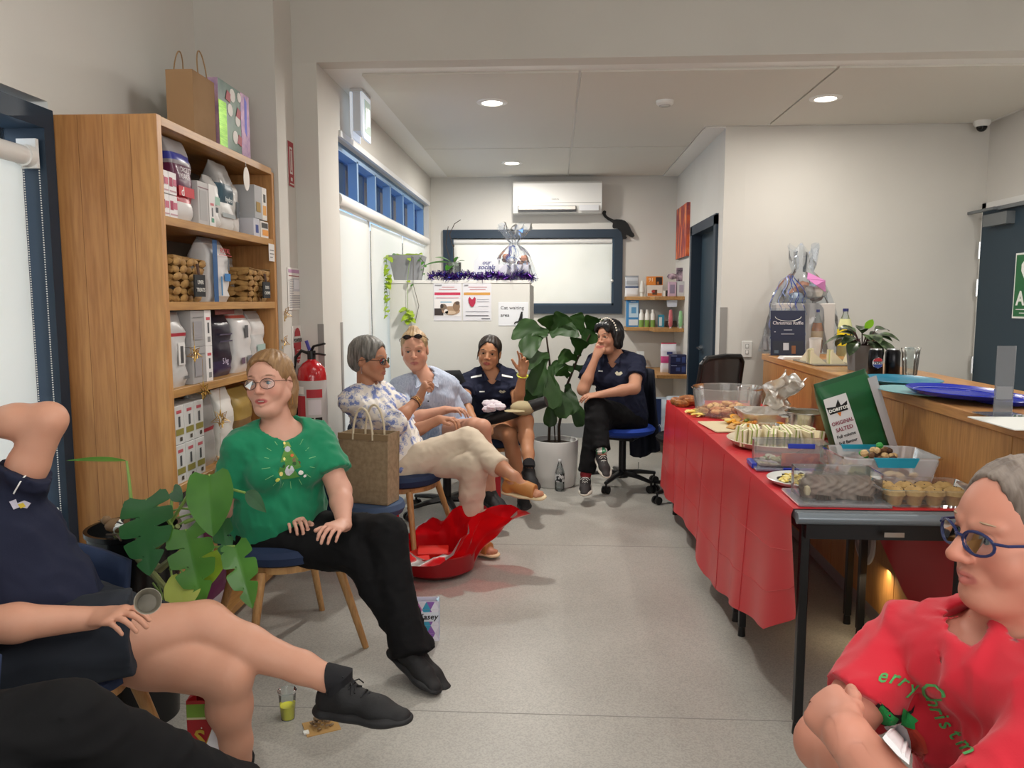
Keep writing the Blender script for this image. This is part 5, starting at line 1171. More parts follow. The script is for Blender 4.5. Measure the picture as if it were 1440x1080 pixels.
# ---- bookcase
BX0, BX1, BY0, BY1, BH = XL+.004, -1.40, 2.72, 3.862, 2.06
bc = thing('bookcase', 'tall open oak bookcase full of pet food beside the navy window', 'bookcase', ((BX0+BX1)/2, (BY0+BY1)/2, 0))
cx, cy = (BX0+BX1)/2, (BY0+BY1)/2
def bp(name, lo, hi, m, **k): return bx(name, (lo[0]-cx, lo[1]-cy, lo[2]), (hi[0]-cx, hi[1]-cy, hi[2]), m, bc, .0015, **k)
bp('side_panel', (BX0, BY0, 0), (BX1, BY0+.032, BH), Oak); bp('side_panel', (BX0, BY1-.032, 0), (BX1, BY1, BH-.02), Oak)
bp('top_panel', (BX0, BY0+.032, BH-.034), (BX1, BY1-.032, BH-.002), OakY); bp('back_panel', (BX0, BY0+.032, .06), (BX0+.012, BY1-.032, BH-.034), mat('grey_back_panel', '#6b665f', .7))
for xx in (-1.69, -1.60, -1.50): bp('board_joint', (xx, BY0-.0006, 0), (xx+.0018, BY0+.001, BH-.002), mat('joint_dark', '#6f4a2a', .7))
SH = [.06, .38, .71, 1.075, 1.40, 1.71]
for z in SH: bp('shelf', (BX0+.012, BY0+.032, z-.032), (BX1-.002, BY1-.032, z), OakY)
bp('plinth', (BX0, BY0+.032, 0), (BX1-.03, BY1-.032, .028), OakY)
FX = BX1-.015       # front line of goods
def fy(px): return 1.40*1081/(778-px)+.0
Pk = '#b0406a'
for k in range(2):
    for i in range(2):
        carton('pouch_box', ('lower' if k == 0 else 'upper')+(' near' if i == 0 else ' far')+' small white and pink treat box at the near end of the top shelf', 'box', (FX, 2.785+.062*i, SH[5]+.085*k+.0005), .058, .082, .10, '#e8e4e4', [('r', .05, .35, .45, .75, '#a52c50'), ('r', .5, .4, .95, .7, '#c66a80'), ('r', .05, .12, .95, .18, '#c8a0a8')], group=None)
pouch('pet_food_bag', 'maroon digestive care pet food bag with silver top on the highest shelf', (FX-.01, 2.962, SH[5]), .165, .31, .09, [(0, '#d9d6d4'), (.25, '#b02433'), (.42, '#5b2140'), (.68, '#8b8488'), (.74, '#3b3f92'), (.8, '#9a9798')], [('t', 'DIGEST', .5, .62, .026, '#e6dfe2'), ('t', 'CARE', .45, .54, .026, '#e6dfe2'), ('r', .12, .30, .88, .42, '#c22a35'), ('t', 'd', .3, .35, .05, '#f3eeee')], seed=1)
carton('carton', 'large pale grey carton on the highest shelf beside the maroon bag', 'box', (FX-.0, 3.125, SH[5]+.0005), .15, .17, .25, '#b9b6b4', [('r', .08, .1, .5, .8, '#a9a7a6'), ('r', .0, .85, 1, .87, '#8c6670'), ('r', .62, 0, 1, 1, '#e3e1df'), ('r', .7, .5, .92, .56, '#c66d72'), ('r', .74, .1, .9, .2, '#5b9a7e'), ('r', .77, .24, .85, .45, '#6d7072')])
pouch('pet_food_bag', 'dark green pet food bag with silver folded top behind the pale carton', (FX-.27, 3.15, SH[5]), .16, .30, .08, [(0, '#1f4a38'), (.8, '#a9a6a3')], seed=2)
pouch('pet_food_bag', 'white and green pouch leaning right of the pale carton', (FX-.02, 3.255, SH[5]), .095, .22, .07, [(0, '#dcdad7'), (.82, '#b4b1ae')], [('r', .2, .45, .8, .6, '#9ec4b2'), ('r', .35, .3, .6, .4, '#3b4146')], seed=3)
pouch('pet_food_bag', 'white pet food bag with a teal panel and open silver top, highest shelf', (FX-.03, 3.40, SH[5]), .17, .30, .09, [(0, '#d8d7d4'), (.42, '#335160'), (.66, '#9a9896')], [('r', .1, .2, .9, .26, '#9fa6a8'), ('t', 'hydro', .5, .46, .03, '#e8ecec')], seed=4)
pouch('pet_food_bag', 'narrow white pouch with dark print next to the stacked cartons', (FX-.04, 3.525, SH[5]), .07, .24, .07, [(0, '#d6d3cf'), (.85, '#a5a29f')], [('r', .2, .3, .7, .6, '#4b5057')], seed=5)
carton('carton', 'white and blue tin carton at the far end of the highest shelf, below', 'box', (FX, 3.655, SH[5]+.0005), .075, .085, .12, '#c9cad2', [('r', .3, .2, .75, .65, '#3f4f8f')])
carton('carton', 'white and orange carton at the far end of the highest shelf, below', 'box', (FX, 3.755, SH[5]+.0005), .10, .08, .12, '#e4dfd8', [('r', .2, .15, .95, .5, '#e8a04e'), ('r', .1, .6, .9, .9, '#4a4a4a')])
carton('carton', 'grey and white treat carton stacked on the orange and blue cartons', 'box', (FX, 3.715, SH[5]+.087), .15, .155, .12, '#b7b8ba', [('r', .6, 0, 1, 1, '#e5e2dc'), ('r', .66, .15, .95, .45, '#e5a95c'), ('r', .72, .55, .9, .8, '#55534f'), ('r', .1, .2, .45, .5, '#a98b4a')])
t = thing('price_tag', 'oval white tag hanging from the top edge of the bookcase', 'tag', (BX1+.004, 3.50, 1.955)); MB().lathe([(0, 0), (.5, 0), (.5, .002), (0, .002)], n=24, M=Matrix.Rotation(PI/2, 4, 'Y') @ Matrix.Diagonal((.105, .066, 1, 1))).build('tag_card', mat('tag_card', '#ebe4dc', .6), t); m = MB(); m.tube([(.001, 0, .045), (.0, 0, .075)], .001, 4); m.build('string', Trim, t)
carton('shelf_label', 'small white price label clipped under the highest shelf', 'label', (BX1+.004, 3.79, 1.60), .075, .085, .002, '#e3e1de', [('r', .15, .6, .85, .66, '#8a8a8a'), ('r', .15, .4, .85, .46, '#8a8a8a'), ('r', .15, .2, .6, .26, '#8a8a8a')])
# baskets
Wick = mat('hyacinth_weave', '#b08a52', .75, col2='#8a6534', nscale=30, bump=.06, bscale=60)
def basket(label, y, w, d, h, z, tagtext):
    t = thing('basket', label, 'basket', (FX-d/2-.0, y, z), PI/2); rim = []
    # woven strands: each row of flattened knots
    rows = 6; m = MB()
    for r_ in range(rows):
        zz = h*(r_+.5)/rows; k = .88+.12*(r_/(rows-1)); W2, D2 = w/2*k, d/2*k; per = [(W2, D2), (-W2, D2), (-W2, -D2), (W2, -D2)]
        for e in range(4):
            a, b_ = V((*per[e], zz)), V((*per[(e+1) % 4], zz)); n_ = max(2, int((b_-a).length/.05)); dr = (b_-a)/n_; nrm = V((dr.y, -dr.x, 0)).normalized()*(-1)
            nrm = V((a.x+b_.x, a.y+b_.y, 0)).normalized()
            for i in range(n_):
                c = a+dr*(i+.5); off = .004 if (i+r_) % 2 else -.002; Mx_ = Matrix.Translation(c+nrm*off) @ basis(nrm, BLU).to_4x4() @ Matrix.Rotation(.18 if (i+r_) % 2 else -.18, 4, 'Y')
                m.ball((0, 0, 0), (dr.length*.62, .007, h/rows*.56), 8, Mx_)
    m.build('woven_wall', Wick, t, True)
    m = MB(); k = 1.0; pts = []
    for (x, y_) in ((1, 1), (-1, 1), (-1, -1), (1, -1)): pts.append((x*w/2, y_*d/2, h))
    m.tube(pts, .011, 8, closed=True); m.build('rim', Wick, t, True)
    bx('base', (-w*.42, -d*.42, 0), (w*.42, d*.42, .006), Wick, t)
    tg = bx('label_board', (-.045, -d/2-.026, h*.12), (.045, -d/2-.020, h*.64), mat('chalkboard', '#1f2124', .7), t); tg.location.x += w*.12
    for i, s_ in enumerate(tagtext): text(s_, mat('chalk', '#d9d6cf', .8), .021, t, (w*.12, -d/2-.028, h*(.46-.18*i)), bold=.0003)
    m = MB(); m.tube([(w*.12, -d/2-.022, h*.64), (w*.12, -d/2-.016, h*.9)], .006, 6); m.build('ribbon', mat('brown_ribbon', '#5a4438', .7), t)
    return t
basket('woven basket with a chalkboard treats tag, near end of the second shelf', 2.95, .26, .26, .165, SH[4], ('LIVER', 'TREATS'))
basket('woven basket with a small dark tag, far end of the second shelf', 3.66, .25, .26, .15, SH[4], ('DOG', 'CHEWS'))
for i in range(3): tag(link('treat_packet', pouch('x', None, (0, 0, 0), .1, .09, .03, [(0, ('#a99c94', '#c2bab2', '#8f8077')[i])], cat=None).children[0].data, None, None, V((FX-.08-.05*i, 3.60+.06*i, SH[4]+.10)), PI/2), ('brown', 'pale', 'dark')[i]+' clear-wrapped treat packet poking out of the far basket', 'packet') if False else None
pouch('treat_packet', 'clear packet of treats standing in the far basket', (FX-.14, 3.66, SH[4]+.05), .12, .16, .04, [(0, '#b3aaa3'), (.8, '#8f8882')], cat='packet', seed=6)
pouch('pet_food_bag', 'white and blue pet food bag standing between the two baskets', (FX-.03, 3.315, SH[4]), .20, .275, .12, [(0, '#dad9d8'), (.8, '#d9d7d5'), (.93, '#8f8f92')], [('r', .0, 0, .22, .95, '#24578c'), ('t', 'ROYAL', .62, .80, .032, '#b83a40'), ('r', .3, .73, .95, .74, '#b83a40'), ('r', .55, .33, .85, .45, '#2f79b8'), ('r', .35, .1, .42, .4, '#3f7fb0'), ('r', .72, .5, .8, .68, '#55585d')], seed=7)
# third shelf
pouch('pet_food_bag', 'grey and white bag with a round dog picture, near end of the third shelf', (FX-.01, 2.865, SH[3]), .13, .285, .08, [(0, '#c9c7c5'), (.7, '#a52d3a'), (.73, '#b5b2b0')], [('r', .3, .3, .7, .6, '#e3e1de'), ('r', .42, .32, .6, .55, '#4a4a4c'), ('r', .6, .1, .9, .14, '#6b6b6b')], seed=8)
for k in range(2): carton('food_carton', ('lower' if k == 0 else 'upper')+' of two grey and white food cartons stacked on the third shelf', 'box', (FX, 3.03, SH[3]+.146*k+.0005), .175, .145, .24, '#a5a3a2', [('r', .66, 0, 1, 1, '#e6e4e2'), ('r', .74, .72, .94, .8, '#c4505a'), ('r', .8, .35, .88, .65, '#4b4d50'), ('r', .78, .1, .92, .25, '#8b8b8b'), ('r', .08, .8, .6, .82, '#7d7b7a'), ('r', .08, .2, .5, .7, '#99979a')])
pouch('pet_food_bag', 'large dark purple pet food bag in the middle of the third shelf', (FX-.03, 3.31, SH[3]), .20, .30, .12, [(0, '#332a4a'), (.25, '#2a2533'), (.9, '#3a2f3c')], [('t', '5 kg', .45, .22, .036, '#cfc6dd'), ('r', .2, .5, .85, .52, '#4b4258'), ('r', .2, .6, .85, .62, '#4b4258'), ('r', .0, .9, 1, .97, '#7c3a33')], seed=9)
pouch('pet_food_bag', 'white cat food bag right of the dark purple bag', (FX-.02, 3.52, SH[3]), .19, .29, .11, [(0, '#d9d7d6'), (.85, '#c2574a'), (.93, '#bdbab8')], [('r', .4, .55, .6, .75, '#55565a'), ('r', .5, .12, .8, .26, '#7c7d82'), ('r', .15, .14, .35, .24, '#6b5568')], seed=10)
pouch('pet_food_bag', 'clear-topped white bag at the far end of the third shelf', (FX-.03, 3.725, SH[3]), .17, .28, .10, [(0, '#d2d3d2'), (.6, '#e0dedc'), (.85, '#aaa8a6')], [('r', .2, .3, .8, .42, '#a7c0ba')], seed=11)
# fourth shelf
for i in range(3):
    for k in range(2):
        carton('food_carton', 'white pouch carton, %s column, %s row, near end of the fourth shelf' % (('nearest', 'middle', 'furthest')[i], ('bottom', 'top')[k]), 'box', (FX, 2.812+.082*i, SH[2]+.150*k+.0005), .078, .148, .16, '#d3d1cf', [('r', .25, .80, .75, .88, '#c05a62'), ('r', .42, .45, .6, .72, '#4b4d50'), ('r', .12, .24, .9, .40, '#8f8540'), ('r', .5, .08, .72, .18, '#4a4238')], group=None)
pouch('pet_food_bag', 'clear and silver bag behind the hanging stars on the fourth shelf', (FX-.03, 3.12, SH[2]), .17, .33, .10, [(0, '#a7a5a2'), (.45, '#9a2f36'), (.5, '#8f8e8b')], seed=12)
pouch('pet_food_bag', 'white pointed treat bag beside the green T-shirt on the fourth shelf', (FX-.02, 3.30, SH[2]), .15, .31, .09, [(0, '#d9d6cf'), (.6, '#e5e2dc')], seed=13)
pouch('pet_food_bag', 'gold and brown bag at the far end of the fourth shelf', (FX-.03, 3.52, SH[2]), .2, .29, .11, [(0, '#7a5f3c'), (.5, '#a58a4a')], seed=14)
# lower shelves
pouch('pet_food_bag', 'white and magenta food bag low in the bookcase beside the green leaves', (FX-.02, 3.10, SH[1]), .20, .29, .12, [(0, '#cfcdd2'), (.85, '#bdbac0')], [('r', .0, 0, .38, .95, '#7a2a5c'), ('r', .6, .2, .72, .7, '#9a3a6a')], seed=15)
pouch('pet_food_bag', 'grey and white food bag low in the bookcase at the near end', (FX-.03, 2.87, SH[1]), .18, .28, .11, [(0, '#bdbbb8'), (.8, '#8b8a88')], seed=16)
pouch('pet_food_bag', 'white food bag low in the bookcase at the far end', (FX-.03, 3.4, SH[1]), .2, .28, .11, [(0, '#d3d2cf'), (.6, '#7b2b56')], seed=17)
pouch('pet_food_bag', 'big purple and white food bag on the lowest shelf', (FX-.02, 3.12, SH[0]), .26, .27, .13, [(0, '#c6c3cb'), (.3, '#6f2b5a'), (.8, '#c6c3cb')], seed=18)
# hanging stars
Gold = mat('gold_glitter', '#c9a45a', .3, .9, bump=.05, bscale=200)
def star(label, p, r, rot=0, spikes=5):
    t = thing('star_ornament', label, 'ornament', p)
    for a0, tw in ((0, 0), (.6, 1.2)):
        pts = [((r if i % 2 == 0 else r*.42)*math.sin(i*PI/spikes+a0), (r if i % 2 == 0 else r*.42)*math.cos(i*PI/spikes+a0)) for i in range(2*spikes)]
        m = MB(); m.tube([V((0, x, z)) for x, z in pts], .0022, 4, closed=True); m.tube([V((.008, x*.6, z*.6)) for x, z in pts], .002, 4, closed=True); m.build('star_frame', Gold, t, rz=rot+tw)
    m = MB(); m.tube([(0, 0, r), (0, 0, r+.09)], .0008, 4); m.build('string', Gold, t)
star('gold star ornament hanging in front of the stacked grey cartons', V((BX1+.01, fy(258), W(258, 497, 2.95).z)), .032, .4)
star('gold star ornament hanging just below the third shelf at the near end', V((BX1+.012, fy(268), W(268, 550, 2.95).z)), .036, .2)
star('pale wooden star ornament hanging by the silver bag on the fourth shelf', V((BX1+.012, fy(292), W(292, 590, 3.1).z)), .04, .7)
star('gold star ornament hanging at the far end below the second shelf', V((BX1+.012, fy(396)-.05, W(396, 442, 3.8).z)), .045, .5)
star('gold star ornament hanging at the far end of the third shelf', V((BX1+.012, fy(394)-.05, W(394, 482, 3.8).z)), .042, .1)
star('brass star ornament hanging low beside the near pouch cartons', V((BX1+.012, fy(290), W(290, 652, 3.05).z)), .03, .9)
# bags on top
Kraft = mat('kraft_paper', '#9a7a56', .8, bump=.03, bscale=25, col2='#8d6e4a', nscale=6); KraftD = mat('kraft_gusset', '#a88560', .8, bump=.02, bscale=20)
def paper_bag(name, label, cat, loc, w, h, d, m, rz=PI/2, handles=None, gusset=None, inner=None):
    t = thing(name, label, cat, loc, rz); b_ = MB(); th = .0015
    def wallq(a, b2, c2, d2): b_.add([a, b2, c2, d2], [[0, 1, 2, 3]])
    x0, x1, y0, y1 = -w/2, w/2, -d/2, d/2; k = 1.03
    b_.box((x0, y0, 0), (x1, y0+th, h)); b_.box((x0, y1-th, 0), (x1, y1, h)); b_.box((x0, y0, 0), (x1, y1, .003)); b_.build('bag_body', m, t)
    for x in (x0, x1-th): g = MB(); g.add([(x, y0, 0), (x, y1, 0), (x, y1, h), (x+(.012 if x < 0 else -.012), 0, h), (x, y0, h)], [[0, 1, 2, 3, 4]]); g.build('gusset', gusset or m, t, solid=.0015)
    if handles:
        for y in (y0+.004, y1-.004):
            hh = MB(); hh.tube([(math.cos(a)*w*.2, y+.01*math.sin(a)*(1 if y < 0 else -1), h-.02+math.sin(a)*.10+ (.02)) for a in [PI*i/14 for i in range(15)]], .0028, 6); hh.build('handle', handles, t, True)
    return t
hp_ = W(291, 195, 3.2)
paper_bag('paper_bag', 'brown kraft paper bag with twisted handles on top of the bookcase', 'paper bag', (-1.50, 3.21, BH-.001), .20, .265, .11, Kraft, handles=mat('twine', '#9a7b54', .8), gusset=KraftD)
Holo = mat('holographic_lilac', '#b79ac0', .25, .35, col2='#d8b6cf', nscale=30, bump=.02)
gb = paper_bag('gift_bag', 'shiny lilac and green Christmas gift bag on top of the bookcase', 'gift bag', (-1.52, 3.55, BH-.001), .34, .31, .12, mat('xmas_paper', '#6d8a78', .35, col2='#57726a', nscale=12), gusset=Holo)
def on_bag(t, d, pts, col, y=-.003, name='printed_figure'): MB().prism(pts, .001, Matrix.Translation((0, y-d/2, 0))).build(name, mat('ink'+col, col, .45), t)
bx('printed_panel', (.07, -.0615, .0), (.17, -.060, .31), Holo, gb); bx('printed_panel', (-.17, -.0615, 0), (-.09, -.060, .22), mat('lime_foil', '#76b82e', .25, .3, col2='#a6e04c', nscale=50, stretch=(.3, 1, 3)), gb)
on_bag(gb, .12, [(.11, .14), (.135, .12), (.14, .28), (.115, .30)], '#5a5fd6', -.0022, 'painted_glint')  # glint on the foil, painted as a flat blue patch
for (x, z, r_) in ((-.02, .27, .03), (-.05, .2, .028), (.03, .17, .026), (.0, .09, .03), (.055, .28, .022)):
    on_bag(gb, .12, [(x+r_*math.cos(a), z+r_*math.sin(a)) for a in [2*PI*i/12 for i in range(12)]], '#e3ded8', -.002)
for (x, z) in ((-.07, .25), (.045, .08), (.04, .2)): on_bag(gb, .12, [(x-.028, z-.012), (x+.02, z-.02), (x+.026, z+.02), (x-.01, z+.03)], '#a82638', -.003)

# ---- wall signs by the extinguisher (on the return wall x = XP)
def wall_card(name, label, X, px, py0, py1, w, decs, col='#e6e3de', rz=PI/2, rounded=False):
    c = WX(px, (py0+py1)/2, X); z0 = WX(px, py1, X).z; z1 = WX(px, py0, X).z
    return carton(name, label, 'sign', (X+.004, c.y, z0), w, z1-z0, .003, col, decs, rz)
t = wall_card('wall_sign', 'narrow red sign with a white slot high beside the bookcase', XP, 408, 200, 262, .085, [('r', .0, 0, 1, 1, '#a33a41'), ('r', .25, .28, .75, .88, '#ddd9d3'), ('r', .36, .33, .64, .83, '#a33a41'), ('r', .44, .36, .56, .80, '#ddd9d3'), ('r', .35, .12, .65, .2, '#ddd9d3'), ('r', .15, .04, .85, .07, '#ddd9d3')])
t = wall_card('paper_notice', 'printed white notice sheets taped to the wall beside the bookcase', XP, 413, 377, 436, .20, [('r', .06, .88, .9, .96, '#b990b0'), ('r', .08, .8, .9, .82, '#9a4a4a'), ('r', .4, .45, .92, .76, '#c9cad0'), ('r', .45, .5, .86, .72, '#e4e4e8')]+[('r', .08, .06+.055*i, .9 if i < 6 else .35, .075+.055*i, '#9b9aa0') for i in range(13)])
t = wall_card('extinguisher_sign', 'white and red powder fire extinguisher sign above the extinguisher', XP, 417, 458, 514, .15, [('r', .12, .45, .9, .58, '#b03038')], '#e8e4df')
hgt = WX(417, 458, XP).z-WX(417, 514, XP).z
MB().prism([(-.05, .50*hgt), (.05, .50*hgt), (.045, .3*hgt), (.03, .13*hgt), (0, .05*hgt), (-.03, .13*hgt), (-.045, .3*hgt)], .0008, Matrix.Translation((0, -.0042, 0))).build('printed_shield', mat('ink#b03038', '#b03038', .5), t)
MB().prism([(-.045, .74*hgt), (.045, .74*hgt), (.04, .85*hgt), (.02, .93*hgt), (0, .95*hgt), (-.02, .93*hgt), (-.04, .85*hgt)], .0008, Matrix.Translation((0, -.0042, 0))).build('printed_dome', mat('ink#b03038', '#b03038', .5), t)
text('POWDER', mat('ink#222222', '#222222', .5), .03, t, (0, -.005, .63*hgt), bold=.0006)
for i in range(4): rect_on(t, -.035+.004*i, (.14+.08*i)*hgt, .035-.004*i, (.155+.08*i)*hgt, -.0052, '#e8e4df')
# fire extinguisher
ExR = mat('extinguisher_red', '#b5161f', .22, coat=.5); Blk = mat('black_plastic', '#131315', .4)
ex = thing('fire_extinguisher', 'red powder fire extinguisher hanging on the pier beside the bookcase', 'fire extinguisher', W(437, 600, 4.0))
ex.location = (W(438, 500, 4.02).x, 4.02, 0); zc = W(438, 600, 4.02).z; zt = W(438, 505, 4.02).z
MB().lathe([(0, zt-.42), (.05, zt-.42), (.074, zt-.405), (.076, zt-.39), (.076, zt-.09), (.070, zt-.05), (.045, zt-.02), (.022, zt-.005), (.02, zt+.01)], n=32).build('cylinder', ExR, ex, True)
MB().lathe([(.0772, zt-.36), (.0772, zt-.11)], n=32).build('label_wrap', mat('ext_label', '#c4c0bd', .4), ex, True)
ang = lambda a: (math.sin(a)*.078, -math.cos(a)*.078)
def patch(a0, a1, z0, z1, col, name='label_print'):
    m = MB(); n = 8; vs = [(math.sin(a0+(a1-a0)*i/n)*.0782, -math.cos(a0+(a1-a0)*i/n)*.0782, z) for z in (z0, z1) for i in range(n+1)]; m.add(vs, [[i, i+1, n+2+i, n+1+i] for i in range(n)]); m.build(name, mat('ink'+col, col, .5), ex)
patch(-.1, 1.0, zt-.20, zt-.155, '#b03038'); patch(-1.2, -.2, zt-.34, zt-.19, '#b8363e'); patch(-1.2, -.3, zt-.18, zt-.14, '#efeae4'); patch(.0, .9, zt-.29, zt-.21, '#d8d0d4'); patch(-.1, .35, zt-.35, zt-.305, '#1b1b1b'); patch(.45, .95, zt-.35, zt-.305, '#1b1b1b')
m = MB(); m.cyl((0, 0, zt), .022, .045, 12); m.tube([(0, 0, zt+.045), (.02, -.02, zt+.07), (.085, -.04, zt+.085)], .010, 6, flat=.6); m.tube([(.0, 0, zt+.03), (.05, -.03, zt+.03), (.085, -.04, zt+.025)], .009, 6, flat=.6); m.build('valve_handle', Blk, ex, True)
m = MB(); m.tube([(-.01, -.01, zt+.03), (-.05, -.01, zt+.045), (-.085, 0, zt+.01), (-.098, 0, zt-.06), (-.095, 0, zt-.2), (-.09, 0, zt-.30)], .009, 8); m.build('hose', Blk, ex, True)
m = MB(); m.tube([(.0, -.03, zt+.05), (-.015, -.035, zt+.10)], .009, 6); m.build('seal_tag', mat('purple_tag', '#3f3a8f', .5), ex)
bx('bracket', (-.03, .07, zt-.12), (.03, YP-4.02, zt-.06), Blk, ex)

# ---- partition of the cat waiting area
PY = 5.95; px0, px1 = W(548, 450, PY).x, W(745, 450, PY).x; pz = W(650, 394, PY).z
PanelM = mat('partition_laminate', '#d6d5cf', .55)
pt = thing('partition', 'white L-shaped partition of the cat waiting area behind the seated women', 'partition', ((px0+px1)/2, PY, 0)); pw = (px1-px0)/2
bx('front_panel', (-pw, 0, .10), (pw, .28, pz-.025), PanelM, pt, .003); bx('side_panel', (pw-.03, .28, .10), (pw, 1.2, pz-.025), PanelM, pt, .003); bx('top_cap', (-pw-.006, -.006, pz-.025), (pw+.006, .29, pz), Trim, pt, .003); bx('kickboard', (-pw+.01, .012, 0), (pw-.01, .27, .10), Skirt, pt)
def pcard(name, label, px0_, px1_, py0, py1, decs, cat='poster', col='#dddde2'):
    a = W(px0_, py1, PY); b_ = W(px1_, py0, PY); return carton(name, label, cat, ((a.x+b_.x)/2, PY-.004, a.z), b_.x-a.x, b_.z-a.z, .003, col, decs, 0)
t = pcard('poster', 'white poster with a red banner and an upside-down tabby cat photo on the partition', 610, 649, 398, 451, [('r', .04, .68, .96, .75, '#c43a58'), ('r', .3, .88, .75, .90, '#c48a90'), ('r', .2, .82, .85, .84, '#c48a90'), ('r', .1, .60, .9, .62, '#d9a9b4'), ('r', .03, .12, .97, .56, '#e9e6e4'), ('r', .25, .48, .65, .51, '#7ba8c0'), ('r', .03, .14, .35, .33, '#3a3230'), ('r', .06, .93, .3, .955, '#8b8b90')])
def blob(t, w, h, cx_, cz_, rx, rz_, col, y, name='printed_cat'):
    MB().prism([(-w/2+w*(cx_+rx*math.cos(a)), h*(cz_+rz_*math.sin(a))) for a in [2*PI*i/14 for i in range(14)]], .0006, Matrix.Translation((0, y, 0))).build(name, mat('ink'+col, col, .6), t)
w_, h_ = W(649, 450, PY).x-W(610, 450, PY).x, W(610, 398, PY).z-W(610, 451, PY).z
for c in ((.62, .27, .33, .12, '#a98d72', -.0055), (.82, .38, .13, .13, '#8b7058', -.006), (.86, .47, .08, .05, '#5a4a40', -.0065), (.36, .36, .12, .09, '#7a6858', -.0065), (.30, .39, .06, .06, '#3a322e', -.007), (.45, .24, .08, .07, '#e6dfd8', -.007), (.6, .22, .2, .05, '#cbb49a', -.007)): blob(t, w_, h_, c[0], c[1], c[2], c[3], c[4], c[5])
t = pcard('poster', 'white poster with an orange banner and a red pet emblem on the partition', 651, 691, 398, 451, [('r', .04, .68, .96, .75, '#d09a4e'), ('r', .2, .88, .85, .90, '#c48a90'), ('r', .25, .82, .8, .84, '#c48a90'), ('r', .5, .56, .92, .575, '#a9a9b2'), ('r', .5, .5, .92, .515, '#a9a9b2'), ('r', .55, .38, .9, .395, '#a9a9b2'), ('r', .1, .24, .9, .255, '#a9a9b2'), ('r', .1, .13, .9, .15, '#6b6b72'), ('r', .65, .05, .95, .07, '#5b5b62'), ('r', .06, .93, .2, .955, '#8b8b90')])
MB().prism([(-.055, .17), (-.045, .185), (-.03, .165), (-.022, .165), (-.007, .185), (.003, .17), (.0, .14), (-.012, .115), (-.026, .105), (-.04, .115), (-.052, .14)], .0008, Matrix.Translation((-.012, -.0055, 0))).build('printed_emblem', mat('ink#b02848', '#b02848', .5), t)
t = pcard('wall_sign', 'white square acrylic Cat waiting area sign on the partition', 701, 743, 425, 458, [('t', 'Cat waiting', .46, .76, .036, '#3c3c40', 1.1), ('t', 'area', .22, .45, .036, '#3c3c40', 1.1)], 'sign', '#e4e6ea')
MB().prism([(x*.0012+.022, z*.0010+.022) for x, z in ((38, 0), (42, 60), (40, 72), (43, 88), (37, 84), (31, 88), (29, 76), (26, 66), (20, 40), (12, 14), (4, 12), (-8, 8), (-14, -4), (-8, -14), (-4, -8), (-8, -2), (-2, 4), (10, 2))], .0006, Matrix.Translation((0, -.0045, 0))).build('printed_cat', mat('ink#151515', '#151515', .5), t)
# tinsel : hundreds of small foil strips, one strand
m = MB(); rs = random.Random(3); tx0, tx1 = W(603, 390, PY).x-(px0+px1)/2, W(750, 390, PY).x-(px0+px1)/2
for i in range(1500):
    x = rs.uniform(tx0, tx1); c = V((x, .012+rs.gauss(0, .012), .030+.012*math.sin(x*30))); d = V((rs.gauss(0, 1), rs.gauss(0, 1), rs.gauss(.2, 1))).normalized()*rs.uniform(.03, .05); s_ = V((rs.gauss(0, 1), rs.gauss(0, 1), rs.gauss(0, 1))).normalized()*.003
    m.m = rs.choice((0, 0, 1, 2)); m.add([c-s_, c+s_, c+d+s_, c+d-s_], [[0, 1, 2, 3]])
t = thing('tinsel', 'purple and blue tinsel strand along the top of the partition', 'tinsel', ((px0+px1)/2, PY, pz))
o = m.build('foil_strips', [mat('tinsel_purple', '#3f1f6e', .25, .7), mat('tinsel_blue', '#2a2f8c', .25, .7), mat('tinsel_lilac', '#7a3fa8', .25, .6)], t); o['kind'] = 'stuff'
# ---- leaves
def leaf(parent, base, d, up, L_, W_, m, prof='oval', droop=.3, fold=.15, splits=0, nt=14, ns=6, wave=.0, name='leaf'):
    d = V(d).normalized(); up = V(up); sd = d.cross(up).normalized(); n = sd.cross(d).normalized(); m_ = MB(); base = V(base)
    def w(t):
        if prof == 'oval': return math.sin(PI*min(1, t*.98+.02))**.75
        if prof == 'heart': return (1.0*math.sin(PI*(.18+.82*t)))**.8*(1 if t > .03 else .75)+(.12 if t < .25 else 0)*(1-t*4)
        if prof == 'fiddle': return (.45+.62*t-.25*math.sin(PI*min(1, t*2.2)))*(1-max(0, (t-.72)/.28)**2.4)**.5 if t > .02 else .3
        if prof == 'lance': return math.sin(PI*t**.8)**.9
    idx = {}; vs = []
    for i in range(nt+1):
        t = i/nt
        for j in range(-ns, ns+1):
            s_ = j/ns; hw = max(.0, w(t))*W_*.5
            if splits and .1 < t < .95: hw *= 1-.68*math.exp(-((((t*splits+(.5 if j > 0 else .8)-abs(s_)*.25) % 1)-.5)/.10)**2)*min(1, max(0, abs(s_)-.15)*2.2)
            back = -.10*L_*abs(s_)**1.5*(1-t)*(1 if prof == 'heart' else 0)
            a = droop*t; p = base+d*(L_*(t*math.cos(a*.7))+back)-V((0, 0, 1))*L_*t*math.sin(a)*.9+sd*s_*hw+n*(abs(s_)*hw*fold+wave*math.sin(t*18+j)*abs(s_))
            idx[i, j] = len(vs); vs.append(p)
    fs = []
    for i in range(nt):
        for j in range(-ns, ns):
            sm = abs(j+.5)/ns
            fs.append([idx[i, j], idx[i+1, j], idx[i+1, j+1], idx[i, j+1]])
    m_.add(vs, fs); o = m_.build(name, m, parent, True); return o
def leafmat(name, c, c2, rough=.38, vein=None): return mat(name, c, rough, col2=c2, nscale=6, stretch=(1, 1, 1), bump=.015, bscale=40, translucent=.18, coat=.15)
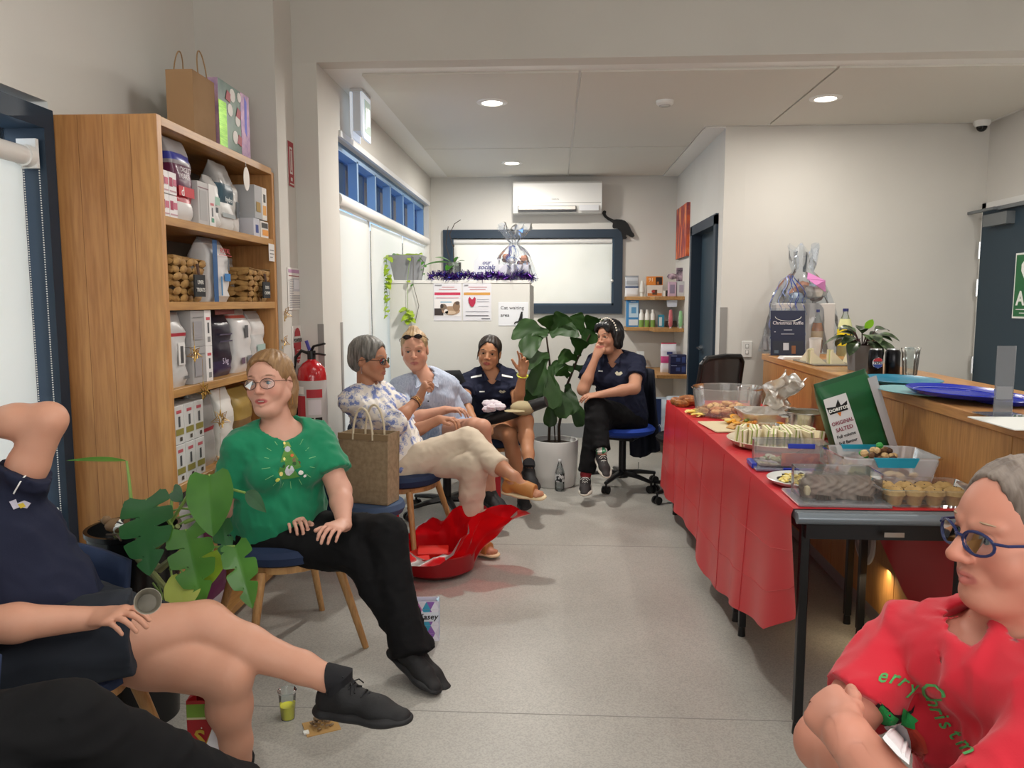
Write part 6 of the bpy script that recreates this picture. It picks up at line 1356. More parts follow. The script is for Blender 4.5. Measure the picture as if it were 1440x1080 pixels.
LG = leafmat('leaf_light', '#5f8f2c', '#74a23a'); LD = leafmat('leaf_deep', '#2f5a1e', '#3c6a26'); LM = leafmat('leaf_mid', '#3f7526', '#4c8430'); LY = leafmat('leaf_lime', '#8fae2e', '#a9c23c'); LF = mat('leaf_fig', '#1c3a10', .5, col2='#2b4e1a', nscale=6, bump=.02, bscale=30, translucent=.15); Stem = mat('green_stem', '#7d9a4c', .5); Bark = mat('brown_stem', '#3a2c20', .8)
# trailing pothos in grey pot on the partition
def bp_(px, py, Y=PY+.12): return W(px, py, Y)
o_ = bp_(574, 393); o_.z = pz; pp_ = thing('trailing_plant', 'lime trailing plant in a grey pot on the left end of the partition', 'plant', o_)
m = MB(); wT = .145; wB = .105; hT = W(574, 360, PY+.12).z-pz
for (a, b2, z0, z1) in ((wB, wT, 0, hT),): m.lathe([(0, .003), (a*1.0, .003), (a, 0), (b2, z1), (b2-.008, z1), (b2-.012, z1-.02), (0, z1-.02)], n=4, M=Matrix.Rotation(PI/4, 4, 'Z') @ Matrix.Diagonal((1.38, 1.38, 1, 1)) @ Matrix.Diagonal((.9, .9, 1, 1)))
m.build('pot', mat('grey_pot', '#87888a', .6, col2='#93959a', nscale=6), pp_); 
rs = random.Random(5)
def vine(parent, pts, n, base, m=LY, size=.045, seed=0, r=.0022):
    mm = MB(); mm.tube(pts, r, 5); mm.build('vine', Stem if m is LY else Bark, parent); rs = random.Random(seed)
    for i in range(n):
        t = (i+.5)/n*(len(pts)-1); k = int(t); p = V(pts[k]).lerp(V(pts[min(k+1, len(pts)-1)]), t-k); a = rs.uniform(-1, 1)
        leaf(parent, p, (a, -.5-rs.random()*.4, rs.uniform(-.5, .3)), (0, -.4, 1), size*rs.uniform(.7, 1.2), size*.75, m, 'heart', .5, nt=6, ns=3)
loc = o_
L3 = lambda px, py, Y=PY-.03: bp_(px, py, Y)-loc
for i in range(22):
    a = rs.uniform(0, 2*PI); r0 = rs.uniform(.0, .10); p = V((math.cos(a)*r0, math.sin(a)*r0*.7, hT-.01)); leaf(pp_, p, (math.cos(a), math.sin(a)-.2, rs.uniform(.2, 1.1)), (0, -.3, 1), rs.uniform(.08, .12), .08, rs.choice((LY, LY, LM)), 'heart', .6, nt=7, ns=3)
vine(pp_, [V((-.12, -.03, hT)), L3(543, 362), L3(545, 385), L3(543, 400), L3(545, 420), L3(541, 446)], 22, 0, seed=1, size=.07)
vine(pp_, [V((.0, -.1, hT)), L3(576, 365, PY-.02), L3(573, 395, PY-.02), L3(573, 430, PY-.02), L3(573, 448, PY-.02)], 3, 0, seed=2); vine(pp_, [V((.02, -.1, hT)), L3(581, 362, PY-.02), L3(581, 400, PY-.02), L3(589, 430, PY-.02), L3(584, 452, PY-.02)], 1, 0, seed=3, m=LM, size=.03)
vine(pp_, [L3(570, 432, PY-.03), L3(577, 442, PY-.03), L3(574, 452, PY-.03)], 8, 0, seed=4, size=.075); vine(pp_, [V((.1, -.1, hT)), L3(597, 370, PY-.02), L3(594, 388, PY-.02)], 6, 0, seed=6, m=LM, size=.035)
# orchid
o_ = bp_(638, 393); o_.z = pz; orc = thing('orchid', 'orchid with broad leaves in a dark glass jar on the partition', 'plant', o_)
MB().lathe([(0, .004), (.055, .004), (.06, 0), (.06, .14), (.057, .14), (.055, .01)], n=24).build('glass_jar', glassy('jar_glass', '#d5dcd8', .12), orc, True); MB().lathe([(0, .006), (.052, .006), (.052, .11), (0, .12)], n=20).build('bark_mix', mat('orchid_bark', '#2a2420', .9, bump=.1, bscale=60), orc)
for d, L_, W_, m_ in (((-.98, -.1, .22), .27, .10, LM), ((-.8, -.4, .6), .19, .09, LM), ((.5, -.2, .75), .11, .04, LD), ((.8, -.3, .5), .12, .045, LD), ((.3, .2, .8), .1, .04, LM), ((-.2, -.5, -.1), .12, .07, LM)): leaf(orc, (0, 0, .13), d, (0, -.2, 1), L_, W_, m_, 'oval', .35, nt=9, ns=3)
m = MB(); m.tube([(0, 0, .12), (.0, .0, .25), (-.03, 0, .36), (.01, 0, .44), (.06, -.01, .47)], .003, 5); m.tube([(-.02, 0, .12), (-.06, 0, .28), (-.04, 0, .42)], .0028, 5); m.ball((.0, 0, .27), .009, 6); m.build('flower_stem', Bark, orc)
# acrylic socials sign
o_ = bp_(684, 393, PY+.03); o_.z = pz; sc_ = thing('acrylic_sign', 'clear acrylic social media sign on the middle of the partition top', 'sign', o_)
m = MB(); m.prism([(-.10, 0), (.10, 0), (.10, .09), (.095, .15), (.06, .19), (0, .205), (-.06, .19), (-.095, .15), (-.10, .09)], .004); m.build('acrylic_sheet', mat('frosted_acrylic', '#e9ebef', .2, translucent=.4), sc_)
text('our', mat('ink#2c2a78', '#2c2a78', .5), .045, sc_, (0, -.002, .135), bold=.0006, shear=.3); text('socials', mat('ink#2c2a78', '#2c2a78', .5), .05, sc_, (0, -.002, .10), bold=.0008, shear=.3)
for x, inn in ((-.048, 0), (.02, 1)):
    m = MB(); m.tube([(x-.02, -.003, .02), (x+.02, -.003, .02), (x+.02, -.003, .06), (x-.02, -.003, .06)], .004, 5, closed=True)
    if not inn: m.tube([(x+.009*math.cos(a), -.003, .04+.009*math.sin(a)) for a in [2*PI*i/10 for i in range(10)]], .003, 5, closed=True)
    else: m.box((x-.02, -.004, .02), (x+.02, -.001, .06))
    m.build('social_icon', mat('ink#2c2a78', '#2c2a78', .5), sc_)
text('f', WhM, .045, sc_, (.022, -.005, .038), bold=.001)
# gift hampers wrapped in cellophane
Cello = glassy('cellophane', '#f3f6fa', .05, .06)
def cello_wrap(parent, r, h, flare, neck=.02, seed=0, m=None, name='cellophane', tie=.72, sx=1.0, sy=1.0):
    rs = random.Random(seed); ph = [rs.uniform(0, 6) for _ in range(6)]; nu, nv = 44, 26; mm = MB(); vs = []
    for j in range(nv+1):
        t = j/nv; z = h*t
        if t < tie: rr = r*(1-.10*math.sin(t/tie*PI))*(1-(t/tie)**3)+neck*(t/tie)**3
        else: rr = neck+(flare-neck)*((t-tie)/(1-tie))**.8
        for i in range(nu):
            a = 2*PI*i/nu; cr = 1+.10*math.sin(a*7+ph[0]+t*3)+.06*math.sin(a*13+ph[1]-t*6)+.05*math.sin(a*3+t*14+ph[2])*(1 if t > tie else .4)
            cr = 1+(cr-1)*(1.2 if t < tie else 2.8); vs.append((rr*cr*math.cos(a)*sx, rr*cr*math.sin(a)*sy, z+(.03*math.sin(a*5+ph[3]) if t > .95 else 0)))
    fs = [[j*nu+i, j*nu+(i+1) % nu, (j+1)*nu+(i+1) % nu, (j+1)*nu+i] for j in range(nv) for i in range(nu)]; mm.add(vs, fs); return mm.build(name, m or Cello, parent, True)
def curls(parent, base, n, L_, cols, seed=0, spread=.08, down=True, r=.0022):
    rs = random.Random(seed)
    for k in range(n):
        m = MB(); a = rs.uniform(0, 2*PI); x, y = math.cos(a)*spread*rs.uniform(.4, 1), -abs(math.sin(a))*spread*rs.uniform(.3, 1); l = L_*rs.uniform(.5, 1); pts = []
        for i in range(26):
            t = i/25; w_ = t*rs.uniform(4, 4.01)*PI*1.6; q = min(1, t*3); pts.append(V(base)+V((x*q+.010*math.cos(w_), y*q+.010*math.sin(w_), (.03*math.sin(min(1, t*3)*PI) if down else 0)-l*t)))
        m.tube(pts, r, 4, flat=.4); m.build('curling_ribbon', mat('ribbon'+cols[k % len(cols)], cols[k % len(cols)], .3, .2), parent)
o_ = bp_(723, 393, PY+.12); o_.z = pz; hm1 = thing('gift_hamper', 'cellophane wrapped gift hamper with blue ribbons on the partition', 'hamper', o_)
bx('tray', (-.12, -.08, 0), (.12, .08, .12), mat('white_hamper_box', '#d9d5dc', .6), hm1, .004)
for i in range(9): m = MB(); m.ball((rs.uniform(-.09, .09), rs.uniform(-.04, .04), rs.uniform(.12, .19)), (.035, .03, .025), 8); m.build('treat', mat('treat%d' % (i % 4), ('#c98a6a', '#a9b8c9', '#d9d2c8', '#7a5a4a')[i % 4], .5), hm1, True)
cello_wrap(hm1, .15, .42, .10, seed=2, sx=1.1, sy=.8, tie=.68); curls(hm1, (0, -.02, .26), 9, .22, ('#3f5fb8', '#8f9fd0', '#2f3f8f'), 4, .10)

# ---- fiddle leaf fig in ribbed white pot
o_ = WZ(783, 679, 0); o_ = V((W(781, 600, 5.82).x, 5.82, 0)); fig = thing('fiddle_leaf_fig', 'tall broad-leaved pot plant in a ribbed white pot behind the blue swivel chair', 'plant', o_)
m = MB(); n = 72; vs = []; R_ = .175; prof = [(.0, .0), (.145, 0), (.155, .01), (.168, .10), (.174, .25), (.175, .345), (.172, .355), (.160, .355), (.158, .33), (.15, .32)]
m = MB(); nseg = 96
for (r_, z) in prof:
    for i in range(nseg): a = 2*PI*i/nseg; rr = r_+(.0022*math.sin(a*48) if .01 < z < .34 and r_ > .15 else 0); vs.append((rr*math.cos(a), rr*math.sin(a), z))
m.add(vs, [[j*nseg+i, j*nseg+(i+1) % nseg, (j+1)*nseg+(i+1) % nseg, (j+1)*nseg+i] for j in range(len(prof)-1) for i in range(nseg)]); m.build('pot', mat('white_ceramic', '#dcdad6', .35), fig, True)
MB().lathe([(0, .325), (.157, .32)], n=24).build('soil', mat('soil', '#33271c', .95, bump=.1, bscale=60), fig)
loc = V(o_); F3 = lambda px, py, Y: W(px, py, Y)-loc
trk = MB(); 
trk.tube([(-.03, 0, .32), F3(772, 620, o_.y), F3(774, 560, o_.y), F3(773, 510, o_.y), F3(768, 470, o_.y)], [.012, .011, .01, .008, .006], 8); trk.tube([(.03, 0, .32), F3(786, 600, o_.y), F3(796, 545, o_.y), F3(812, 505, o_.y), F3(830, 470, o_.y)], [.012, .011, .01, .008, .006], 8); trk.tube([(.0, .02, .32), F3(779, 590, o_.y), F3(777, 572, o_.y)], .006, 6); trk.build('trunk', Bark, fig, True)
lv = [(770, 470, -1.0, .45, .34), (768, 468, -.7, -.3, .30), (775, 468, -.2, 1.0, .28), (778, 465, .45, .9, .27), (774, 472, .7, .4, .28), (772, 500, -.95, .1, .26), (770, 520, -.6, -.75, .30), (774, 520, .1, -1, .28), (776, 515, -.2, -.9, .26), (778, 540, .4, -.7, .27), (776, 560, -.1, -1, .2),
      (812, 500, .1, 1, .30), (815, 490, .6, .9, .28), (822, 470, -.5, 1.0, .30), (826, 470, .3, 1.0, .28), (830, 468, .8, .7, .26), (806, 520, -.8, .3, .24), (805, 515, .8, -.2, .24), (800, 530, -.4, .6, .22), (812, 505, -.9, .5, .24), (802, 560, .5, -.8, .22), (798, 540, .2, -.9, .24), (768, 500, -.4, -.9, .3)]
rs = random.Random(8)
for (px, py, dx, dz, L_) in lv: L_ *= .86; leaf(fig, F3(px, py, o_.y+rs.uniform(-.05, .05)-(.09 if px < 790 else 0)), (dx, rs.uniform(-.7, .1), dz), (rs.uniform(-.3, .3), -.95, .35), L_, L_*.68, LF, 'fiddle', .35, .10, wave=.004, nt=14, ns=5)
t = thing('plastic_bottle', 'empty plastic bottle with a black and white label standing before the white pot', 'bottle', WZ(787, 690, 0)); 
PET = glassy('pet_clear', '#eef3f3', .08, .05)
def bottle(t, r, h, col_liq=None, cap='#2a2f8c', lab=None, fill=.8, z0=0):
    pr = [(0, .002), (r*.8, 0), (r, .012), (r, h*.55), (r*.97, h*.60), (r*.45, h*.84), (r*.33, h*.88), (r*.33, h*.94)]; MB().lathe(pr, n=24).build('bottle_wall', PET, t, True)
    if col_liq: MB().lathe([(0, .004), (r*.9, .004), (r*.95, .014), (r*.95, h*fill*.68), (r*.7, h*fill*.86), (0, h*fill*.86)] if fill > .6 else [(0, .004), (r*.95, .006), (r*.95, h*fill), (0, h*fill)], n=20).build('drink', mat('drink'+col_liq, col_liq, .15), t, True)
    MB().cyl((0, 0, h*.93), r*.38, h*.06, 14).build('cap', mat('cap'+cap, cap, .4), t, True)
    if lab: MB().lathe([(r*1.015, h*lab[1]), (r*1.015, h*lab[2])], n=24).build('label', mat('lab'+lab[0], lab[0], .5, **(lab[3] if len(lab) > 3 else {})), t, True)
bottle(t, .035, .24, cap='#e8e8e8', lab=('#17171a', .30, .56, dict(col2='#d8d8d8', nscale=30, lo=.5, hi=.54)))

# ---- corner shelves and their goods
S_tops = [W(960, 414, 7.3).z, W(960, 461, 7.3).z, W(960, 527, 7.3).z, W(960, 610, 7.3).z]
sx0 = W(879, 420, YB-.1).x; SY = YB-.24
labels = ['top oak corner shelf right of the back window', 'second oak corner shelf, holding bottles', 'third oak corner shelf, holding the navy cartons', 'lowest oak corner shelf, holding food bags']
sz = [W(905, 417, SY).z, W(905, 460, SY).z, W(905, 519, SY).z, W(905, 600, SY).z]; CRN = (W(955, 417, YB-.4).x)
xa = [sx0, sx0, sx0, sx0+.05]
for i, z in enumerate(sz):
    t = thing('corner_shelf', labels[i], 'shelf', (XC, YB, z)); b_ = MB(); y_out = .60 if i < 2 else .85
    bx('shelf_board', (xa[i]-XC, -.24, -.035), (-.0, 0, 0), OakX, t, .003); bx('shelf_board', (-.28, -y_out, -.035), (-.0, -.241, 0), OakY, t, .003)
def sb(name, label, cat, px0_, px1_, h, d, zi, col, decs=(), Y=SY+.03):
    a, b_ = W(px0_, 500, Y).x, W(px1_, 500, Y).x; return carton(name, label, cat, ((a+b_)/2, Y, sz[zi]+.0005), b_-a, h, d, col, decs, 0)
Yf = SY+.03
pouch('treat_pouch', 'white pouch with a navy band at the left end of the top corner shelf', (W(889, 400, Yf).x, Yf, sz[0]), .135, .205, .05, [(0, '#dddcdc'), (.42, '#4a5a7c'), (.5, '#b9bcc0'), (.9, '#8e9296')], [('r', .1, .6, .9, .75, '#a3a7ac')], 0, cat='pouch', seed=21)
t = thing('tube', 'small white and beige squeeze tube on the top corner shelf', 'tube', (W(903, 400, Yf).x, Yf, sz[0])); MB().lathe([(0, 0), (.018, 0), (.018, .04), (.024, .045), (.022, .10), (.012, .15), (.004, .155)], n=14).build('tube_body', mat('tube_white', '#dcd9d0', .4), t, True)
sb('carton', 'white and orange flea treatment box with a terrier photo, lower of two', 'box', 908, 930, .11, .08, 0, '#d9d0c6', [('r', .05, .05, .95, .3, '#c97a3c'), ('r', .35, .15, .65, .6, '#5a3c28'), ('r', .3, .35, .5, .55, '#b03a2c')])
t = sb('carton', 'orange flea treatment box with a black and tan dog picture, upper of two', 'box', 908, 930, .085, .08, 0, '#dd8530', [('r', .55, .05, .95, .9, '#2a1a14'), ('r', .62, .1, .75, .4, '#a8642c'), ('t', '91', .25, .6, .05, '#f3e3c8')]); t.location.z += .1115
t = thing('jar', 'tiny white jar with a black cap beside the orange boxes', 'jar', (W(935, 400, Yf).x, Yf, sz[0])); MB().cyl((0, 0, 0), .014, .055, 12).build('jar_body', mat('tube_white', '#dcd9d0', .4), t, True); MB().cyl((.022, 0, 0), .010, .06, 10).build('cap', Blk, t, True)
YS = 7.35
def sb2(name, label, px0_, px1_, h, d, zi, col, decs=(), rz=0, cat='box', Y=YS): a, b_ = W(px0_, 500, Y).x, W(px1_, 500, Y).x; return carton(name, label, cat, ((a+b_)/2, Y, sz[zi]+.0005), b_-a, h, d, col, decs, rz)
sb2('carton', 'lilac and white carton leaning on the front of the top corner shelf', 938, 949, .135, .05, 0, '#c9a9bb', [('r', .2, .2, .8, .8, '#8f7f95')]); sb2('carton', 'grey and white carton at the front of the top corner shelf', 950, 962, .14, .09, 0, '#c6c5c6', [('r', .25, .25, .75, .75, '#a99cab')])
t = thing('toy_basket', 'small bundle of dark pet toys standing behind the lilac carton', 'pet toy', (W(951, 400, YS+.12).x, YS+.12, sz[0])); m = MB(); m.ball((-.04, 0, .19), (.05, .03, .03), 8); m.box((.0, -.01, 0), (.06, .02, .27)); m.build('toy_body', mat('toy_dark', '#4a3f4c', .6, col2='#c2a8b4', nscale=30), t, True)
sb2('carton', 'brown red jar box at the right end of the top corner shelf', 964, 970, .085, .05, 0, '#8f4a44')
# second shelf
t = sb('carton', 'blue and white sachet box at the left end of the second corner shelf', 'box', 880, 897, .27, .05, 1, '#3f86bd', [('r', .2, .35, .95, .88, '#bcd2e0'), ('r', .4, .5, .8, .72, '#5a93bd'), ('r', .2, .06, .95, .27, '#d7dde0'), ('t', 'entero', .55, .93, .02, '#e8eef2')])
for i, px in enumerate((902, 910, 918)):
    t = thing('shampoo_bottle', ('left', 'middle', 'right')[i]+' of three white shampoo bottles with green bases on the corner shelf', 'bottle', (W(px, 450, Yf).x, Yf, sz[1])); MB().lathe([(0, 0), (.023, 0), (.024, .005), (.024, .07)], n=14).build('green_base', mat('bottle_green', '#7fa04e', .4), t, True); MB().lathe([(.0245, .07), (.024, .125), (.012, .145), (.012, .15)], n=14).build('bottle_body', mat('bottle_white', '#e9e7e0', .35), t, True); MB().cyl((0, 0, .148), .014, .024, 12).build('cap', mat('bottle_white', '#e9e7e0', .35), t, True)
sb('carton', 'small teal and white carton right of the shampoo bottles', 'box', 925, 933, .12, .05, 1, '#3f95b3', [('r', .1, .1, .6, .8, '#dfe6e8')])
sb('carton', 'low dark wooden box at the corner of the second shelf', 'box', 936, 950, .06, .06, 1, '#3a302b')
t = thing('shelf_talker', 'white rounded sign clipped to the second corner shelf', 'sign', (W(945, 430, YS).x, YS, sz[1]+.20)); m = MB(); m.prism([(-.045, 0), (.045, 0), (.05, .07), (.04, .085), (-.04, .085), (-.05, .07)], .003); m.build('card', mat('card#dfe3ee', '#dfe3ee', .5), t); m = MB(); m.box((-.003, 0, -.2), (.003, .003, 0)); m.build('stem', PET, t)
for i, (px, hh, c, lb) in enumerate(((943, .17, '#c96a70', 'pink and white dental tube standing at the front of the second corner shelf'), (957, .16, '#8fc28a', 'green and white dental tube standing on the second corner shelf'), (963, .17, '#9ab89a', 'pale green tube leaning at the right end of the second corner shelf'), (968, .16, '#5a6a62', 'dark green packet at the right end of the second corner shelf'))):
    t = thing('toothpaste_tube', lb, 'tube', (W(px, 450, YS-.02).x, YS-.02, sz[1]+.001)); m = MB(); m.lathe([(0, 0), (.012, 0), (.013, .02), (.02, .03), (.02, hh*.6), (.014, hh), (.003, hh+.004)], n=12); m.build('tube_body', mat('tb%d' % i, c, .4, col2='#e6e6e2', nscale=9, stretch=(1, 1, 1), lo=.5, hi=.52), t, True, rz=0); 
    if i == 2: t.rotation_euler = (0, .18, 0)
# third shelf
t = sb('carton', 'white carton at the left end of the third corner shelf', 'box', 896, 906, .17, .06, 2, '#dfe3e1', [('r', .2, .3, .8, .6, '#7fb0a8')])
pouch('pet_food_bag', 'white and pink pet food bag on the third corner shelf', (W(941, 500, YS-.05).x, YS-.05, sz[2]), .15, .28, .08, [(0, '#e2dfe2'), (.3, '#c94a85'), (.55, '#dddbe2'), (.95, '#c2405a')], [('r', .35, .6, .7, .7, '#3a3f7a')], 0, seed=22)
pouch('pet_food_bag', 'plain white pet food bag behind the pink one on the third corner shelf', (W(956, 500, YS+.12).x, YS+.12, sz[2]), .13, .26, .08, [(0, '#d8d6d3'), (.9, '#b9b6b4')], (), 0, seed=23)
for k in range(2): 
    t = sb2('carton', ('lower' if k == 0 else 'upper')+' of two navy cartons stacked on the third corner shelf', 943, 966, .088, .12, 2, '#141a44', [('r', .35, .3, .6, .7, '#3a4a80'), ('r', .05, .85, .4, .92, '#8a92b8'), ('r', .7, .2, .92, .8, '#2f3f78')], Y=YS-.22); t.location.z += .0895*k
# lowest shelf bags
Yl = 7.0
pouch('pet_food_bag', 'navy and white pet food bag standing on the lowest corner shelf', (W(931, 600, Yl+.1).x, Yl+.1, sz[3]), .24, .36, .10, [(0, '#d3dbe4'), (.95, '#aebccb')], [('r', .0, 0, .45, .98, '#20305e'), ('t', 'ROYAL', .4, .28, .045, '#dfe6ee')], 0, seed=24)
pouch('plastic_bag', 'pale blue plastic carrier bag standing against the navy and white food bag', (W(951, 620, Yl-.12).x, Yl-.12, sz[3]), .18, .40, .10, [(0, '#b9d3ea'), (.3, '#d8e3ee'), (.6, '#9ac2e6'), (.85, '#d5e0ea')], (), 0, cat='bag', seed=25, rough=.2)
pouch('pet_food_bag', 'white pet food bag at the left end of the lowest corner shelf', (W(904, 590, Yf).x, Yf, sz[3]), .13, .36, .08, [(0, '#dddbd8'), (.9, '#b8525a')], (), 0, seed=26)
pouch('pet_food_bag', 'pale bag at the right end of the lowest corner shelf', (W(966, 600, Yl+.12).x, Yl+.12, sz[3]), .14, .34, .08, [(0, '#d3d6da')], (), 0, seed=27)
# ================================================================== CHAIRS
BlueU = mat('navy_blue_upholstery', '#1f2f4e', .8, bump=.03, bscale=180); Beech = wood('beech_leg', '#b08350', '#caa06a', 'z', 1.6)
RoyalU = mat('royal_blue_upholstery', '#1b3fa0', .8, bump=.03, bscale=200)
def timber_chair(label, x, y, f, sh=.46):
    f = V(f).normalized(); rz = math.atan2(f.y, f.x)-PI/2; t = thing('tub_chair', label, 'chair', (x, y, 0), rz)   # local +y = forward
    m = MB(); m.lathe([(0, sh-.075), (.20, sh-.075), (.235, sh-.06), (.245, sh-.03), (.235, sh-.008), (.20, sh), (0, sh+.003)], n=32, sx=1, sy=.98); m.build('seat', BlueU, t, True)
    m = MB()
    def fn(u, v_):
        a = PI*(1.02+.96*u); h = .27*(.68+.32*math.sin(PI*u)**1.2); r_ = .243+.03*v_; return V((r_*math.cos(a), r_*math.sin(a)*.98-.01, sh-.05+v_*(h+.04)))
    m.grid(fn, 24, 5); m.build('backrest', BlueU, t, True, solid=.024)
    m = MB(); m.lathe([(.17, sh-.10), (.205, sh-.10), (.205, sh-.074), (.17, sh-.074), (.17, sh-.10)], n=28); m.build('seat_frame', Beech, t, True)
    for sx in (-1, 1):
        for sy in (-1, 1): m = MB(); m.tube([(sx*.15, sy*.15, sh-.09), (sx*.235, sy*.235, 0)], [.019, .0125], 10); m.build('leg', Beech, t, True)
    return t
def star_base(t, m, h, r=.29, a0=.3):
    b_ = MB(); b_.cyl((0, 0, .07), .045, .05, 16); b_.cyl((0, 0, .11), .028, h-.13, 14); b_.build('gas_column', m, t, True)
    for k in range(5):
        a = a0+2*PI*k/5; d = V((math.cos(a), math.sin(a), 0)); s_ = V((-d.y, d.x, 0)); b_ = MB(); b_.tube([d*.03+BLU*.105, d*.15+BLU*.100, d*r+BLU*.080], [.028, .022, .016], 8, flat=.8); b_.build('base_arm', m, t, True)
        b_ = MB(); c = d*(r-.005)+BLU*.029
        for q in (-1, 1): b_.tube([c+s_*q*.007, c+s_*q*.026], .028, 14)
        b_.tube([c+BLU*.025, c+BLU*.055], .008, 6); b_.build('caster', Blk, t, True)
def office_chair(label, x, y, f, seat_m, mesh=False, sh=.47, cat='chair', back=True, a0=.3):
    f = V(f).normalized(); t = thing('swivel_chair', label, cat, (x, y, 0), math.atan2(f.y, f.x)-PI/2); star_base(t, Blk, sh, a0=a0)
    m = MB(); m.lathe([(0, sh-.07), (.18, sh-.07), (.235, sh-.045), (.245, sh-.02), (.225, sh), (.12, sh-.006), (0, sh-.008)], n=32, sx=1, sy=.98); m.build('seat', seat_m, t, True)
    bx('seat_plate', (-.12, -.12, sh-.10), (.12, .12, sh-.06), Blk, t, .01)
    if back:
        m = MB(); m.tube([(0, -.14, sh-.08), (0, -.25, sh-.07), (0, -.29, sh+.02), (0, -.28, sh+.18)], .02, 8); m.build('back_stem', Blk, t, True)
        bz = sh+.10; P = lambda x_, z: (x_, -.27-.03*math.cos(z*5)+.10*x_*x_*3, z)
        if mesh:
            pts = []; hw, z0, z1 = .21, bz, bz+.46
            for x_, z in ((-hw*.8, z0), (0, z0-.005), (hw*.8, z0), (hw*.97, z0+.06), (hw, z0+.25), (hw*.98, z1-.04), (hw*.8, z1), (0, z1+.008), (-hw*.8, z1), (-hw*.98, z1-.04), (-hw, z0+.25), (-hw*.97, z0+.06)): pts.append(P(x_, z))
            m = MB(); m.tube(pts, .018, 8, closed=True); m.build('back_frame', Blk, t, True)
            m = MB(); m.grid(lambda u, v_: V(P((u-.5)*2*hw*.97, z0+.01+v_*(z1-z0-.01))), 12, 12); m.build('back_mesh', glassy('black_mesh', '#4a4b4c', .45, .5), t, True)
        else:
            m = MB(); m.grid(lambda u, v_: V((lambda x_, z: (x_*(1-.25*abs(v_-.5)**2*4), -.27+.25*x_*x_, z))((u-.5)*.42, bz+.02+v_*.36)), 14, 10); m.build('backrest', seat_m, t, True, solid=.045)
    return t
p = W(392, 752, 3.0); timber_chair('beech-legged navy tub chair under the woman in green', p.x+.03, p.y, (.62, -.78))
p = W(563, 655, 4.25); timber_chair('beech-legged navy tub chair under the grey-haired woman', p.x, p.y, (.93, -.36))
p = W(62, 905, 1.9); timber_chair('beech-legged navy tub chair under the person with bare legs at the left edge', p.x, p.y, (.9, -.44))
p = W(-210, 1060, 1.28); timber_chair('beech-legged navy tub chair at the bottom left corner', p.x, p.y, (.9, -.44))
p = W(628, 608, 4.95); office_chair('black swivel chair under the woman with sunglasses', p.x, p.y, (.35, -.93), mat('black_upholstery', '#17181b', .85), sh=.45)
p = W(694, 592, 5.45); timber_chair('navy tub chair under the woman raising her hand', p.x, p.y, (.12, -.99))
pB = W(876, 590, 5.8); office_chair('royal blue swivel chair with black five-star base', pB.x, pB.y, (-.38, -.92), RoyalU, a0=.2, back=False)
office_chair('empty black mesh-backed swivel chair behind the far end of the food table', .97, 5.42, (-.62, .78), mat('black_upholstery', '#17181b', .85), mesh=True, a0=.5)
p = W(1424, 915, 1.25); timber_chair('navy tub chair under the woman in the red T-shirt', p.x+.17, p.y+.10, (-.8, -.6), .378)
# jacket hanging on the blue swivel chair
jk = thing('jacket', 'dark navy jacket hanging down behind the blue swivel chair', 'jacket', (pB.x, pB.y, 0)); pts0 = W(895, 530, 5.95)-jk.location
m = MB()
def jf(u, v_):
    px = 884+34*u+v_*(8-4*math.cos(u*PI)); zz = W(890, 520, 5.9).z*(1-v_)+(.17+.12*abs(u-.35))*v_; q = W(px, 560, 5.92+.12*math.sin(u*3)+.02*math.sin(u*18+v_*2)); return V((q.x-jk.location.x, q.y-jk.location.y, zz))
m.grid(jf, 20, 16); m.build('cloth', mat('jacket_cloth', '#151a29', .85, bump=.05, bscale=20), jk, True, solid=.02)
m = MB(); q = W(898, 650, 5.85)-jk.location; m.tube([q, q-BLU*.05], .003, 5); m.build('zip_pull', Chrome, jk)
# things on the lap of the polo woman
Kn = W(739, 592, 5.1)
t = thing('satchel', 'black rolled satchel lying across the lap of the woman raising her hand', 'bag', W(715, 592, 5.1)); t.location.z += .05
m = MB(); a, b_ = W(676, 606, 5.1)-W(715, 592, 5.1), W(768, 575, 5.02)-W(715, 592, 5.1); m.tube([a, a.lerp(b_, .3), a.lerp(b_, .75), b_], [.03, .05, .052, .045], 14, flat=.8); m.build('roll', mat('black_vinyl', '#18191b', .45), t, True)
t = thing('crumpled_tissue', 'crumpled white and pink tissue paper on the satchel', 'paper', W(702, 580, 5.06)); m = MB(); rs = random.Random(11)
for i in range(9): m.ball((rs.uniform(-.09, .08), rs.uniform(-.03, .03), rs.uniform(.02, .06)), (rs.uniform(.02, .05), .03, rs.uniform(.012, .03)), 7, None)
o = m.build('paper', mat('tissue', '#dcd3da', .8, col2='#c9a9b4', nscale=20, lo=.55, hi=.62, bump=.1, bscale=30), t); 
t = thing('cap', 'khaki cap resting on the black satchel', 'cap', W(735, 574, 5.03)); m = MB(); m.ball((0, 0, .0), (.085, .07, .05), 14); m.build('crown', mat('khaki_cloth', '#a89a78', .85), t, True); m = MB(); m.ball((-.05, -.06, -.01), (.07, .06, .008), 12); m.build('brim', mat('khaki_cloth', '#a89a78', .85), t, True)
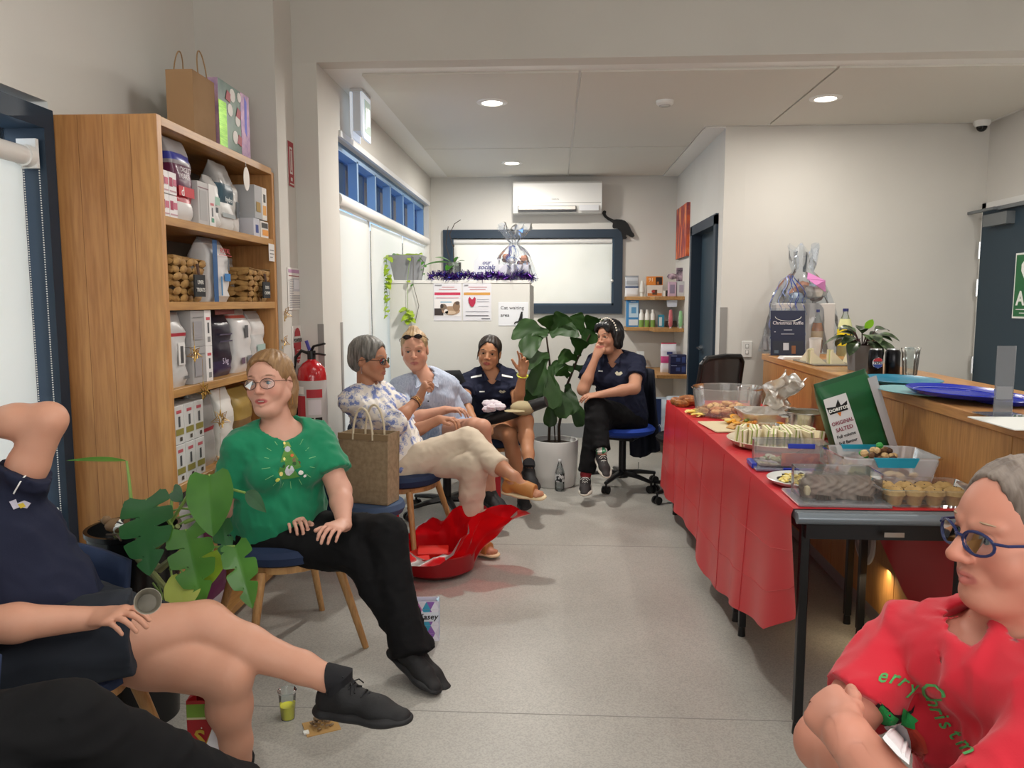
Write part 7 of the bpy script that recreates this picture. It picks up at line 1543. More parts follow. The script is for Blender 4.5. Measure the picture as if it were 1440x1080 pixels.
# ================================================================== BAGS AND GIFTS ON THE FLOOR
Jute = mat('jute_cloth', '#a28d70', .9, bump=.06, bscale=180, col2='#8f7b60', nscale=40)
jb = thing('jute_bag', 'beige jute tote bag with cord handles behind the woman in green', 'bag', W(512, 705, 3.75), -.25); jb.location.z = W(512, 712, 3.7).z
w_, h_ = W(548, 660, 3.75).x-W(477, 660, 3.75).x, W(512, 612, 3.75).z-W(512, 710, 3.75).z
m = MB(); m.prism([(-w_/2, 0), (w_/2, 0), (w_/2+.01, h_), (-w_/2-.01, h_)], .004); m.build('front', Jute, jb); m = MB(); m.prism([(-w_/2, 0), (w_/2, 0), (w_/2+.01, h_), (-w_/2-.01, h_)], .004, Matrix.Translation((0, .13, 0))); m.build('back', Jute, jb)
for s_ in (-1, 1): bx('gusset', (s_*w_/2-.002, 0, 0), (s_*w_/2+.002, .13, h_), Jute, jb)
bx('bottom', (-w_/2, 0, 0), (w_/2, .13, .01), Jute, jb); bx('top_band', (-w_/2-.011, -.003, h_-.03), (w_/2+.011, -.0005, h_), mat('jute_band', '#8a7355', .9), jb)
for y in (0, .13): m = MB(); m.tube([(math.cos(a)*.055, y, h_-.03+math.sin(a)*.16) for a in [PI*i/16 for i in range(17)]], .006, 8); m.build('handle', mat('cream_cord', '#d6c9ae', .8), jb, True)
bx('stool_top', (0, 0, 0), (0, 0, 0), Jute) if False else None
st_ = thing('side_stool', 'low navy stool carrying the jute tote bag', 'stool', (jb.location.x+.03, jb.location.y+.07, 0)); hh = jb.location.z; MB().lathe([(0, hh-.06), (.15, hh-.06), (.165, hh-.03), (.155, hh-.004), (0, hh-.002)], n=28).build('seat', mat('slate_blue_pad', '#3f5270', .8), st_, True)
for k in range(3): a = k*2*PI/3+.4; m = MB(); m.tube([(.1*math.cos(a), .1*math.sin(a), hh-.06), (.16*math.cos(a), .16*math.sin(a), 0)], [.015, .011], 8); m.build('leg', Beech, st_, True)
# red cellophane basket
RC = glassy('red_cellophane', '#ee1420', .42, .35); [n for n in RC.node_tree.nodes if n.type == 'FRESNEL'][0].inputs[0].default_value = 1.12; o_ = WZ(608, 815, 0); o_.y += .14
rb_ = thing('gift_basket', 'red cellophane gift basket opened out on the floor', 'gift basket', o_)
MB().lathe([(0, .004), (.16, .004), (.20, .03), (.215, .12), (.21, .125), (.19, .03), (0, .02)], n=36).build('bowl', mat('red_bowl', '#8e1018', .3), rb_, True)
nu, nv = 72, 26; ph = [1.1, 2.7, .4]; m = MB(); vs = []
for j in range(nv+1):
    t_ = j/nv
    for i in range(nu):
        a = 2*PI*i/nu; lob = .5+.5*math.sin(3*a+.6); rr = .17+t_*(.06+.20*lob*t_)+.018*math.sin(a*9+t_*4)*t_+.012*math.sin(a*17-t_*9)*t_; z = .02+t_*(.30-.12*lob*t_+.09*math.sin(2*a+1.2)*t_)+.02*math.sin(a*11+t_*7)*t_; rr = rr*(1.15 if math.cos(a) > .3 else 1); vs.append((rr*math.cos(a), rr*math.sin(a)*.8, z))
m.add(vs, [[j*nu+i, j*nu+(i+1) % nu, (j+1)*nu+(i+1) % nu, (j+1)*nu+i] for j in range(nv) for i in range(nu)]); m.build('cellophane', RC, rb_, True)
for i, (x, y, z, s_, a) in enumerate(((-.09, -.08, .06, .07, .3), (.05, -.09, .07, .06, .8), (-.02, .02, .08, .08, .1), (.1, .03, .06, .06, .5), (-.1, .06, .06, .06, 1.0))): 
    m = MB(); m.box((-s_, -s_*.55, -s_*.35), (s_, s_*.55, s_*.35), .004, rotM((x, y, z), a, .2)); m.build('wrapped_treat', mat('treat_red%d' % (i % 2), ('#d8281f', '#b8132a')[i % 2], .35), rb_)
# Kasey gift bag
def gift(name, label, cat, o_, w, h, d, col, rz, decs=(), inner=None, tx=()):
    t = paper_bag(name, label, cat, o_, w, h, d, mat('gift'+col, col, .45), rz=rz, gusset=mat('gift_side'+(inner or col), inner or col, .45)); deco(t, w, h, -d/2, decs); return t
o_ = WZ(598, 905, 0); kb = gift('gift_bag', 'small triangle-patterned gift bag with a handwritten name on the floor', 'gift bag', (o_.x, o_.y+.05, 0), .105, .17, .055, '#d9d3e2', .10, (), '#a9c9dc')
cs = ['#2f3f8f', '#c46ab0', '#e6e3ee', '#3f9fc0', '#8f5fb0', '#e6e3ee']; k = 0; s_ = .035
for r_ in range(5):
    for c in range(6):
        x0 = -.0525+c*s_/2; 
        if x0+s_ > .0526: continue
        z0 = r_*.034; pts = [(x0, z0), (x0+s_, z0), (x0+s_/2, z0+.033)] if (r_+c) % 2 == 0 else [(x0, z0+.033), (x0+s_/2, z0), (x0+s_, z0+.033)]
        k += 1; MB().prism(pts, .0006, Matrix.Translation((0, -.0287, 0))).build('printed_triangle', mat('ink'+cs[(k*7+r_) % 6], cs[(k*7+r_) % 6], .5), kb)
rect_on(kb, -.04, .085, .05, .125, -.0292, '#dfe4ee'); text('Kasey', mat('ink#141414', '#141414', .5), .034, kb, (.005, -.0305, .105), bold=.0006, shear=.2)
# red polka dot gift bag near sandals, santa bag at the front
o_ = WZ(696, 730, 0); pb_ = gift('gift_bag', 'red gift bag with white dots standing behind the crossed sandal', 'gift bag', (o_.x-.02, o_.y+.05, 0), .11, .36, .10, '#b3202a', .05, (), '#5f8f82')
for i in range(34): x, z = rs.uniform(-.05, .05), rs.uniform(.01, .35); MB().ball((x, -.0505, z), (.0035, .0006, .0035), 6).build('printed_dot', WhM, pb_)
o_ = WZ(296, 1075, 0); sb_ = gift('gift_bag', 'red and green Santa gift bag on the floor beside the bare shin', 'gift bag', (-.95, 2.02, 0), .13, .30, .08, '#a51c24', .12, [('r', 0, .84, 1, .97, '#7ea83a'), ('r', 0, .82, 1, .84, '#d9d3a8'), ('r', 0, .97, 1, 1, '#b32a2a')])
Gd = mat('ink#c0a03c', '#c0a03c', .4, .4)
text('SA', Gd, .065, sb_, (-.01, -.043, .19), bold=.0016); text('RLA', Gd, .055, sb_, (-.005, -.043, .08), bold=.0014)
for i in range(26): MB().ball((rs.uniform(-.06, .06), -.0415, rs.uniform(.01, .24)), (.0022, .0006, .0022), 5).build('printed_snow', WhM, sb_)
m = MB(); m.prism([(-.01, .18), (.012, .24), (.03, .25), (.025, .16), (.01, .13)], .01, Matrix.Translation((0, -.055, 0))); m.build('tissue', mat('tissue_white', '#e6e4ea', .7), sb_)
# cup with yellow drink and pine cone on card
def cup(name, label, loc, r, h, drink=None, fill=.4, cat='cup', col=None):
    t = thing(name, label, cat, loc); MB().lathe([(0, .002), (r*.72, .002), (r*.74, 0), (r, h), (r*1.05, h+.002), (r*1.05, h-.003), (r*.98, h-.003)], n=24).build('cup_wall', col or PET, t, True)
    if drink: MB().lathe([(0, .003), (r*.71, .003), (r*(.72+.26*fill), h*fill), (0, h*fill)], n=20).build('drink', mat('drink'+drink, drink, .15, emit=0), t, True)
    return t
cup('plastic_cup', 'clear plastic cup of bright yellow drink on the floor', WZ(405, 1010, 0), .030, .098, '#f6f21a', .48)
o_ = WZ(452, 1022, 0); t = thing('card', 'folded kraft card lying on the floor by the black shoe', 'card', o_, .5); bx('card', (-.055, -.045, 0), (.055, .045, .003), mat('kraft_card', '#b8935c', .8), t); bx('clip', (-.062, -.03, .003), (-.045, -.012, .008), WhM, t)
t = thing('pine_cone', 'small brown dried flower tied on the kraft card', 'decoration', o_+V((0, 0, .003)))
for i in range(26):
    a = i*2.4; z = .006+i*.0011; r_ = .034*(1-i/34); m = MB(); m.ball((0, 0, 0), (.011, .006, .0035), 6, rotM((r_*math.cos(a), r_*math.sin(a), z), a, 0, -.5)); m.build('scale', mat('cone_brown', '#6f5a44', .8, col2='#8f7a60', nscale=40), t)
# ================================================================== MONSTERA in tall black planter
pc = V((-1.39, 2.42, 0)); mo = thing('monstera', 'monstera with split leaves sprawling out of a tall black planter', 'plant', pc); zt = W(145, 748, 2.35).z
MB().lathe([(0, 0), (.115, 0), (.14, zt-.02), (.148, zt-.015), (.148, zt), (.136, zt), (.13, zt-.05), (0, zt-.05)], n=36).build('planter', mat('black_gloss_pot', '#0f1011', .25), mo, True)
M3 = lambda px, py, Y: W(px, py, Y)-pc
LMo = leafmat('monstera_leaf', '#3b6b28', '#4f8434', .3); LMd = leafmat('monstera_dark', '#24502c', '#2f6036', .3)
m = MB()
for pts in ([(-.0, 0, zt-.03), M3(165, 750, 2.36), M3(200, 790, 2.3), M3(240, 835, 2.25)], [(0, 0, zt-.03), M3(180, 762, 2.36), M3(215, 772, 2.3), M3(250, 740, 2.25)], [(.02, 0, zt-.03), M3(190, 780, 2.3), M3(225, 800, 2.22), M3(262, 770, 2.2), M3(300, 768, 2.2)]): m.tube(pts, [.014, .015, .013, .008, .006][:len(pts)], 8)
m.build('main_stem', mat('monstera_stem', '#8a9a5c', .6, col2='#6f6a48', nscale=12), mo, True)
def mleaf(px, py, Y, tip, L_, W_, m_, splits, src, up=(0, -.9, .4), prof='heart', droop=.25, fold=.10):
    b_ = M3(px, py, Y); d = M3(tip[0], tip[1], tip[2])-b_; mm = MB(); s_ = M3(*src); mm.tube([s_, s_.lerp(b_, .5)+V((0, 0, .02)), b_], [.006, .0045, .0035], 6); mm.build('leaf_stem', Stem, mo, True)
    leaf(mo, b_, d, up, L_ or d.length, W_, m_, prof, droop, fold, splits, nt=56 if splits else 20, ns=9)
mleaf(295, 668, 2.16, (298, 728, 2.12), .15, .14, LMo, 0, (240, 735, 2.25)); mleaf(205, 702, 2.2, (208, 765, 2.12), .20, .165, LMd, 4, (245, 745, 2.25), fold=.05)
mleaf(262, 745, 2.16, (282, 822, 2.12), .19, .14, LMo, 4, (235, 770, 2.25)); mleaf(330, 768, 2.16, (352, 832, 2.12), .16, .10, LMo, 3, (250, 790, 2.2)); mleaf(312, 735, 2.2, (318, 775, 2.15), .10, .065, LMd, 2, (260, 735, 2.25)); mleaf(178, 648, 2.3, (105, 642, 2.25), .17, .035, LMo, 0, (185, 710, 2.3), up=(0, -.25, 1), prof='lance', droop=.1)
mleaf(345, 693, 2.16, (388, 715, 2.05), .12, .045, LMd, 0, (300, 700, 2.2), prof='lance'); mleaf(262, 812, 2.15, (252, 845, 2.1), .10, .11, leafmat('monstera_pale', '#9aa84a', '#adb85c'), 0, (240, 800, 2.25)); mleaf(243, 690, 2.26, (262, 700, 2.2), .07, .05, LMd, 0, (240, 740, 2.25)); mleaf(300, 775, 2.25, (296, 800, 2.2), .10, .10, leafmat('leaf_yellowgreen', '#7f9a2a', '#8fae34'), 0, (240, 760, 2.25))
for i in range(9): m = MB(); a = [(150, 752), (168, 745), (228, 722), (244, 742), (250, 728), (205, 745), (215, 800), (240, 800), (215, 820)][i]; b_ = [(170, 760), (200, 770), (275, 716), (276, 728), (290, 722), (228, 762), (232, 880), (238, 850), (230, 860)][i]; m.tube([M3(a[0], a[1], 2.3), M3((a[0]+b_[0])/2+4, (a[1]+b_[1])/2-4, 2.27), M3(b_[0], b_[1], 2.24)], .0035, 6); m.build('aerial_root', Stem if i > 1 else Bark, mo, True)
t = thing('bird_ornament', 'small brown bird ornament perched on the planter rim', 'ornament', pc+V((-.005, -.09, zt))); m = MB(); m.ball((0, 0, .028), (.038, .024, .024), 12); m.ball((-.032, 0, .045), .015, 10); m.tube([(-.045, 0, .045), (-.06, 0, .043)], [.005, .001], 6); m.tube([(.03, 0, .04), (.05, 0, .062)], [.012, .004], 6); m.build('body', mat('bird_brown', '#7a5f42', .6), t, True)
t = thing('cable_coil', 'coil of black and white cord lying in the planter', 'cord', pc+V((.03, -.10, zt-.004)));
for i in range(5): m = MB(); m.tube([(.035*math.cos(a)*(1+.1*i)+.01*i, .02*math.sin(a), .012+.028*abs(math.sin(a+i*.5))+.004*i) for a in [2*PI*k/18 for k in range(18)]], .0045, 6, closed=True); m.build('cord_loop', (WhM, WhM, Blk, WhM, Blk)[i], t, True)
hc_ = W(207, 848, 1.66); t = thing('paper_cup', 'pale cup held on its side in the hand at the left', 'cup', hc_); t.rotation_euler = (1.1, .5, .3); MB().lathe([(0, 0), (.022, 0), (.028, .06), (.029, .06), (.027, .056), (.020, .002)], n=20).build('cup_wall', mat('pale_cup', '#8f897b', .5), t, True)

# ================================================================== COUNTER
CW = wood('counter_oak', '#a97840', '#c08d52', 'z', 1.3, .4); CT = wood('counter_top_oak', '#b07c44', '#c8935a', 'y', 1.3, .3)
ct = thing('reception_counter', 'long oak-panelled reception counter behind the food table', 'counter', (1.415, 5.30, 0), -.0274); L_ = 3.75
bx('counter_top', (0, -L_, 1.01), (.50, 0, 1.05), CT, ct, .004); bx('side_panel', (.03, -.03, 0), (.48, -.005, 1.01), CW, ct)
for i in range(5): y1 = -.006-i*(L_/5); bx('front_panel', (.012, y1-L_/5+.004, .10), (.03, y1, 1.008), CW, ct, .001)
bx('core', (.03, -L_+.01, .10), (.48, -.031, 1.009), mat('dark_core', '#4a3826', .8), ct); bx('kickboard', (.05, -L_+.01, 0), (.46, -.04, .10), Skirt, ct)
lg = thing('counter_emblem', 'round grey and white backlit emblem low on the counter front', 'sign', (1.362, 3.36, .37), -.0274)
MB().lathe([(0, 0), (.105, 0), (.115, -.004), (.115, -.02), (0, -.02)], n=36, M=Matrix.Rotation(-PI/2, 4, 'Y')).build('disc', mat('emblem_white', '#c9c6c1', .4), lg, True); MB().lathe([(.07, .001), (.095, .001)], n=36, M=Matrix.Rotation(-PI/2, 4, 'Y')).build('ring', mat('emblem_grey', '#8f8d8a', .5), lg); m = MB(); m.prism([(-.04, -.06), (.04, -.05), (.03, .02), (.05, .06), (0, .04), (-.04, .05), (-.02, 0)], .002, Matrix(((0, -1, 0, -.002), (-1, 0, 0, 0), (0, 0, 1, 0), (0, 0, 0, 1)))); m.build('emblem_cat', mat('emblem_grey', '#8f8d8a', .5), lg)
TOPZ = 1.0505
def C0(px, py, dy=0): p = WZ(px, py, TOPZ); p.y += dy; return p
# hamper with ribbons
o_ = C0(1133, 496, .12); hm2 = thing('gift_hamper', 'large cellophane wrapped gift hamper with blue and pink ribbons on the counter end', 'hamper', o_)
bx('tray', (-.17, -.12, 0), (.17, .12, .31), mat('hamper_wicker', '#cfc9c4', .7, bump=.03), hm2, .006)
for i in range(14): m = MB(); m.ball((rs.uniform(-.12, .12), rs.uniform(-.08, .06), rs.uniform(.31, .42)), (.05, .04, .04), 8); m.build('treat', mat('treat%d' % (i % 4), ('#c98a6a', '#a9b8c9', '#d9d2c8', '#7a5a4a')[i % 4], .5), hm2, True)
cello_wrap(hm2, .215, .66, .07, seed=5, sx=1.05, sy=.85, tie=.78, neck=.05); hm2.scale = (1.12, 1.0, 1.1); curls(hm2, (-.10, -.10, .48), 10, .42, ('#3a4f9c', '#8f9fd0', '#2f3a86'), 7, .14)
m = MB(); m.add([(.0, -.10, .50), (.10, -.12, .45), (.11, -.10, .38), (.04, -.14, .42), (-.01, -.12, .46)], [[0, 1, 2, 3, 4]]); m.build('pink_bow', mat('ribbon_pink', '#d78ac2', .35, .1), hm2, solid=.003)
# raffle sign
o_ = C0(1108, 500); rf = carton('raffle_sign', 'navy Christmas Raffle flyer in a clear stand on the counter', 'sign', (o_.x, o_.y, TOPZ), .225, .295, .004, '#232a44', [('t', 'Christmas Raffle', .5, .72, .032, '#e6e2ea', .95), ('r', .38, .56, .62, .575, '#b9bccb'), ('r', .3, .47, .68, .485, '#b9bccb'), ('r', .1, .52, .14, .53, '#e6e2ea'), ('r', .05, .03, .95, .32, '#2b3140'), ('r', .36, .12, .52, .28, '#c9cdd6'), ('r', .60, .04, .72, .22, '#8a5a3c'), ('r', .1, .05, .22, .12, '#5a6a7a')], .0)
rf.rotation_euler = (-.10, 0, .05); m = MB(); m.tube([(.085*math.cos(a), -.004, .255+.03*math.sin(a)) for a in [PI*(1+i/12) for i in range(13)]], .0015, 4); m.build('printed_garland', WhM, rf)
bx('stand_sheet', (-.12, .006, 0), (.12, .008, .31), glassy('stand_acrylic', '#eef2f6', .06, .03), rf); bx('stand_foot', (-.12, -.03, 0), (.12, .05, .003), glassy('stand_acrylic', '#eef2f6', .06, .03), rf)
t = thing('napkin_stack', 'small stack of white napkins before the raffle sign', 'napkins', C0(1113, 504)); t.location.y -= .05
for i in range(4): bx('napkin', (-.085+.004*i, -.06, .004*i), (.085+.003*i, .06, .004*i+.0035), mat('napkin_white', '#e6e3df', .8), t)
t = thing('soft_drink_bottle', 'orange soft drink bottle standing behind the lemonade bottle', 'bottle', C0(1153, 497, .08)); bottle(t, .043, .30, '#e8862a', lab=('#e6c7a0', .3, .5))
t = thing('soft_drink_bottle', 'lemonade bottle with a yellow label and blue cap on the counter', 'bottle', C0(1167, 497, -.25)); bottle(t, .046, .31, '#dfe0a8', '#2a2f6c', ('#ecd41f', .22, .56), .9); text('Solo', mat('ink#222222', '#222222', .5), .035, t, (.012, -.0475, .13), bold=.002)
cup('cup_stack', 'stack of white plastic cups beside the raffle sign', C0(1144, 505, -.02), .036, .13, col=mat('cup_white', '#dedbd8', .4, translucent=.3))
tr = thing('sandwich_tray', 'tray on the counter holding wrapped sandwiches', 'tray', C0(1172, 511, .0), -.0); tr.location.x = 1.60; bx('tray', (-.17, -.20, 0), (.17, .20, .008), mat('grey_tray', '#7d7568', .5), tr, .003); 
for i in range(7):
    c_ = tr.location+V((-.13+.10*(i % 3), -.12+.10*(i//3), .008)); t = thing('sandwich', ('front left', 'front middle', 'front right', 'middle left', 'centre', 'middle right', 'back')[i]+' sandwich triangle on the counter tray', 'sandwich', c_, .3*i)
    for k, (c, z) in enumerate((('#e8dfc0', 0), ('#cdd08a', .014), ('#e8dfc0', .022))): MB().prism([(-.045, 0), (.045, 0), (-.045, .075)], .013, Matrix.Translation((0, -.02+z, 0))).build(('bread_slice', 'filling', 'bread_slice')[k], mat('food'+c, c, .8), t)
# calathea in grey pot
o_ = C0(1231, 522); cal = thing('potted_calathea', 'dark patterned leafy plant in a grey pot on the counter', 'plant', (1.58, o_.y+.05, TOPZ)); hh = .13
MB().lathe([(0, .003), (.07, 0), (.085, hh), (.078, hh), (.075, hh-.02), (0, hh-.02)], n=4, M=Matrix.Rotation(PI/4, 4, 'Z')).build('pot', mat('slate_pot', '#77787b', .6), cal)
LC = mat('calathea_leaf', '#26381f', .35, col2='#5f7350', nscale=22, lo=.5, hi=.62, translucent=.1, coat=.2)
for i in range(24): a = i*2.4; e = .15+.9*((i*7) % 10)/10; d = V((math.cos(a)*math.cos(e), math.sin(a)*math.cos(e), math.sin(e))); s_ = V((0, 0, hh-.02)); b_ = s_+d*rs.uniform(.04, .10)+V((0, 0, .03)); m = MB(); m.tube([s_, b_], .003, 5); m.build('stem', mat('maroon_stem', '#3f2226', .6), cal); leaf(cal, b_, d+V((0, 0, -.25)), (0, -.3, 1), rs.uniform(.10, .15), .065, LC, 'oval', .6, nt=8, ns=3)
leaf(cal, (0, -.03, hh+.08), (.3, -.4, .8), (0, -1, .2), .07, .04, mat('neon_tag', '#a6e83a', .5), 'oval', .1, nt=6, ns=2)
for i, px in enumerate((1230, 1254)):
    o_ = C0(px, 530); t = thing('cola_can', ('black cola can with a round red, white and blue logo', 'plain side of a black cola can right of the logo can')[i], 'can', (o_.x, o_.y, TOPZ)); MB().lathe([(0, .003), (.022, .0), (.026, .003), (.033, .012), (.033, .115), (.027, .128), (.027, .131), (.024, .128), (0, .127)], n=28).build('can_body', mat('can_black', '#101014', .25, .4), t, True); MB().lathe([(.0275, .128), (.027, .133), (.0245, .131), (.024, .127), (0, .126)], n=24).build('can_lid', Chrome, t, True)
    if i == 0:
        def cp(x, z, r_): a = x/.0334; return V((r_*math.sin(a), -r_*math.cos(a), z))
        for nm, col, f0, f1, rr in (('logo_disc', '#d8d8dc', -1, 1, .0334), ('logo_red', '#b3242e', .25, .9, .0336), ('logo_blue', '#23408f', -.9, -.25, .0336)):
            R_ = .026; m = MB(); vs = []; n = 12
            for j in range(7):
                z = R_*(f0+(f1-f0)*j/6); hw_ = math.sqrt(max(0, R_*R_*(1 if nm == 'logo_disc' else .85)-z*z))
                for k in range(n+1): vs.append(cp(-hw_+2*hw_*k/n, .068+z, rr))
            m.add(vs, [[j*(n+1)+k, j*(n+1)+k+1, (j+1)*(n+1)+k+1, (j+1)*(n+1)+k] for j in range(6) for k in range(n)]); m.build(nm, mat('ink'+col, col, .4), t)
        me = text_mesh('PEPSI', .017, 0, .0006)
        for v_ in me.vertices: v_.co = cp(v_.co.x, .068+v_.co.y, .0338)
        link('lettering', me, mat('ink#101018', '#101018', .4), t)
for i in range(2): cup('cup_stack', ('left', 'right')[i]+' stack of clear plastic tumblers on the counter', C0(1280+12*i, 529, .02+.06*i), .036, .13)
# oval platters and lids
def oval(name, label, cat, c, a, b_, h, m_, rz=0, z=TOPZ, rim=.02, edge=None):
    t = thing(name, label, cat, (c.x, c.y, z), rz); prof = [(0, .004), (.80, .004), (.88, .006), (1.0, h), (1.02, h+.002), (1.0, h+.004), (.87, .011), (.78, .009), (0, .009)]
    MB().lathe([(r_, zz) for r_, zz in prof], n=48, M=Matrix.Diagonal((a, b_, 1, 1))).build('dish', m_, t, True); return t
oval('oval_platter', 'teal blue oval platter on the counter behind the crisp bag', 'platter', C0(1265, 539), .155, .20, .018, mat('teal_plastic', '#2f7f9c', .3), 0)
oval('container_lid', 'pale aqua container lid between the teal platter and the navy lid', 'lid', C0(1290, 553), .13, .18, .010, mat('aqua_plastic', '#7fb3b8', .35), .1)
for i, (px, py, a, b_, rz, lb) in enumerate(((1345, 562, .14, .22, .1, 'large deep blue container lid on the counter'), (1405, 566, .10, .17, -.2, 'smaller deep blue lid overlapping the acrylic sign holder'), (1330, 552, .11, .14, .3, 'deep blue oval lid lying under the large blue lid'))):
    c = C0(px, py); t = oval('container_lid', lb, 'lid', c, a, b_, .02, mat('royal_plastic', '#1b2fae', .25), rz, TOPZ+(.014 if i == 0 else 0)); MB().lathe([(.84, .013), (.87, .013)], n=40, M=Matrix.Diagonal((a, b_, 1, 1))).build('seal_strip', mat('pale_seal', '#a9b6e6', .4), t)
t = thing('sign_holder', 'tall clear acrylic sign holder standing on a white sheet', 'sign holder', C0(1410, 584)); bx('sheet', (-.028, 0, 0), (.028, .004, .215), glassy('acrylic_grey', '#c9cdd2', .25, .03), t); bx('print', (-.024, -.001, .05), (.024, -.0002, .09), mat('ink#8a8d92', '#8a8d92', .5), t); bx('foot', (-.06, -.05, 0), (.06, .06, .003), glassy('acrylic_grey', '#c9cdd2', .25, .03), t)
t = thing('paper_sheet', 'white laminated sheet at the near end of the counter', 'paper', C0(1432, 596)); bx('sheet', (-.08, -.12, 0), (.12, .12, .003), WhM, t)
t = thing('phone_handset', 'black phone handset with curled cord on the desk behind the counter', 'phone', (2.45, 4.3, .82)); m = MB(); m.tube([(-.09, 0, .03), (-.05, 0, .06), (.05, 0, .06), (.09, 0, .03)], .018, 8); m.build('handset', Blk, t, True); bx('base', (-.1, -.08, 0), (.1, .1, .03), Blk, t, .005)

# ================================================================== FOOD TABLES
TZ = .75; RedC = mat('red_plastic_cloth', '#d4363d', .33, bump=.008, bscale=8, translucent=.12); SteelG = mat('grey_tube_edge', '#7b858d', .3, .3, bump=.01, bscale=80); TopM = mat('table_laminate', '#6f7377', .5)
def tbl(label, x0, x1, y0, y1, edge=False, ins=.06):
    t = thing('folding_table', label, 'table', ((x0+x1)/2, (y0+y1)/2, 0)); hx, hy = (x1-x0)/2, (y1-y0)/2
    bx('tabletop', (-hx, -hy+.03, TZ-.03), (hx, hy-.03, TZ), TopM, t, .003)
    for s_ in (-1, 1): m = MB(); m.tube([(-hx+.0, s_*(hy-.018), TZ-.019), (hx, s_*(hy-.018), TZ-.019)], .0185, 16); m.build('edge_tube', SteelG, t, True)
    for s_ in (-1, 1): bx('apron', (-hx+.03, s_*(hy-.03)-.012, TZ-.085), (hx-.03, s_*(hy-.03)+.012, TZ-.035), Blk, t)
    for s_ in (-1, 1): bx('side_rail', (s_*(hx-.04)-.012, -hy+.04, TZ-.075), (s_*(hx-.04)+.012, hy-.04, TZ-.035), Blk, t)
    for sx in (-1, 1):
        for sy in (-1, 1): c = (sx*(hx-.04), sy*(hy-ins), 0); m = MB(); m.box((c[0]-.014, c[1]-.014, .04), (c[0]+.014, c[1]+.014, TZ-.04), .003); l = m.build('leg', Blk, t); MB().cyl((c[0], c[1], 0), .016, .045, 12, .013).build('foot', Blk, l, True)
    return t
tA = tbl('grey-edged black steel folding table nearest the camera under the red cloth', .76, 1.325, 2.36, 3.22); tB = tbl('far folding table completely covered by the red cloth', .77, 1.33, 3.25, 5.08)
m = MB(); m.box((-.03, -.4485, .685), (.03, -.4455, .70)); m.build('maker_plate', Chrome, tA)
# cloth
cl_ = thing('tablecloth', 'red plastic tablecloth with fold creases over both food tables', 'tablecloth', (1.0, 3.75, TZ)); x0, x1, y0, y1 = .752-1.0, 1.337-1.0, 2.405-3.75, 5.10-3.75
nU, nV = 96, 44; prof = []
def hem(Y): return np.interp(Y, [2.40, 2.6, 2.97, 3.3, 3.6, 3.9, 4.2, 4.84, 5.1], [.40, .27, .20, .13, .10, .17, .19, .15, .17])
def cf(u, v_):
    Y = y0+(y1-y0)*u; Yw = Y+3.75
    if v_ < .36:      # left drop
        t_ = 1-v_/.36; h = TZ-hem(Yw); d = t_*h; out = .02*t_+(.010*math.sin(Yw*9)+.010*math.sin(Yw*17+1))*t_**1.3+.004*math.sin(d*28)*0; x = x0-.003-out-(.05*t_*math.exp(-((Yw-2.4)/.12)**2)*-1); return V((x, Y+(.02*t_ if u < .01 else 0), -d+.003))
    if v_ > .80:
        t_ = (v_-.80)/.20; h = .10+np.interp(Yw, [2.4, 2.9, 3.35, 3.6, 5.1], [.50, .36, .10, .06, .10]); return V((x1+.003, Y, -t_*h+.003))
    t_ = (v_-.36)/.44; return V((x0+(x1-x0)*t_, Y, .0035+.0008*math.sin(Yw*14)*math.sin(t_*9)))
m.__init__(); m.grid(cf, nU, nV); m.build('cloth_sheet', RedC, cl_, True)
m = MB()
def ef(u, v_):
    x = x0+(x1-x0)*u; d = v_*(.58-.10*u)*1.0; return V((x, y1+.004+.02*v_+.012*math.sin(x*22)*v_, -d+.003))
m.grid(ef, 16, 12); m.build('end_drop', RedC, cl_, True)
# raised fold creases of the unfolded plastic
for Y in (2.9, 3.35, 3.8, 4.25, 4.7):
    m = MB(); pts = [cf((Y-2.405)/2.695, k/40*.999) for k in range(0, 30)]; m.tube([p+V((-.0006 if k < 14 else 0, 0, .0006 if k >= 14 else 0)) for k, p in enumerate(pts)], .0012, 4); m.build('fold_crease', RedC, cl_, True)
for vv in (.10, .22): m = MB(); m.tube([cf(k/60, vv)+V((-.0008, 0, 0)) for k in range(61)], .0012, 4); m.build('fold_crease', RedC, cl_, True)
FZ = TZ+.005
def T0(px, py): p = WZ(px, py, FZ); p.x = max(.80, min(1.30, p.x)); return p
Clear = glassy('clear_tub', '#f6f8f8', .20, .12); ClearC = glassy('clear_crisp', '#f8f9f9', .06, .08)
def crumbs(parent, n, rx, ry, z0, z1, cols, size, seed, name='food', kind='stuff', shape=(1, 1, .5)):
    rs = random.Random(seed); ms = [mat('food'+c, c, .7) for c in cols]; m = MB()
    for i in range(n):
        a, r_ = rs.uniform(0, 2*PI), math.sqrt(rs.random()); s_ = size*rs.uniform(.7, 1.3); m.m = rs.randrange(len(cols)); m.ball((0, 0, 0), (s_*shape[0], s_*shape[1], s_*shape[2]), 6, rotM((rx*r_*math.cos(a), ry*r_*math.sin(a), z0+(z1-z0)*(1-r_*.7)*rs.random()), rs.uniform(0, 6), rs.uniform(-.6, .6)))
    o = m.build(name, ms, parent, True); o['kind'] = kind; return o
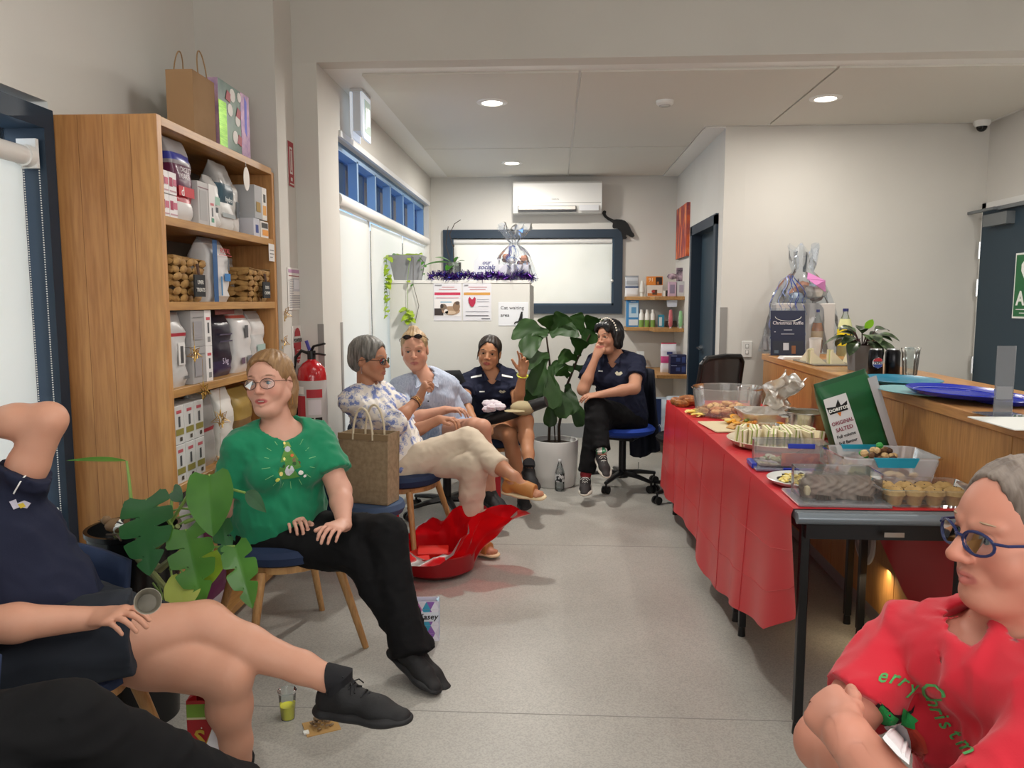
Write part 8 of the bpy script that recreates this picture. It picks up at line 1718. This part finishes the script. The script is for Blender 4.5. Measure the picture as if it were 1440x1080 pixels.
def tub(name, label, c, w, d, h, m_=None, rz=0, taper=.88, cat='container', z=FZ, rim=True, th=.002):
    t = thing(name, label, cat, (c.x, c.y, z), rz); n = 8; m = MB(); rings = []
    def ring(k, zz, r_=.16):
        pts = []
        for qx, qy, a0 in ((1, 1, 0), (-1, 1, 1), (-1, -1, 2), (1, -1, 3)):
            for i in range(5): a = (a0+i/4)*PI/2; rr = min(w, d)*r_; pts.append((qx*(w/2*k-rr)+rr*math.cos(a), qy*(d/2*k-rr)+rr*math.sin(a), zz))
        return pts
    vs = []; P_ = [(taper*.9, 0), (taper, .006), (1, h), (1.035, h), (1.035, h-.006)] if rim else [(taper*.9, 0), (taper, .006), (1, h)]
    for k, zz in P_: vs += ring(k, zz)
    m.add(vs, [[j*20+i, j*20+(i+1) % 20, (j+1)*20+(i+1) % 20, (j+1)*20+i] for j in range(len(P_)-1) for i in range(20)]+[list(range(20))[::-1]]); m.build('tub_wall', m_ or Clear, t, True); return t
# 1 round clear tub of crisps + cup + croissants + chips
t = thing('round_tub', 'large round clear tub of crisps at the far left of the food table', 'container', (.995, 4.42, FZ)); MB().lathe([(0, .001), (.165, .001), (.175, .01), (.195, .165), (.203, .165), (.203, .158)], n=40).build('tub_wall', Clear, t, True); crumbs(t, 120, .15, .15, .01, .09, ('#c98f5a', '#d9a86c', '#b8794a', '#e0b87a'), .022, 1, 'crisps')
cup('plastic_cup', 'clear plastic cup standing behind the round tub', V((1.22, 4.98, FZ)), .042, .10)
t = thing('croissant_pile', 'golden croissants heaped at the far left corner of the table', 'croissants', (.83, 4.82, FZ))
for i in range(6):
    a = i*1.1; m = MB(); c = V((.035*math.cos(a*2), .05*math.sin(a*1.7), .02+.018*(i//3))); pts = [c+V((.045*math.cos(b_+a), .045*math.sin(b_+a), 0)) for b_ in [PI*(-.1+1.2*k/8) for k in range(9)]]; m.tube(pts, [.008, .014, .020, .024, .026, .024, .020, .014, .008], 9); m.build('croissant', mat('croissant_crust', '#a8692f', .5, col2='#7a4420', nscale=60), t, True)
t = thing('crisp_heap', 'small heap of yellow crisps beside the round tub', 'crisps', (.815, 4.42, FZ)); crumbs(t, 26, .04, .10, .004, .035, ('#e8cf6a', '#efdc8a', '#d9b04a'), .020, 2, 'crisps', shape=(1, .8, .25))
# 2 board with crackers and fruit
t = thing('fruit_board', 'cream board with crackers, orange slices and cheese behind the sandwiches', 'platter', (.99, 3.98, FZ), .1); bx('board', (-.20, -.16, 0), (.17, .16, .010), mat('cream_board', '#d9c9a4', .5), t, .004)
for i in range(38):
    rs2 = random.Random(i); x, y = rs2.uniform(-.10, .15), rs2.uniform(-.12, .12); kind_ = i % 3; m = MB()
    if kind_ == 0: m.lathe([(0, 0), (.024, 0), (.026, .003), (.024, .006), (0, .006)], n=12, M=rotM((x, y, .014+.02*rs2.random()), 0, rs2.uniform(-.7, .7), rs2.uniform(-.5, .5))); m.build('orange_slice', mat('orange_slice', '#e8a21f', .4), t, True)
    elif kind_ == 1: m.box((-.025, -.020, 0), (.025, .020, .004), .001, rotM((x, y, .012+.025*rs2.random()), rs2.uniform(0, 3), rs2.uniform(-.7, .7))); m.build('cracker', mat('cracker', '#c99a5a', .7), t)
    else: m.ball((0, 0, 0), (.020, .014, .010), 8, rotM((x, y, .018+.018*rs2.random()), rs2.uniform(0, 3))); m.build('fruit_piece', mat('fruit%d' % (i % 4), ('#b8b03a', '#d98a2f', '#e6cf7a', '#7a8a2f')[i % 4], .5), t, True)
# 3 oval sandwich platter : each sandwich a thing
pl = oval('sandwich_platter', 'oval cream platter of finger sandwiches on the red cloth', 'platter', V((1.0, 3.48, 0)), .205, .225, .030, mat('cream_china', '#d8cdb8', .35), 0, FZ)
SW = None; n_s = 0
for r_ in range(2):
    for i in range(11):
        x, y = 1.0-.155+.31*i/10, 3.40+.11*r_+.02*math.sin(i); 
        if ((x-1.0)/.2)**2+((y-3.48)/.2)**2 > 1: continue
        pos = ('front' if r_ == 0 else 'back')+' row, '+('first second third fourth fifth sixth seventh eighth ninth tenth eleventh twelfth thirteenth fourteenth fifteenth'.split()[i])+' from the left'; 
        if SW is None:
            SW = thing('finger_sandwich', 'finger sandwich on the oval platter, '+pos, 'sandwich', (x, y, FZ+.012), 0, 'finger sandwiches on the oval platter')
            for k, (c, z, w2) in enumerate((('#eadfbe', -.0095, .007), ('#9fae5a', -.002, .004), ('#efe6cc', .0025, .007))): MB().box((z*1.25, -.042, 0), ((z+w2)*1.25, .042, .072), .0015).build(('bread_slice', 'filling', 'bread_slice')[k], mat('food'+c, c, .85), SW)
            t = SW
        else: t = copy_tree(SW, label='finger sandwich on the oval platter, '+pos); t.location = (x, y, FZ+.012)
        t.rotation_euler = (random.uniform(-.15, .15), random.uniform(-.22, .22), random.uniform(-.15, .15)+(i-7)*.05)
# 4 foil tray and sheet of foil
Foil = mat('aluminium_foil', '#e2dfda', .36, .75, bump=.12, bscale=50)
t = tub('foil_tray', 'oval foil roasting tray behind the steel pot', V((1.15, 4.10, 0)), .32, .30, .075, Foil, 0, .85, 'tray'); 
t = thing('foil_sheet', 'crumpled sheet of foil standing up from the roasting tray', 'foil', (1.20, 4.22, FZ+.068)); m = MB(); m.grid(lambda u, v_: V((-.06+.16*u+.10*v_*v_+.02*math.sin(v_*9+u*3), .03*math.sin(u*8+v_*5)+.02*math.sin(v_*15), .005+.20*v_**.8*(1-.25*u)+.015*math.sin(u*14))), 18, 18); m.build('foil', Foil, t, True, solid=.001)
t = thing('serving_spoon', 'steel spoon handle sticking up behind the foil tray', 'spoon', (1.12, 4.40, FZ)); m = MB(); m.tube([(0, .0, .005), (.02, .02, .08), (.03, .03, .15)], [.006, .004, .007], 6, flat=.5); m.build('spoon', Chrome, t, True)
# 5 steel pot
t = thing('steel_pot', 'stainless steel cooking pot beside the green crisp bag', 'pot', (1.225, 3.72, FZ)); MB().lathe([(0, .002), (.098, .002), (.105, .010), (.106, .118), (.111, .121), (.110, .124), (.102, .118), (.100, .02), (0, .015)], n=40).build('pot_wall', mat('stainless', '#c5c3c0', .18, 1), t, True)
MB().lathe([(0, .095), (.1005, .095)], n=30).build('stew', mat('stew', '#5a5236', .4, col2='#8a8450', nscale=30, bump=.1, bscale=40), t)
for s_ in (-1, 1): m = MB(); m.tube([(s_*.104, -.03, .10), (s_*.13, -.02, .10), (s_*.13, .02, .10), (s_*.104, .03, .10)], .006, 8); m.build('handle', Chrome, t, True)
t = tub('salad_dish', 'small clear dish of lime wedges left of the steel pot', V((1.06, 3.78, 0)), .10, .10, .05, Clear, .2); crumbs(t, 16, .035, .035, .01, .04, ('#a9b84a', '#d2d890', '#8fa03a'), .014, 4, 'lime_pieces')
# 6 green crisp bag
t = pouch('crisp_bag', 'green and white crinkled corn chip bag leaning against the counter', (1.25, 3.05, FZ), .205, .37, .09, [(0, '#1f5a34'), (.94, '#1a4a2c')], (), .12, cat='crisp bag', pinch=.8, seed=31); t.rotation_euler = (-.06, -.30, .08); t.scale = (1.08, 1, 1.0)
for nm, pts, col in (('white_panel', [(-.105, .03), (-.005, .03), (-.015, .31), (-.10, .31)], '#dcdcdc'), ('silver_edge', [(.085, .02), (.112, .02), (.108, .34), (.075, .34)], '#b9b7b8')): MB().prism(pts, .001, Matrix.Translation((0, -.012, 0))).build(nm, mat('ink'+col, col, .4), t)
BkI = mat('ink#141414', '#141414', .5); MB().prism([(-.092, .245), (-.025, .245), (-.02, .28), (-.045, .268), (-.05, .295), (-.065, .27), (-.098, .275)], .001, Matrix.Translation((0, -.0135, 0))).build('printed_logo', BkI, t); text('DORITOS', WhM, .017, t, (-.057, -.0155, .258), bold=.0006); MB().prism([(-.065, .244), (-.05, .244), (-.058, .228)], .001, Matrix.Translation((0, -.0135, 0))).build('printed_triangle', mat('ink#e07a2c', '#e07a2c', .5), t)
for i, (s_, sz_, c) in enumerate((('ORIGINAL', .021, '#8e3a4c'), ('SALTED', .022, '#8e3a4c'), ('Full volume', .018, '#222222'), ('Full flavour', .018, '#222222'), ('Full-on', .017, '#222222'), ('CRUNCH', .019, '#222222'))): text(s_, mat('ink'+c, c, .5), sz_, t, (-.056, -.0145, .205-.027*i), bold=.0003, sx=.85)
# 7 lunch container with blue clips
Bl2 = mat('clip_blue', '#2338a8', .3); t = tub('lunch_container', 'clear clip-top container of salad wraps standing on its blue lid', V((.93, 3.02, 0)), .27, .16, .085, Clear, -.05, 1.0, z=FZ+.014, rim=False)
bx('lid', (-.15, -.095, -.013), (.15, .095, -.001), glassy('lid_clear', '#cfd6ee', .3, .1), t, .004)
for x in (-.145, .145): bx('clip', (x-.01, -.05, -.012), (x+.01, .05, .01), Bl2, t, .003)
for y in (-.10, .095): bx('clip', (-.05, y-.008, -.012), (.07, y+.004, .004), Bl2, t, .003)
bx('lid_top', (-.135, -.08, .085), (.135, .08, .09), ClearC, t, .003); bx('blue_tab', (-.03, -.084, .075), (.07, -.079, .094), Bl2, t, .002); bx('food_packet', (-.05, -.075, .005), (.09, -.068, .055), mat('red_packet', '#b0261f', .4, col2='#d4552f', nscale=40, lo=.5, hi=.6), t); crumbs(t, 40, .11, .06, .01, .05, ('#a9b088', '#6f8a4a', '#dcd8c4', '#8a6a4a'), .015, 5, 'salad')
# 8 dish with grated bread
t = tub('red_dish', 'shallow dish of golden bread slices behind the cheese plate', V((1.10, 2.93, 0)), .18, .15, .045, glassy('rose_tub', '#d9a9a0', .3, .1), .1); crumbs(t, 60, .07, .055, .01, .055, ('#d9b25a', '#b8792f', '#e8cf8a', '#8a5a2a'), .013, 6, 'bread_pieces')
t = tub('grape_tub', 'low clear tub of dark grapes beside the steel pot', V((1.13, 3.34, 0)), .22, .14, .04, glassy('rose_tub', '#d9a9a0', .3, .1), 0); crumbs(t, 50, .09, .05, .01, .03, ('#4a1f24', '#6a2f2a', '#3a1a1c'), .012, 7, 'grapes', shape=(1, 1, .9))
# 9 white plate of grated topping
t = oval('plate', 'white plate of sliced egg sprinkled with pepper', 'plate', V((.885, 2.74, 0)), .115, .12, .018, mat('white_china', '#dcdedb', .25), 0, FZ); crumbs(t, 90, .075, .075, .012, .035, ('#e8d27a', '#efdf9a', '#d9bf5a', '#3a3020'), .010, 8, 'egg_pieces', shape=(1, 1, .4))
# 10 cake in clear clamshell
ck = tub('cake_box', 'clear plastic clamshell holding a chocolate frosted loaf cake', V((.925, 2.52, 0)), .25, .17, .095, ClearC, -.03, 1.0, rim=False, z=FZ+.006); bx('base_tray', (-.145, -.105, -.006), (.145, .105, .006), glassy('clam_base', '#dfe3e6', .25, .08), ck, .004); bx('box_top', (-.12, -.08, .093), (.12, .08, .0955), ClearC, ck, .001)
b_ = SDF(); b_.rc((-.065, 0, .04), (.075, 0, .04), .042, .042, .02); b_.rc((-.06, 0, .025), (.07, 0, .025), .05, .05, .02); b_.cut((0, 0, .004), (0, 0, -1))
dsp = lambda P: .0028*np.sin(P[:, 0]*180+6*np.sin(P[:, 2]*70))+.003*np.sin(P[:, 1]*130+P[:, 0]*60)+.0018*np.sin(P[:, 2]*260+P[:, 0]*90)
tm_ = garment('cake', b_, mat('chocolate_frosting', '#84756a', .5, col2='#9a8b7e', nscale=30, bump=.05, bscale=70), ck, .0035, dsp)
for k, (x, y) in enumerate(((-.055, -.062), (.075, -.06))):
    m = MB()
    for i in range(7): m.tube([(x+(-.022+.007*i)*1.0, y+.004*math.sin(a)*1, .008+.016*math.sin(a)*(1-.05*i)) for a in [PI*j/6 for j in range(7)]], .0035, 6)
    m.build('piped_swirl', mat('frosting_swirl', '#5f5042', .4), ck, True)
for i in range(4): m = MB(); m.ball((-.098, -.03+.02*i, .03+.012*(i % 2)), (.012, .016, .018), 8); m.build('cream_piece', mat('cream', '#d9cba8', .6), ck, True)
# 11 glass dish of muffins
gd = tub('glass_dish', 'clear glass baking dish of choc-chip muffins at the near right of the table', V((1.185, 2.50, 0)), .30, .19, .062, glassy('pyrex', '#f8faf9', .06, .05), 0, .86); MufM = mat('muffin', '#b0925c', .8, col2='#8f7040', nscale=35, lo=.4, hi=.7, bump=.06, bscale=60)
for r_ in range(2):
    for i in range(4):
        t = thing('muffin', ('front', 'back')[r_]+' row choc-chip muffin, '+('far left', 'second from left', 'third from left', 'far right')[i]+' in the glass dish', 'muffin', (1.185-.095+.062*i, 2.50-.035+.068*r_, FZ+.003)); MB().lathe([(0, 0), (.021, 0), (.028, .028), (.033, .032), (.031, .045), (.018, .056), (0, .059)], n=18).build('muffin_body', MufM, t, True)
        m = MB(); r3 = random.Random(i*9+r_)
        for k in range(9): a = r3.uniform(0, 6.3); q = r3.uniform(0, .026); m.ball((q*math.cos(a), q*math.sin(a), .058-.35*q), .0035, 5)
        m.build('chocolate_chips', mat('choc', '#3a2416', .4), t)['kind'] = 'stuff'
# 12 big tub with teal clips
bt = tub('storage_tub', 'large clear tub with teal clips holding bagged biscuits', V((1.165, 2.76, 0)), .33, .24, .115, glassy('big_tub', '#f6f8fa', .28, .15), 0, .86); TealP = mat('teal_clip', '#1f93b0', .3)
MB().prism([(-.075, .118), (.075, .118), (.06, .085), (-.06, .085)], .008, Matrix.Translation((.0, -.134, 0))).build('clip', TealP, bt); MB().prism([(-.075, .118), (.075, .118), (.065, .092), (-.065, .092)], .008, Matrix.Translation((-.02, .118, 0))).build('clip', TealP, bt)
crumbs(bt, 70, .12, .08, .01, .075, ('#c9b48a', '#8f8a88', '#b0a8a0', '#5a4632'), .022, 9, 'wrapped_biscuits'); crumbs(bt, 26, .06, .05, .09, .145, ('#4a3020', '#6a4a30', '#3f9a4a', '#c9a878'), .012, 10, 'chocolate_balls', shape=(1, 1, .9))
wall_outlet = switch(V((XC+.20, YR, .35)), 'white power point low on the wall behind the counter end') if False else None

# every repeat carries a group phrase
GR = {'pet food bag': 'pet food bags on the shelves', 'box': 'boxes and cartons on the shelves', 'chair': 'chairs of the waiting room', 'person': 'people sitting in the waiting room', 'ornament': 'hanging star ornaments', 'muffin': 'muffins in the glass dish', 'sandwich': 'sandwiches laid out for the party', 'shelf': 'oak corner shelves', 'poster': 'posters on the partition', 'blind': 'white roller blinds', 'bottle': 'bottles about the room', 'cup': 'plastic cups about the room', 'lid': 'container lids on the counter', 'can': 'black cola cans', 'gift bag': 'gift bags about the room', 'table': 'folding tables under the red cloth', 'container': 'food tubs on the red cloth', 'basket': 'woven baskets on the second shelf', 'hamper': 'cellophane gift hampers', 'tube': 'tubes on the corner shelves', 'sign': 'signs about the room', 'plant': 'potted plants about the room'}
for o in list(SC.objects):
    if o.parent is None and 'category' in o and 'group' not in o and o['category'] in GR: o['group'] = GR[o['category']]
